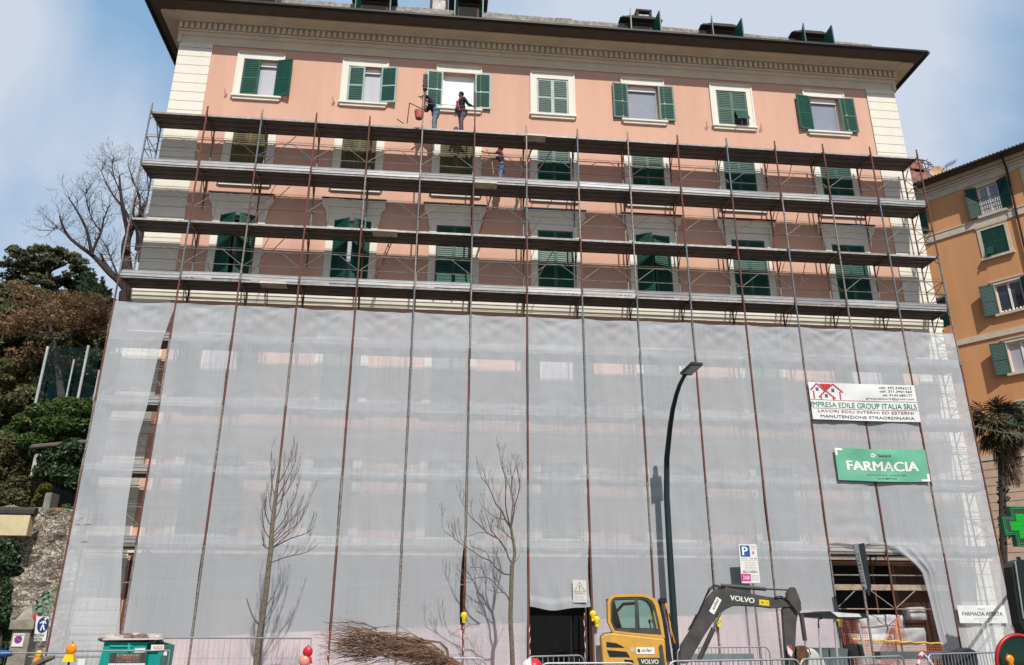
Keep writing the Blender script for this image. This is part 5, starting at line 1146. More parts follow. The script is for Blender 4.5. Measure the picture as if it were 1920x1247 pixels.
# ---------------------------------------------------------------- red and white helmet of a passer-by in front
t = thing('person', 'person mostly below the frame wearing a red and white helmet near the dark doorway', 'person', (12.631, -0.477, 0))
hp_ = (11.659, -8.2, 1.086)
hx, hy, hz = hp_[0], hp_[1], hp_[2]+.02
V = [(hx,hy,.9),(hx,hy,1.1),(hx,hy,hz-.38),(hx,hy,hz-.20),(hx,hy-.01,hz-.12),(hx,hy,hz)]
t.location = (hx, hy, 0); OFF[t.name] = Vector((hx,hy,0))
def figure(t, J, skinm, top, bot, shoe, hair=None, hat=None, scale=1.0, rest=None):
    """one continuous skinned body from a dict of joints, clothing as children following it"""
    o = OFF[t.name]; L_ = lambda k: Vector(J[k]) - o
    V = []; E = []; R_ = []; idx = {}
    def v(k, p, r): idx[k] = len(V); V.append(p); R_.append(r*scale); return idx[k]
    def e(a, b): E.append((idx[a], idx[b]))
    v('pel', L_('pel'), .105); v('chest', L_('chest'), (.135)); v('neck', L_('neck'), .052); 
    hd_ = (L_('head')-L_('neck')); v('jaw', L_('neck')+hd_*.45, .062); v('head', L_('neck')+hd_*.85, .085); v('crown', L_('neck')+hd_*1.25, .06)
    e('pel','chest'); e('chest','neck'); e('neck','jaw'); e('jaw','head'); e('head','crown')
    fw_ = Vector(J.get('face', (0,-1,0))).normalized(); v('nose', L_('neck')+hd_*.72+fw_*.10, .016); e('head','nose')
    for s_ in 'lr':
        v('sh'+s_, L_('sh'+s_), .058); v('el'+s_, L_('el'+s_), .042); v('wr'+s_, L_('wr'+s_), .027); e('chest','sh'+s_); e('sh'+s_,'el'+s_); e('el'+s_,'wr'+s_)
        d = (L_('wr'+s_)-L_('el'+s_)).normalized(); sd_ = d.cross(Vector((0,0,1)) if abs(d.z) < .9 else Vector((0,1,0))).normalized()
        v('pa'+s_, L_('wr'+s_)+d*.055, .028); e('wr'+s_,'pa'+s_)
        for q in range(4):
            a_ = L_('wr'+s_)+d*.10+sd_*(q-1.5)*.02; ln = (.055,.07,.075,.05)[q]
            v('f%d%s' % (q,s_), a_, .010); v('g%d%s' % (q,s_), a_+(d*.8+fw_*.3)*ln, .008); e('pa'+s_, 'f%d%s' % (q,s_)); e('f%d%s' % (q,s_), 'g%d%s' % (q,s_))
        v('th'+s_, L_('wr'+s_)+d*.06+sd_*.05, .011); e('pa'+s_,'th'+s_)
        v('hi'+s_, L_('hi'+s_), .088); v('kn'+s_, L_('kn'+s_), .06); v('an'+s_, L_('an'+s_), .04); v('to'+s_, L_('to'+s_), .035)
        e('pel','hi'+s_); e('hi'+s_,'kn'+s_); e('kn'+s_,'an'+s_); e('an'+s_,'to'+s_)
    skin('body', V, E, R_, skinm, t)
    P = lambda keys, edges, rs: ([L_(k) if k in J else V[idx[k]] for k in keys], edges, [r*scale for r in rs])
    a = P(['pel','chest','neck','shl','ell','wrl','shr','elr','wrr'], [(0,1),(1,2),(1,3),(3,4),(4,5),(1,6),(6,7),(7,8)], [.128,.158,.068,.078,.060,.048,.078,.060,.048])
    if rest != 'bare': skin('jacket', a[0], a[1], a[2], top, t)
    else:
        a = P(['pel','chest','neck','shl','mell','shr','melr'], [(0,1),(1,2),(1,3),(3,4),(1,5),(5,6)], [.128,.152,.064,.076,.062,.076,.062]) if 0 else ([L_('pel'), L_('chest'), L_('neck'), L_('shl'), L_('shl').lerp(L_('ell'),.7), L_('shr'), L_('shr').lerp(L_('elr'),.7)], [(0,1),(1,2),(1,3),(3,4),(1,5),(5,6)], [.128,.152,.064,.076,.062,.076,.062])
        skin('shirt', a[0], a[1], a[2], top, t)
    b = P(['pel','hil','knl','anl','hir','knr','anr'], [(0,1),(1,2),(2,3),(0,4),(4,5),(5,6)], [.125,.108,.082,.066,.108,.082,.066]); skin('trousers', b[0], b[1], b[2], bot, t)
    for s_ in 'lr':
        skin('shoe', [L_('an'+s_), L_('an'+s_).lerp(L_('to'+s_), .5)-Vector((0,0,.02)), L_('to'+s_)], [(0,1),(1,2)], [.055,.052,.045], shoe, t)
    hc = V[idx['head']]+hd_.normalized()*.035
    if hair: s = MB(); s.ell((hc.x-fw_.x*.025, hc.y-fw_.y*.025, hc.z+.02), (.098,.105,.095), 12, 8); s.build('hair', hair, t, smooth=True, local=True)
    if hat:
        s = MB(); s.ell((hc.x, hc.y, hc.z+.03), (.115,.13,.10), 14, 8); s.tube([(hc.x+.13*math.cos(k*.6283)+fw_.x*.03, hc.y+.14*math.sin(k*.6283)+fw_.y*.03, hc.z+.0) for k in range(11)], .012, 4); s.build('helmet', hat, t, smooth=True, local=True)
def stand(x, y, z, face=(0,-1,0), lean=(0,0), arms=None, H=1.74, step=.12):
    """joints of a standing adult with feet on z"""
    f = Vector(face).normalized(); r_ = Vector((-f.y, f.x, 0)); k = H/1.74; b = Vector((x, y, z)); U = Vector((0,0,1)); ln = f*lean[0] + r_*lean[1]
    J = {'pel': b+U*.95*k, 'chest': b+U*1.30*k+ln*.35, 'neck': b+U*1.49*k+ln*.55, 'head': b+U*1.66*k+ln*.7, 'face': f}
    for s_, g_ in (('l', 1), ('r', -1)):
        J['sh'+s_] = b+U*1.41*k+r_*.19*g_*k+ln*.5; J['hi'+s_] = b+U*.88*k+r_*.10*g_; J['kn'+s_] = b+U*.48*k+r_*.11*g_+f*(.04+step*.5*g_); J['an'+s_] = b+U*.09*k+r_*.11*g_+f*step*g_*.8; J['to'+s_] = J['an'+s_]+f*.16-U*.045
        J['el'+s_] = J['sh'+s_]-U*.29*k+r_*.05*g_; J['wr'+s_] = J['el'+s_]-U*.25*k+f*.06
    if arms: J.update({k_: Vector(v_) for k_, v_ in arms.items()})
    return J
M_skin = mat('skin', (.42,.24,.17), .6, var=.05); M_skind = mat('dark_skin', (.10,.05,.04), .6, var=.05)
M_navy = mat('navy_cloth', (.015,.02,.035), .9); M_jean = mat('washed_blue_denim', (.16,.22,.30), .9, var=.15, scale=8); M_greyt = mat('grey_trousers', (.10,.10,.12), .9, var=.15, scale=8); M_maroon = mat('maroon_cloth', (.10,.025,.035), .9); M_boot = mat('dark_boot', (.03,.025,.02), .8); M_hair = mat('dark_hair', (.03,.02,.015), .9)
M_helm = mat('white_helmet', (.70,.68,.66), .3)
figure(t, stand(hx, hy, hz-1.76, face=(-1,-.3,0)), M_skin, M_navy, M_greyt, M_boot)
s = MB(); s.ell((hx, hy, hz-.06), (.19,.17,.15), 18, 10); s.build('helmet', M_helm, t, smooth=True)
s = MB(); s.ell((hx+.035, hy-.012, hz-.055), (.165,.165,.148), 18, 10); s.build('helmet_shell', M_red, t, smooth=True)
# workers on the scaffold
zt = 17.76
a1 = (9.427, 0.45, 18.097); t = thing('person', 'worker in dark top and light jeans bending to the hoist on the top deck', 'person', (a1[0], .45, zt), 'workers on the scaffolding')
hd1 = (9.028, 0.35, 19.206); J = stand(a1[0], .45, zt, face=(-1,-.25,0), lean=(.42,0), H=1.72, step=.08)
J['head'] = Vector(hd1)+Vector((0,0,-.02)); J['neck'] = J['head']+Vector((.14,.02,-.15)); J['chest'] = J['neck'].lerp(J['pel'], .38); J['pel'] = J['pel']+Vector((.02,.0,-.03))
for s_, g_ in (('l',-1),('r',1)): J['sh'+s_] = J['chest']+Vector((-.03, .16*g_, .10))
J['elr'] = J['shr']+Vector((-.16,.0,-.24)); J['wrr'] = Vector((9.01, 0.3, 18.717)); J['ell'] = J['shl']+Vector((-.12,-.05,.14)); J['wrl'] = Vector((8.942, 0.1, 19.057))
figure(t, J, M_skin, M_navy, M_jean, M_boot, hat=mat('orange_cap', (.62,.20,.08), .6))
s = MB(); hpv = J['pel']; s.box(hpv.x-.10, hpv.x+.02, hpv.y-.16, hpv.y+.12, hpv.z+.06, hpv.z+.18); s.build('shirt_hem', mat('bright_blue_cloth', (.06,.30,.55), .9), t)
a2 = (10.363, 0.45, 18.142); t = thing('person', 'worker in dark jacket with red straps standing at the white window, hand on the upright', 'person', (a2[0], .45, zt), 'workers on the scaffolding')
J = stand(a2[0], .45, zt, face=(-.9,-.5,0), lean=(.12,0), H=1.80, step=.14)
J['ell'] = J['shl']; hl = Vector((10.71, 0.15, 18.825)); 
for s_ in 'lr':
    pass
R_side = 'l' if J['shl'].x > J['shr'].x else 'r'
J['el'+R_side] = J['sh'+R_side].lerp(hl, .5)+Vector((0,0,-.10)); J['wr'+R_side] = hl
O_side = 'r' if R_side == 'l' else 'l'
J['el'+O_side] = J['sh'+O_side]+Vector((-.06,-.03,-.29)); J['wr'+O_side] = J['el'+O_side]+Vector((-.02,-.08,-.24))
figure(t, J, M_skind, M_navy, M_greyt, M_boot, hair=M_hair)
s = MB(); c_ = J['chest']; f_ = Vector((-.9,-.5,0)).normalized(); r2_ = Vector((.5,-.9,0)).normalized()
for g_ in (-.09,.09): s.tube([J['chest']+r2_*g_-f_*.02+Vector((0,0,.22)), J['chest']+r2_*g_+f_*.165+Vector((0,0,.08)), J['chest']+r2_*g_*.6+f_*.17-Vector((0,0,.14)), J['pel']+r2_*g_*.5+f_*.14], .025, 5)
s.tube([J['pel']+Vector((.15*math.cos(k*.785), .14*math.sin(k*.785), .06)) for k in range(9)], .03, 5); s.build('harness', mat('pinkish_red_strap', (.50,.09,.14), .7), t)
a3 = (11.798, 0.5, 16.249); t = thing('person', 'worker in maroon T-shirt and pale jeans reaching left on the second highest deck', 'person', (a3[0], .5, 15.76), 'workers on the scaffolding')
J = stand(a3[0], .5, 15.76, face=(-1,.1,0), lean=(.1,0), H=1.68, step=.05)
for s_ in 'lr': J['el'+s_] = J['sh'+s_]+Vector((-.27,0,-.06)); J['wr'+s_] = J['el'+s_]+Vector((-.24,0,.02))
figure(t, J, M_skin, M_maroon, M_jean, M_boot, hair=mat('brown_hair', (.12,.05,.035), .9), rest='bare')
s = MB(); s.tube([(11.438, 0.5, 16.891), (11.262, 0.45, 17.259)], .02, 6); s.tube([(11.438, 0.5, 16.891), (11.52, 0.5, 16.231)], .018, 6); tag(s.build('pole', M_wood), 'thin pole held upright by the worker on the second highest deck', 'pole')
# hoist with bucket
t = thing('rope_hoist', 'electric rope hoist fixed to the raised upright on the top deck', 'hoist', (9.0, 0, zt))
s = MB(); s.tube([(9.03,-.02,18.4),(9.03,-.04,19.65)], .03, 6); hz_ = (8.974, -0.1, 19.674)
s.build('post', M_rust, t)
s = MB()
for k in range(9): zz = 19.25+k*.07; s.box(8.95+.02*math.sin(k*2), 9.09+.02*math.cos(k*3), -.12, .02, zz, zz+.035)
s.tube([(9.02,-.05,19.2),(9.02,-.05,19.95)], .02, 5); s.build('motor', mat('dirty_hoist_metal', (.14,.12,.11), .6, var=.4, scale=20), t)
s = MB(); s.tube([(8.521, -0.1, 18.608), (9.121, -0.1, 18.323)], .018, 5); s.tube([(8.521, -0.1, 18.608), (8.459, 0.1, 17.893)], .018, 5); s.tube([(8.118, -0.1, 17.922), (8.35, 0.1, 17.885)], .016, 5); s.tube([(8.984, -0.1, 18.977),(8.938, -0.1, 18.31)], .008, 4); s.build('arm', M_rust, t)
bk_ = (8.864, -0.1, 18.129); t = thing('bucket', 'pink plastic builder bucket hanging from the hoist on the top deck', 'bucket', bk_)
s = MB(); n_ = 16; b0, b1_ = .115, .165; V = []; F = []
for z_, r_ in ((-.14,b0),(.14,b1_),(.14,b1_-.012),(-.12,b0-.012)):
    V += [(bk_[0]+r_*math.cos(k*2*math.pi/n_), bk_[1]+r_*math.sin(k*2*math.pi/n_), bk_[2]+z_) for k in range(n_)]
for j in range(3): F += [(j*n_+k, j*n_+(k+1)%n_, (j+1)*n_+(k+1)%n_, (j+1)*n_+k) for k in range(n_)]
F += [tuple(range(n_-1,-1,-1)), tuple(range(3*n_, 4*n_))]; s.add(V, F); s.build('pail', mat('pink_bucket_plastic', (.52,.13,.12), .5), t, smooth=False)
s = MB(); s.tube([(bk_[0]+.165*math.cos(a_), bk_[1], bk_[2]+.14+.16*math.sin(a_)) for a_ in [math.pi*k/8 for k in range(9)]], .006, 4); s.build('handle', M_grey, t)
# ladders
def ladder(a, b, label):
    a, b = Vector(a), Vector(b); d = b-a; Lb = d.length; t = thing('ladder', label, 'ladder', a, 'metal ladders between the decks')
    s = MB()
    for g_ in (-.0, .0): pass
    for off in (Vector((-.0,-.17,0)), Vector((.0,.17,0))): s.tube([a+off, b+off], .018, 5)
    s.build('rails', M_rust, t); s = MB()
    for k in range(1, int(Lb/.28)): p = a+d*(k*.28/Lb); s.tube([p+Vector((0,-.17,0)), p+Vector((0,.17,0))], .012, 4)
    s.build('rungs', M_grey, t)
for (p, q, lb) in (((12.3,.5,15.77),(12.95,.5,17.75),'ladder below the open trapdoor of the top deck'), ((11.0,.5,13.77),(11.5,.5,15.75),'ladder leading up to the second highest deck, near the centre'), ((7.55,.5,11.77),(8.2,.5,13.75),'ladder leading up to the third deck, left of centre'), ((4.5,.5,9.77),(4.3,.5,11.75),'ladder from behind the netting up to the lowest open deck')):
    ladder(p, q, lb)
# small things on the decks
def lump(name, loc, r_, m, label, cat, sq=.6):
    s = MB(); s.ell(loc, (r_*1.2, r_*.7, r_*sq), 14, 8, jit=.12); tag(s.build(name, m, smooth=True), label, cat)
M_bagd = mat('grey_tarp', (.10,.105,.115), .7, var=.3, scale=8)
lump('tarp_bundle', (16.05,.6,15.86), .3, M_bagd, 'dark grey tarpaulin bundle on the second highest deck, right of centre', 'tarp')
lump('tarp_bundle', (1.0,.55,11.84), .32, M_bagd, 'dark tarpaulin heap at the left end of the lowest open deck', 'tarp', .45)
lump('sack', (8.95,.6,11.95), .2, mat('white_sack', (.66,.65,.62), .8), 'white sack on the lowest open deck behind the toe board', 'sack')
lump('sack', (16.1,.5,13.85), .12, mat('white_sack', (.66,.65,.62), .8), 'small pale bag on the third deck', 'sack')

# ---------------------------------------------------------------- orange building on the right
ORI = Vector((38.05, 15.1, 0)); TU = Vector((.6063, -.7953, 0)).normalized(); ang = math.atan2(TU.y, TU.x)
ob = thing('orange_apartment_building', 'tall orange apartment building with cream bands and green shutters at the right', 'building', ORI, None, ang)
M_greend = mat('deep_green_shutter', (0.006,.062,.044), .5, var=.15, scale=4)
M_or = mat('orange_plaster', (.66,.335,.15), .9, var=.08, scale=.7, bump=.1, streak=True); M_oc = mat('pale_stone_trim', (.62,.55,.44), .9, var=.08)
U0, U1 = -9.0, 9.0; DB = 12.0
WN_ = [('w1', 2.85, 3.85, 23.0, 24.75, 'open'), ('w2', 2.55, 3.72, 20.5, 22.15, 'shut'), ('w3', 2.62, 3.85, 17.2, 18.85, 'open'), ('w4', 2.55, 3.85, 13.9, 15.55, 'open')]
fl0 = [(.0,23.0,24.75),(.0,20.5,22.15),(.0,17.2,18.85),(.0,13.9,15.55),(0,10.7,12.3)]
holes = []
for du in (0, -4.3, -8.0+.2):
    for (nm, a, b, c, d, st) in WN_: holes.append((a+du, b+du, c, d))
holes += [(2.6,3.85,10.6,12.2), (6.9,8.1,23.0,24.75),(6.9,8.1,20.5,22.15),(6.9,8.1,17.2,18.85),(6.9,8.1,13.9,15.55)]
holes = [h for h in holes if h[0] > U0+.3]
s = MB(); wall_face(s, U0, U1, 9.6, 25.9, 0, holes, .3)
s.quad((U0,0,0),(U0,DB,0),(U0,DB,25.9),(U0,0,25.9)); s.quad((U1,0,0),(U1,0,25.9),(U1,DB,25.9),(U1,DB,0)); s.quad((U0,DB,0),(U1,DB,0),(U1,DB,25.9),(U0,DB,25.9)); s.build('wall', M_or, ob, local=True)
s = MB(); z = 0.0
s.box(U0, U1, .04, .3, 0, 9.6)
while z < 9.5: s.box(U0, U1, -.06, .05, z+.015, z+.40); z += .415
s.build('stone_base', mat('pale_peach_stone', (.62,.47,.36), .9, var=.1), ob, local=True)
s = MB(); s.box(U0, U1, -.07, .02, 22.40, 22.80); s.box(U0, U1, -.10, .02, 22.80, 22.86); s.box(U0, U1, -.07, .02, 15.98, 16.28); s.box(U0, U1, -.09, .02, 9.6, 9.9)
s.box(U0, 2.35, -.05, .02, 25.0, 25.9); s.box(2.35, 4.9, -.05, .02, 25.05, 25.9); s.box(4.9, U1, -.05, .02, 25.1, 25.9)
s.box(U0, U1, -.25, -.0, 25.72, 25.9)
for k in range(3): s.box(U0, U1, -.07-.03*k, -.04, 25.2+.17*k, 25.32+.17*k)
s.build('cream_band', M_oc, ob, local=True)
s = MB(); z = 9.9
while z < 25.0: s.box(5.05, 6.2, -.06, .02, z+.01, z+.40); z += .41
s.build('quoin', M_oc, ob, local=True)
s = MB(); s.box(U0-.3, U1+.3, -.75, DB, 25.92, 26.0, 1); s.add([(U0-.3,-.78,26.0),(U1+.3,-.78,26.0),(U1+.3,DB/2,28.2),(U0-.3,DB/2,28.2),(U1+.3,DB,26.0),(U0-.3,DB,26.0)], [(0,1,2,3),(3,2,4,5),(1,4,2),(0,3,5)], 0)
k = 0; u = U0-.3
while u < U1+.3: s.tube([(u,-.80,26.03),(u,-.2,26.30)], .07, 6, 0); u += .19
rfo = s.build('roof', [mat('pink_terracotta_tile', (.42,.20,.15), .9, var=.25, scale=6, island=.25), M_soffit], ob, local=True)
s = MB(); s.tube([(U0-.3,-.84,25.93),(U1+.3,-.84,25.93)], .08, 8); s.tube([(4.52,-.8,25.95),(4.5,-.15,25.3),(4.42,-.12,20),(4.42,-.12,9)], .055, 8); s.build('gutter', M_gutter, ob, local=True)
def obwin(a, b, c, d, st, idx):
    tw = .17; s = MB(); s.box(a-tw, a, -.04, .02, c, d+tw); s.box(b, b+tw, -.04, .02, c, d+tw); s.box(a, b, -.04, .02, d, d+tw); s.box(a-tw-.05, b+tw+.05, -.07, .02, d+tw, d+tw+.07)
    w_ = s.build('window', M_oc, ob, local=True)
    s = MB(); s.box(a-tw-.05, b+tw+.05, -.16, .02, c-.13, c); s.build('sill', M_oc, w_, local=True)
    s = MB(); f = .06; s.box(a, a+f, .1, .16, c, d); s.box(b-f, b, .1, .16, c, d); s.box(a+f, b-f, .1, .16, c, c+f); s.box(a+f, b-f, .1, .16, d-f, d); s.box((a+b)/2-.05, (a+b)/2+.05, .09, .17, c+f, d-f)
    if idx == 0: s.box(a+f, b-f, .095, .165, c+1.0, c+1.04)
    s.build('frame', M_white, w_, local=True)
    s = MB(); s.box(a+f, b-f, .13, .14, c+f, d-f); s.build('pane', M_glassw if idx == 3 else M_pgrey if idx == 0 else M_glass, w_, local=True)
    hw = (b-a)/2
    if st == 'shut':
        for side in (-1, 1):
            m_ = shutter_mesh(hw-.01, d-c-.02); o = MB(); o.add([((a+b)/2+side*(hw-.0)-side*v[0], v[1]+.02, v[2]+c+.01) for v in m_.v], m_.f); o.mi = m_.mi; o.build('shutter', [M_greend, M_greend], w_, local=True)
        s = MB(); 
        for k in range(6): z_ = c+.62-k*.09; y_ = -.05-k*.045; s.quad((a+.1,y_,z_),(a+.48,y_,z_),(a+.48,y_-.03,z_-.08),(a+.1,y_-.03,z_-.08))
        s.box(a+.06,a+.1,-.34,-.28,c+.02,c+.16); s.build('shutter_flap', M_greend, w_, local=True)
    else:
        for side in (-1, 1):
            m_ = shutter_mesh(hw+.08, d-c+.1); o = MB(); hx_ = a if side < 0 else b
            o.add([(hx_+side*.02+side*(v[0]*math.cos(.35)), -.06-abs(v[0])*math.sin(.35)+v[1]*.8, v[2]+c-.05) for v in m_.v], m_.f); o.mi = m_.mi; o.build('shutter', [M_greend, M_greend], w_, local=True)
    if idx == 0:
        s = MB(); s.tube([(a,-.12,c+.95),(b,-.12,c+.95)], .025, 5, 1); s.box(a+.02, b-.02, -.10, -.09, c, c+.04)
        for k in range(9):
            u_ = a+.05+(b-a-.1)*k/8; 
            for z_ in (.15,.42,.69): s.tube([(u_+.05*math.cos(q*1.05), -.11, c+z_+.12*math.sin(q*1.05)) for q in range(7)], .012, 4)
        s.build('railing', [M_white, M_black], w_, local=True)
    if idx == 2:
        s = MB()
        for k in range(7): s.ell((a+.12+k*(b-a-.2)/6, -.05, c+.06), (.06,.05,.06), 7, 5, jit=.2)
        s.build('flower_pots', M_white, w_, local=True)
ct = 0
for h in holes:
    st = 'shut' if 20 < h[2] < 22 else 'open'
    if 22.5 < h[2]: i_ = 0
    elif h[2] > 20: i_ = 1
    elif h[2] > 16.5: i_ = 2
    else: i_ = 3
    obwin(*h, st, i_)
# roof terrace with iron pergola behind, dish and antenna
tb = thing('roof_terrace_block', 'pink terrace block with a dark iron pergola behind the right end of the scaffolding', 'building', (41.935, 20, 29.475))
q = [(40.729, 29.113), (42.456, 29.219), (42.766, 31.411), (41.051, 30.877)]
s = MB(); zt_ = (41.957, 20, 30.6)[2]; xa_, xb_ = (40.437, 20, 29.589)[0], (42.629, 20, 29.518)[0]; s.box(xa_, xb_, 20, 24, 24.0, zt_); s.box(xa_+.8, xa_+1.5, 19.9, 20.5, zt_, zt_+.9); s.box(xb_-1.1, xb_-.4, 20, 21.5, zt_-.2, zt_+.55); s.build('wall', mat('faded_pink_terrace_wall', (.40,.19,.14), .9, var=.3, scale=2), tb)
s = MB(); cxd, zd, rd = (42.34, 21.5, 30.397)[0], (42.34, 21.5, 30.397)[2], 1.6
for k in range(12):
    a_ = k*math.pi/6
    s.tube([(cxd+rd*math.cos(a_)*math.cos(b_), 21.5+rd*math.sin(a_)*math.cos(b_), zd+.2+rd*.95*math.sin(b_)) for b_ in [i*math.pi/16 for i in range(9)]], .03, 4)
for b_ in (.0, .35, .75, 1.1): s.tube([(cxd+rd*math.cos(a_)*math.cos(b_), 21.5+rd*math.sin(a_)*math.cos(b_), zd+.2+rd*.95*math.sin(b_)) for a_ in [i*math.pi/12 for i in range(25)]], .025, 4)
rr = random.Random(3)
for k in range(60):
    a_, b_ = rr.uniform(0,6.28), rr.uniform(.1,1.3); p = Vector((cxd+rd*math.cos(a_)*math.cos(b_), 21.5+rd*math.sin(a_)*math.cos(b_), zd+.2+rd*.95*math.sin(b_)))
    s.tube([p, p+Vector((rr.uniform(-.4,.4), rr.uniform(-.4,.4), rr.uniform(-.25,.25)))], .02, 3)
s.build('pergola', mat('dark_iron', (.03,.03,.045), .6), tb)
pdh = (41.24, 17.5, 28.722); t = thing('satellite_dish', 'pale orange satellite dish above the orange building roof', 'satellite dish', pdh)
s = MB(); V = []; F = []; n_ = 18
for j in range(5):
    for k in range(n_): r_ = .50*j/4 if j else .01; V.append((pdh[0]+r_*math.cos(k*2*math.pi/n_), pdh[1]-.25*(r_/.5)**2*.5, pdh[2]+r_*.92*math.sin(k*2*math.pi/n_)))
for j in range(4): F += [(j*n_+k, (j+1)*n_+k, (j+1)*n_+(k+1)%n_, j*n_+(k+1)%n_) for k in range(n_)]
s.add(V, F); s.build('reflector', mat('cream_orange_dish', (.62,.42,.22), .5), t, smooth=True); s = MB(); s.tube([(pdh[0],pdh[1]-.02,pdh[2]-.3),(pdh[0]+.05,pdh[1]-.55,pdh[2])], .02, 5); s.ell((pdh[0]+.05,pdh[1]-.58,pdh[2]), (.05,.06,.05), 8, 6); s.tube([(pdh[0],pdh[1]+.05,pdh[2]),(pdh[0],pdh[1]+.05,pdh[2]-1.2)], .03, 5); s.build('feed_arm', M_grey, t)
pa_ = (41.925, 17.5, 28.884); t = thing('tv_antenna', 'thin rooftop television antenna right of the satellite dish', 'antenna', pa_)
s = MB(); s.tube([(pa_[0],17.5,pa_[2]-1),(pa_[0],17.5,pa_[2]+.5)], .02, 5); b_ = Vector((pa_[0],17.5,pa_[2]+.45)); e_ = Vector((42.71, 17.5, 29.69)); s.tube([b_-(e_-b_)*.3, e_], .014, 4)
for k in range(7): p = b_+(e_-b_)*(k/7); s.tube([p+Vector((-.05,.3,-.1)), p+Vector((.05,-.3,.1))], .009, 3); s.tube([p+Vector((0,0,-.14)), p+Vector((0,0,.14))], .009, 3)
s.build('mast', M_dg, t)
s = MB(); A_, B_ = Vector((26.98,0,7.7)), Vector((27.732, -2, 7.025)); s.tube([A_.lerp(B_, k/10)-Vector((0,0,.12*math.sin(math.pi*k/10))) for k in range(11)], .011, 4); tag(s.build('overhead_cable', M_grey), 'thin pale cable running from the scaffolding across the palm crown', 'cable')

# ---------------------------------------------------------------- foliage
def leaves(name, clumps, n, size, m, parent, rr, flat=.6, aspect=1.6, bias=(0,0,.4)):
    """n small leaf quads spread through ellipsoid clumps [(c, r)]"""
    V = []; F = []; wts = [c[1][0]*c[1][1]*c[1][2] for c in clumps]; tot = sum(wts)
    for (c, r_), w_ in zip(clumps, wts):
        k = max(6, int(n*w_/tot))
        for q in range(k):
            while True:
                d = Vector((rr.uniform(-1,1), rr.uniform(-1,1), rr.uniform(-1,1)))
                if .05 < d.length <= 1: break
            d = d.normalized()*(d.length**.45)
            p = Vector((c[0]+d.x*r_[0], c[1]+d.y*r_[1], c[2]+d.z*r_[2]))
            nrm = (Vector((rr.gauss(0,1), rr.gauss(0,1), rr.gauss(0,1)*flat)) + Vector(bias)*1.5 + d*.8).normalized()
            a = nrm.cross(Vector((rr.gauss(0,1), rr.gauss(0,1), rr.gauss(0,1)))).normalized(); b = nrm.cross(a); s_ = size*rr.uniform(.6,1.3)
            i = len(V); V += [p-a*s_*aspect*.5, p+b*s_*.32, p+a*s_*aspect*.5, p-b*s_*.32]; F.append((i,i+1,i+2,i+3))
    mb = MB(); mb.v = [tuple(v) for v in V]; mb.f = F; mb.mi = [0]*len(F); return mb.build(name, m, parent)
def crown_clumps(c, r, k, rr, cr=.32):
    out = []
    for q in range(k):
        while True:
            d = Vector((rr.uniform(-1,1), rr.uniform(-1,1), rr.uniform(-1,1)))
            if d.length <= 1: break
        f = rr.uniform(.6, 1.25)*cr; out.append(((c[0]+d.x*r[0], c[1]+d.y*r[1], c[2]+d.z*r[2]), (r[0]*f, r[1]*f, r[2]*f*.8)))
    return out
F_dk = mat('dark_evergreen_leaves', (.19,.19,.085), .7, var=.3, scale=.8, island=.45, spec=.25); F_pine = mat('cedar_needles', (.16,.175,.085), .75, var=.3, scale=1.0, island=.4, spec=.2)
F_br = mat('dry_orange_brown_leaves', (.30,.165,.09), .8, var=.3, scale=1.6, island=.5, spec=.2, col2=(.15,.12,.06)); F_ivy = mat('bright_ivy_leaves', (.085,.14,.025), .5, var=.35, scale=1.2, island=.5, col2=(.035,.07,.018)); F_yel = mat('yellow_green_ivy', (.20,.21,.03), .55, var=.3, scale=2, island=.4)
F_cyp = mat('cypress_foliage', (.06,.10,.05), .8, var=.3, scale=1.5, island=.4, spec=.2); F_bush = mat('deep_green_shrub_leaves', (.06,.11,.045), .45, var=.3, scale=2, island=.5)
for m_ in (F_dk, F_pine, F_br, F_ivy, F_yel, F_cyp, F_bush):        # leaves let some light through
    t_ = m_.node_tree; b_ = t_.nodes['Principled BSDF']; tl_ = t_.nodes.new('ShaderNodeBsdfTranslucent'); mx_ = t_.nodes.new('ShaderNodeMixShader'); mx_.inputs[0].default_value = .4
    t_.links.new(b_.inputs['Base Color'].links[0].from_socket, tl_.inputs[0]); t_.links.new(b_.outputs[0], mx_.inputs[1]); t_.links.new(tl_.outputs[0], mx_.inputs[2]); t_.links.new(mx_.outputs[0], t_.nodes['Material Output'].inputs[0])
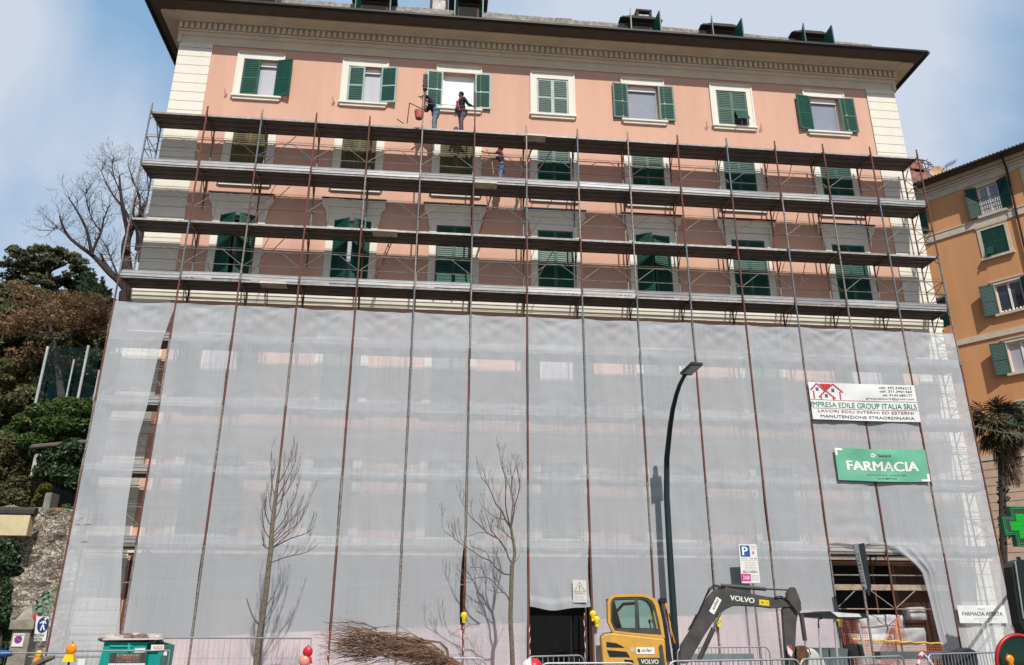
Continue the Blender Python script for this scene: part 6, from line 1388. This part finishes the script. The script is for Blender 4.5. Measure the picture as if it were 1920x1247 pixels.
# hillside behind
hs = MB(); V = []; F = []; nx, ny = 40, 26
for j in range(ny+1):
    for i in range(nx+1):
        x = -60+60.0*i/nx*1.0+ (0); y = 6.6 + 60*(j/ny)**1.3; x = -62 + 62*i/nx
        if y < 16: x = min(x, -.6) if i == nx else x
        z = 5.0 + (y-6.6)*.42*(1 if y > 8 else .6) + noise.noise(Vector((x*.2, y*.2, 0)))*.8
        V.append((x, y, z))
for j in range(ny):
    for i in range(nx): a = j*(nx+1)+i; F.append((a, a+1, a+nx+2, a+nx+1))
hs.add(V, F); tag(hs.build('hillside', mat('dark_leaf_litter_soil', (.035,.035,.018), .95, var=.3, scale=1.5, bump=.6, bscale=6), smooth=True), kind='structure')
rr = random.Random(31)
def tree(name, label, cat, base, crown_c, crown_r, k, n, size, m, cr=.3, trunk_r=.16, seed=1, limbs=7, group=None, flat=.6):
    rr = random.Random(seed); t = thing(name, label, cat, base, group)
    mb = MB(); b = Vector(base); c = Vector(crown_c); limb(mb, [b, b.lerp(c, .5)+Vector((rr.uniform(-.3,.3),0,0)), c], trunk_r, trunk_r*.4, 7)
    cl = crown_clumps(crown_c, crown_r, k, rr, cr)
    for q in range(limbs):
        e_ = Vector(cl[q % len(cl)][0]); s0 = b.lerp(c, rr.uniform(.5,.95)); limb(mb, [s0, s0.lerp(e_, .5)+Vector((0,0,-.2)), e_], trunk_r*.35, .02, 5)
    mb.build('trunk', M_bark, t); leaves('crown', cl, n, size, m, t, rr, flat); return t
# cedar of flat tiers on the skyline
Yc = 24.0; rr = random.Random(5); t = thing('cedar_tree', 'broad dark cedar with flat layered branches on the skyline at the left', 'tree', (-13.76, 24, 17.521))
mb = MB(); limb(mb, [(-13.638, 24, 17.526), (-14.04, 24, 19.242), (-14.452, 24, 20.999), (-14.612, 24, 22.443), (-14.982, 24, 23.347)], .35, .08, 8); cl = []
TIER = [(55,472,40,9),(95,478,50,10),(120,490,45,9),(20,497,38,9),(60,500,45,9),(120,474,30,8),(140,487,30,8),(45,515,50,10),(100,512,45,9),(150,508,35,9),(20,525,40,9),(75,530,50,9),(130,527,45,10),(60,545,55,9),(110,545,50,10),(10,548,40,10),(150,535,35,10),(35,484,25,7),(84,466,22,6)]
for (u_, v_, ru, rv) in TIER:
    yy = 24+rr.uniform(-1.2,1.2); c = Vector(PROJ(u_, v_, yy)); sc_ = (yy+22.9)/1459
    limb(mb, [Vector(PROJ(89, min(v_+22, 620), 24)), Vector(PROJ((u_+89)/2, v_+12, (24+yy)/2)), c], .11, .03, 5)
    for q in range(8): cl.append(((c.x+rr.uniform(-.9,.9)*ru*sc_*.8, c.y+rr.uniform(-.35,.35), c.z+rr.uniform(-.22,.22)), (ru*sc_*rr.uniform(.14,.34), .38, rv*sc_*rr.uniform(.3,.6))))
mb.build('trunk', M_twig, t); leaves('crown', cl, 15000, .14, F_pine, t, rr, 1.2, 1.9, (0,-.4,.8))
# columnar cypress group
for k, (u_, v0, v1, wd, lb) in enumerate(((170,512,600,13,'broad clipped dark cypress right of the cedar'),(193,532,600,5,'thin pointed cypress spire close to the scaffolding'),(152,522,600,12,'dark cypress just right of the cedar crown'),(203,548,600,6,'small dark conifer tip nearest the scaffolding'))):
    y_ = 22+k; a = Vector(PROJ(u_, v0, y_)); b = Vector(PROJ(u_, v1, y_)); sc_ = (y_+22.9)/1459; t = thing('cypress_tree', lb, 'tree', b, 'cypresses on the skyline'); rr = random.Random(40+k); cl = []
    for q in range(14): f = q/13; cl.append(((a.x+rr.uniform(-.2,.2), a.y+rr.uniform(-.2,.2), a.z+(b.z-a.z)*f-.4*(1-f)), (wd*sc_*min(1,(.35 if wd < 8 else .7)+f), wd*sc_*min(1,.5+f), .9)))
    s = MB(); s.tube([b-Vector((0,0,2)), a-Vector((0,0,1))], .1, 5); s.build('trunk', M_bark, t); leaves('crown', cl, 3500, .16, F_cyp, t, rr, .3, 2.2, (0,0,0))
# dense dark evergreens filling the slope
DK = [(20,600,60,55,18),(75,620,60,55,19),(140,640,60,55,19),(20,680,55,60,16),(80,690,55,60,17),(140,700,60,60,16),(185,640,40,60,17),(15,760,50,50,14),(60,740,50,45,15),(190,590,25,30,20),(-30,640,60,90,16),(0,560,50,40,21),(60,575,50,30,21),(120,590,50,30,21)]
LB = ['dark evergreen at the far left below the cedar','dark evergreen mass left of the brown leaved tree','dark evergreen behind the brown leaved tree','dark evergreen at the left edge, half way down the slope','dark evergreen left of the tall fence posts','dark evergreen behind the tall fence posts','dark evergreen touching the scaffolding edge','lowest dark evergreen at the left edge','dark evergreen just behind the ivy mound','dark evergreen below the small conifer tip','dark evergreen mostly cut off by the left frame edge','olive green crown just under the cedar at the left','olive green crown under the middle of the cedar','olive green crown under the right side of the cedar']
for k, (u_, v_, ru, rv, y_) in enumerate(DK):
    c = Vector(PROJ(u_, v_, y_)); sc_ = (y_+22.9)/1400; tree('evergreen_tree', LB[k], 'tree', (c.x, c.y, 5.0+(y_-6.6)*.42-.5), c, (ru*sc_, 1.9, rv*sc_), 26, 9000, .20, F_dk if k < 11 else F_pine, .33, .16, 60+k, 6, 'evergreens on the slope')
# brown leaved tree with long bare limbs
t = thing('brown_leaved_tree', 'spreading tree with dry orange brown leaves between the cedar and the ivy', 'tree', (-6.795, 13, 10.342)); rr = random.Random(77); mb = MB(); cl = []
limb(mb, [(-6.749, 13, 10.098), (-7.264, 13, 11.821), (-7.723, 13, 13.341), (-8.382, 13, 14.895)], .2, .06, 7)
for pts_ in ([(205,603),(175,615),(150,622),(125,632),(95,630),(60,628),(25,632)], [(150,622),(160,605),(168,595)], [(95,630),(80,610),(60,590),(50,575)], [(122,590),(100,570),(85,550),(72,540)], [(122,590),(100,575),(96,560)], [(60,628),(45,600),(30,570),(22,545)], [(165,655),(140,640),(120,630)], [(130,600),(150,585),(160,560)]):
    limb(mb, [PROJ(u_, v_, 12.6+rr.uniform(-.3,.3)) for u_, v_ in pts_], .06, .012, 5)
for (u_, v_, ru, rv) in ((60,560,35,22),(110,565,35,22),(150,575,30,22),(90,590,40,22),(130,600,35,22),(180,585,25,20),(195,600,15,20),(50,600,35,22),(30,540,20,14),(70,665,30,12),(120,670,30,12),(35,670,22,12),(110,685,25,8),(190,570,12,14),(10,610,25,15),(165,610,25,18)):
    c = PROJ(u_, v_, 13+rr.uniform(-1,1)); sc_ = 35.9/1430
    for q in range(4): cl.append(((c[0]+rr.uniform(-.5,.5)*ru*sc_, c[1]+rr.uniform(-.6,.6), c[2]+rr.uniform(-.5,.5)*rv*sc_), (ru*sc_*.8, .8, rv*sc_*.75)))
mb.build('trunk', M_twig, t); leaves('crown', cl, 6500, .12, F_br, t, rr, .8)
# big bare tree behind the left corner
t = thing('bare_tree', 'large bare tree with spreading crooked branches behind the left corner of the house', 'tree', (-3.193, 9, 12.62)); rr = random.Random(12); mb = MB()
MAIN = [([(236,640),(236,590),(238,548)], .36, .30), ([(238,548),(225,530),(205,512),(185,490),(172,478),(150,462),(130,445),(118,425),(112,405)], .15, .035), ([(240,550),(238,500),(236,460),(246,430),(262,405),(272,380)], .26, .07), ([(236,470),(240,440),(232,400),(226,360),(224,330)], .14, .04), ([(172,478),(168,455),(162,430),(150,405),(138,385),(128,370)], .08, .02),
 ([(172,478),(180,455),(190,435),(195,410),(205,385)], .07, .02), ([(230,536),(215,518),(205,505),(195,490),(190,478)], .12, .05), ([(222,520),(210,490),(200,465),(185,440)], .05, .015), ([(256,470),(258,440),(250,400),(255,370)], .10, .03), ([(250,430),(235,395),(215,370),(200,345),(190,320)], .07, .015), ([(262,405),(262,370),(250,340),(240,310)], .06, .015),
 ([(226,360),(215,335),(210,310),(215,297)], .04, .012), ([(262,490),(266,450),(268,420),(270,390)], .10, .04), ([(130,445),(115,432),(105,428),(98,432)], .025, .01), ([(190,435),(175,415),(165,390),(160,365)], .035, .012)]
for pts_, r0, r1 in MAIN:
    yy = rr.uniform(-1.6,1.6); X = [PROJ(u_, v_, 9+yy*q/(len(pts_)-1)) for q, (u_, v_) in enumerate(pts_)]; o_ = limb(mb, X, r0, r1, 8 if r0 > .1 else 6)
    if r0 < .2:
        for q in range(15):
            i = rr.randint(3, len(o_)-1); d = (o_[i]-o_[i-1]).normalized()
            grow(mb, o_[i], (d*.6+Vector((rr.uniform(-.8,.8), rr.uniform(-.5,.5), rr.uniform(-.1,.6)))).normalized(), rr.uniform(.32,.58), .015, 4, rr, .02, .7, kids_=2, curve=.22, taper=.6)
mb.build('trunk', mat('dark_bare_bark', (.05,.034,.033), .9, var=.25, scale=10), t)
# tall fence posts with netting
for k, (a, b, lb) in enumerate((((90,650),(58,778),'leftmost tall pale post of the ball-stop netting'),((139,674),(122,760),'thin pale post, second from the left of the ball-stop netting'),((166,648),(142,768),'tall pale post, third from the left of the ball-stop netting'),((186,694),(168,775),'pale post of the ball-stop netting nearest the scaffolding'))):
    pa_, pb_ = Vector(PROJ(*a, 10+k*.4)), Vector(PROJ(*b, 10+k*.4)); pb_ = Vector((pa_.x, pa_.y, pb_.z-.8)); s = MB(); s.tube([pb_, pa_], .055 if k % 2 == 0 else .035, 8); tag(s.build('netting_post', mat('pale_aluminium', (.52,.56,.56), .45, metal=.2)), lb, 'post', 'posts of the ball-stop netting')
q = [PROJ(u_, v_, 10.9) for u_, v_ in ((88,652),(192,650),(160,800),(50,800))]; s = MB(); s.add(q, [(0,3,2,1)]); tag(s.build('ball_stop_net', M_gnet), 'dark green netting stretched between tall pale posts on the slope', 'net')
# ivy mound, shrub, planter wall
rr = random.Random(8)
def plant(name, label, spots, n, size, m, y0, cat='plant', dep=.8, base_v=None, flat=.6):
    cl = []; xs = []
    for (u_, v_, ru, rv) in spots:
        y_ = y0+rr.uniform(-.3,.5); c = PROJ(u_, v_, y_); sc_ = (y_+22.9)/1400; cl.append((c, (ru*sc_, dep, rv*sc_))); xs.append(c)
    u_, v_, ru, rv = max(spots, key=lambda q_: q_[1]); b = PROJ(u_, v_+rv, y0); t = thing(name, label, cat, b)
    s = MB()
    for c, r_ in cl: s.tube([b, ((b[0]+c[0])/2, b[1], (b[2]+c[2])/2), c], [.04,.03,.012], 4)
    s.build('stems', M_twig, t); leaves('leaves', cl, n, size, m, t, rr, flat); return t
plant('ivy', 'bright green ivy mound below the tall netting posts', [(90,775,35,18),(130,765,30,18),(160,770,22,20),(60,795,30,20),(110,800,45,22),(150,800,30,22),(35,820,30,22),(80,830,40,18),(130,825,35,14)], 15000, .12, F_ivy, 8.4)
plant('ivy', 'patch of yellowing ivy leaves on the ivy mound', [(120,795,20,6),(145,785,14,5),(55,790,12,6)], 900, .12, F_yel, 7.7, dep=.4)
plant('shrub', 'round dark green shrub beside the netting edge above the rubble wall', [(110,860,35,24),(140,850,22,26),(95,885,25,20),(130,890,28,24),(145,905,14,20),(80,850,15,15)], 9000, .13, F_bush, 7.4)
plant('shrub', 'dark tangled hedge above the cream parapet at the left edge', [(20,840,40,28),(20,880,40,28),(50,910,30,25),(5,920,30,25),(60,870,25,25),(40,935,30,18),(-10,860,30,50)], 10000, .12, F_dk, 8.6)
plant('ivy', 'yellow green ivy hanging over the gray wall end', [(80,925,10,14),(72,945,9,14),(86,915,9,8)], 900, .10, F_yel, 6.3, dep=.3)
plant('flowering_plant', 'leafy plant with orange flower pot on top of the rubble wall', [(100,965,18,8),(118,968,14,9),(85,972,12,6),(125,955,8,8)], 1600, .10, F_ivy, 5.9, dep=.3)
plant('shrub', 'dark overhanging conifer branch at the left edge before the rubble wall', [(5,1025,22,14),(0,1060,22,18),(15,1045,18,12),(20,1070,14,8)], 3500, .12, F_bush, 1.5, dep=.5)
s = MB(); p_, q_ = (-3.129, 5.6, 5.378), (-2.751, 5.6, 5.132); s.prism([(p_[0],p_[2]),(q_[0],p_[2]),(q_[0]-.03,q_[2]),(p_[0]+.03,q_[2])], 5.6, 5.85); tag(s.build('flower_pot', mat('terracotta_orange', (.50,.13,.05), .8)), 'orange terracotta planter on top of the rubble wall', 'planter')
plant('shrub', 'added dark bush standing in for shade at the left edge beside the stone pillar', [(3,1110,12,22),(0,1150,12,26),(5,1190,10,22),(0,1225,12,20)], 5000, .10, F_bush, -2.4, dep=.3)  # added bush, darkens the shaded foot of the rubble wall
# concrete pergola beam and post
s = MB(); p_, q_ = Vector((-4.905, 7, 7.732)), Vector((-2.802, 6.8, 7.938)); s.tube([p_, q_], .09, 8); tag(s.build('garden_beam', mat('grey_brown_timber', (.13,.11,.09), .9)), 'horizontal grey beam half hidden in the shrub above the rubble wall', 'beam')
s = MB(); p_, q_ = (-4.691, 7.2, 7.52), (-4.63, 7.2, 6.852); s.box(p_[0]-.12, p_[0]+.12, 7.1, 7.35, q_[2]-.15, p_[2]); tag(s.build('garden_post', mat('whitewashed_post', (.42,.40,.37), .9)), 'short white post standing among the shrubs', 'post')
# rubble retaining wall
M_rub = bpy.data.materials.new('rubble_stone'); M_rub.use_nodes = True; tt = M_rub.node_tree; b_ = tt.nodes['Principled BSDF']; b_.inputs['Roughness'].default_value = .95
co = tt.nodes.new('ShaderNodeTexCoord'); mp = tt.nodes.new('ShaderNodeMapping'); mp.inputs['Scale'].default_value = (1, 1, 1.6); nzz = tt.nodes.new('ShaderNodeTexNoise'); nzz.inputs['Scale'].default_value = 5; nzz.inputs['Detail'].default_value = 6; vr = tt.nodes.new('ShaderNodeTexVoronoi'); vr.inputs['Scale'].default_value = 6.5; vr.feature = 'DISTANCE_TO_EDGE'; vc = tt.nodes.new('ShaderNodeTexVoronoi'); vc.inputs['Scale'].default_value = 6.5
mxv = tt.nodes.new('ShaderNodeMixRGB'); mxv.blend_type = 'ADD'; mxv.inputs[0].default_value = .6
tt.links.new(co.outputs['Object'], mp.inputs[0]); tt.links.new(co.outputs['Object'], nzz.inputs[0]); tt.links.new(mp.outputs[0], mxv.inputs[1]); tt.links.new(nzz.outputs[1], mxv.inputs[2])
tt.links.new(mxv.outputs[0], vr.inputs[0]); tt.links.new(mxv.outputs[0], vc.inputs[0])
r1 = tt.nodes.new('ShaderNodeValToRGB'); r1.color_ramp.elements[0].color = (.20,.165,.12,1); r1.color_ramp.elements[1].color = (.42,.385,.33,1); sp = tt.nodes.new('ShaderNodeSeparateColor'); tt.links.new(vc.outputs['Color'], sp.inputs[0]); tt.links.new(sp.outputs[0], r1.inputs[0])
r2 = tt.nodes.new('ShaderNodeValToRGB'); r2.color_ramp.elements[0].color = (.55,.52,.48,1); r2.color_ramp.elements[1].position = .10; r2.color_ramp.elements[1].color = (1,1,1,1); tt.links.new(vr.outputs[0], r2.inputs[0])
mm = tt.nodes.new('ShaderNodeMixRGB'); mm.blend_type = 'MULTIPLY'; mm.inputs[0].default_value = 1; tt.links.new(r1.outputs[0], mm.inputs[1]); tt.links.new(r2.outputs[0], mm.inputs[2]); tt.links.new(mm.outputs[0], b_.inputs['Base Color'])
bp = tt.nodes.new('ShaderNodeBump'); bp.inputs['Distance'].default_value = .12; bp.inputs['Strength'].default_value = 1; tt.links.new(r2.outputs[0], bp.inputs['Height']); tt.links.new(bp.outputs[0], b_.inputs['Normal'])
V = []; F = []; nx, nz_ = 90, 60; rr = random.Random(2)
for j in range(nz_+1):
    for i in range(nx+1):
        x = -16+16*i/nx; z = 5.35*j/nz_ * (1 if x > -4 else 1)
        y = 5.4 + .02*(5.35-z)*-6*.5 + noise.noise(Vector((x*1.7, z*1.7, 3)))*.22 + noise.noise(Vector((x*5, z*5, 8)))*.09
        V.append((x, y, z + (noise.noise(Vector((x*1.5, 0, 1)))*.2 if j == nz_ else 0)))
for j in range(nz_):
    for i in range(nx): a = j*(nx+1)+i; F.append((a, a+1, a+nx+2, a+nx+1))
top = len(V)
for i in range(nx+1): V.append((-16+16*i/nx, 7.2, 5.3))
for i in range(nx): a = nz_*(nx+1)+i; F.append((a, a+1, top+i+1, top+i))
s = MB(); s.add(V, F); tag(s.build('rubble_retaining_wall', M_rub, smooth=False), 'tall rough rubble stone retaining wall at the left of the scaffolding', 'wall')
# cream parapet with dark coping
t = thing('cream_parapet', 'cream rendered parapet with a dark stone coping at the left edge above the rubble wall', 'wall', (-3.571, 4.5, 4.343))
p_, q_ = (-3.26, 4.5, 4.991), (-3.227, 4.5, 4.347); s = MB(); s.box(-14, p_[0], 4.5, 4.85, q_[2], p_[2]); s.build('wall', mat('cream_render', (.62,.53,.33), .9, var=.12, scale=2), t)  # cream is the render's own colour
s = MB(); s.tube([(-14,4.62,p_[2]+.12),(p_[0]+.1,4.62,p_[2]+.12)], .16, 8); s.build('coping', mat('dark_coping_stone', (.06,.052,.045), .9, var=.2), t)
s = MB(); c_ = (-3.81, 6.6, 5.909); s.add([(-3.69, 6.2, 5.119),(-3.723, 6.2, 5.815),(-3.838, 6.6, 5.871),(-3.751, 6.6, 5.074)], [(0,1,2,3)]); s.add([(-3.751, 6.6, 5.074),(-3.838, 6.6, 5.871),(-2.835, 6.9, 5.874),(-2.661, 6.9, 4.938)], [(0,1,2,3)]); 
s2 = MB(); p_ = (-3.637, 6.2, 5.029); s2.box(p_[0], p_[0]+.22, 6.0, 6.6, p_[2]-.6, (-3.678, 6.2, 5.946)[2]); tag(s2.build('wall_end', mat('grey_concrete', (.25,.24,.22), .9, var=.2)), 'short grey concrete wall end under the hanging yellow ivy', 'wall')
# torn green netting on the rubble wall
s = MB(); V = []; F = []
q = [(68,1122),(104,1100),(96,1150),(60,1156)]
nx = 8
for j in range(nx+1):
    for i in range(nx+1):
        u_ = (q[0][0]*(1-i/nx)+q[1][0]*i/nx)*(1-j/nx)+(q[3][0]*(1-i/nx)+q[2][0]*i/nx)*j/nx; v_ = (q[0][1]*(1-i/nx)+q[1][1]*i/nx)*(1-j/nx)+(q[3][1]*(1-i/nx)+q[2][1]*i/nx)*j/nx
        c = PROJ(u_, v_, 3.4); V.append((c[0], c[1]+.12*noise.noise(Vector((i*.9,j*.7,2))), c[2]+.05*noise.noise(Vector((i,j,9)))))
for j in range(nx):
    for i in range(nx):
        if (i*7+j*5) % 6 == 0: continue
        a = j*(nx+1)+i; F.append((a, a+1, a+nx+2, a+nx+1))
s.add(V, F); tag(s.build('torn_green_net', mat('pale_green_netting', (.22,.34,.24), .8, var=.3, scale=9)), 'torn pale green netting hanging on the lower rubble wall', 'net')

# ---------------------------------------------------------------- palm
pb_ = Vector((28.181, 2.2, 1.247)); pc_ = Vector((29.675, 2.2, 8.255)); t = thing('palm_tree', 'palm tree with a shaggy skirt of dead fronds in front of the orange building', 'tree', (pb_.x, pb_.y, 0)); rr = random.Random(6)
mb = MB(); pts = [Vector((pb_.x, pb_.y, 0)), Vector((28.632, 2.2, 3.041)), Vector((28.93, 2.2, 4.58)), Vector((29.303, 2.2, 6.372)), pc_]
o_ = limb(mb, pts, .11, .12, 9)
for k in range(60): z_ = rr.uniform(4.2,6.4); a_ = rr.uniform(0,6.28); f = z_/pc_.z; p = Vector((pb_.x+(pc_.x-pb_.x)*f, pb_.y, z_)); d = Vector((math.cos(a_), math.sin(a_), 0)); mb.tube([p+d*.1, p+d*.2+Vector((0,0,.1))], .03, 3)
mb.build('trunk', mat('dark_palm_bark', (.06,.045,.035), .95, var=.3, scale=12), t)
def frond(mb, c, a_, el, Lf, droop, w_=.05, nl=22):
    d = Vector((math.cos(a_)*math.cos(el), math.sin(a_)*math.cos(el), math.sin(el))); p = Vector(c); pts = [p.copy()]
    for k in range(8): d = (d+Vector((0,0,-droop))).normalized(); p = p+d*Lf/8; pts.append(p.copy())
    mb.tube(pts, .014, 3, cap=False)
    # fan palm: leaflets spread from the frond's last third
    base = pts[5]; dd = (pts[8]-pts[4]).normalized(); sd_ = dd.cross(Vector((0,0,1))).normalized(); up_ = sd_.cross(dd)
    for k in range(nl):
        g_ = (k/(nl-1)-.5)*2.7; v = (dd*math.cos(g_)+sd_*math.sin(g_)+Vector((0,0,-.12-.25*abs(g_))) + up_*rr.uniform(-.15,.15)).normalized(); Ll = Lf*.62*rr.uniform(.75,1.05); w2 = sd_*math.cos(g_)-dd*math.sin(g_)
        q0 = base; q1 = base+v*Ll*.55+w2*.02; q2 = base+v*Ll+Vector((0,0,-.12*Ll)); i = len(mb.v)
        mb.add([q0, q1+w2*w_*.5, q2, q1-w2*w_*.5], [(0,1,2,3)])
g = MB()
for k in range(62): frond(g, pc_, rr.uniform(0,6.28), rr.uniform(-.5,1.2), rr.uniform(.8,1.3), rr.uniform(.05,.14))
g.build('crown', mat('dark_palm_green', (.095,.09,.042), .5, var=.3, scale=3, island=.5), t)
dd_ = MB()
for k in range(1500):
    a_ = rr.uniform(0,6.28); z0 = rr.uniform(-1.7,.1); r0 = rr.uniform(.15,.5)*(1-.45*max(0,-z0-.6)); p = pc_+Vector((math.cos(a_)*r0, math.sin(a_)*r0, z0)); q_ = p+Vector((math.cos(a_)*.1, math.sin(a_)*.1, -rr.uniform(.25,.55))); w2 = Vector((-math.sin(a_), math.cos(a_), 0))*.014
    dd_.add([p-w2, p+w2, q_+w2*.4, q_-w2*.4], [(0,1,2,3)])
dd_.build('dead_fronds', mat('dry_frond_brown', (.21,.155,.105), .9, var=.3, scale=6, island=.5), t)
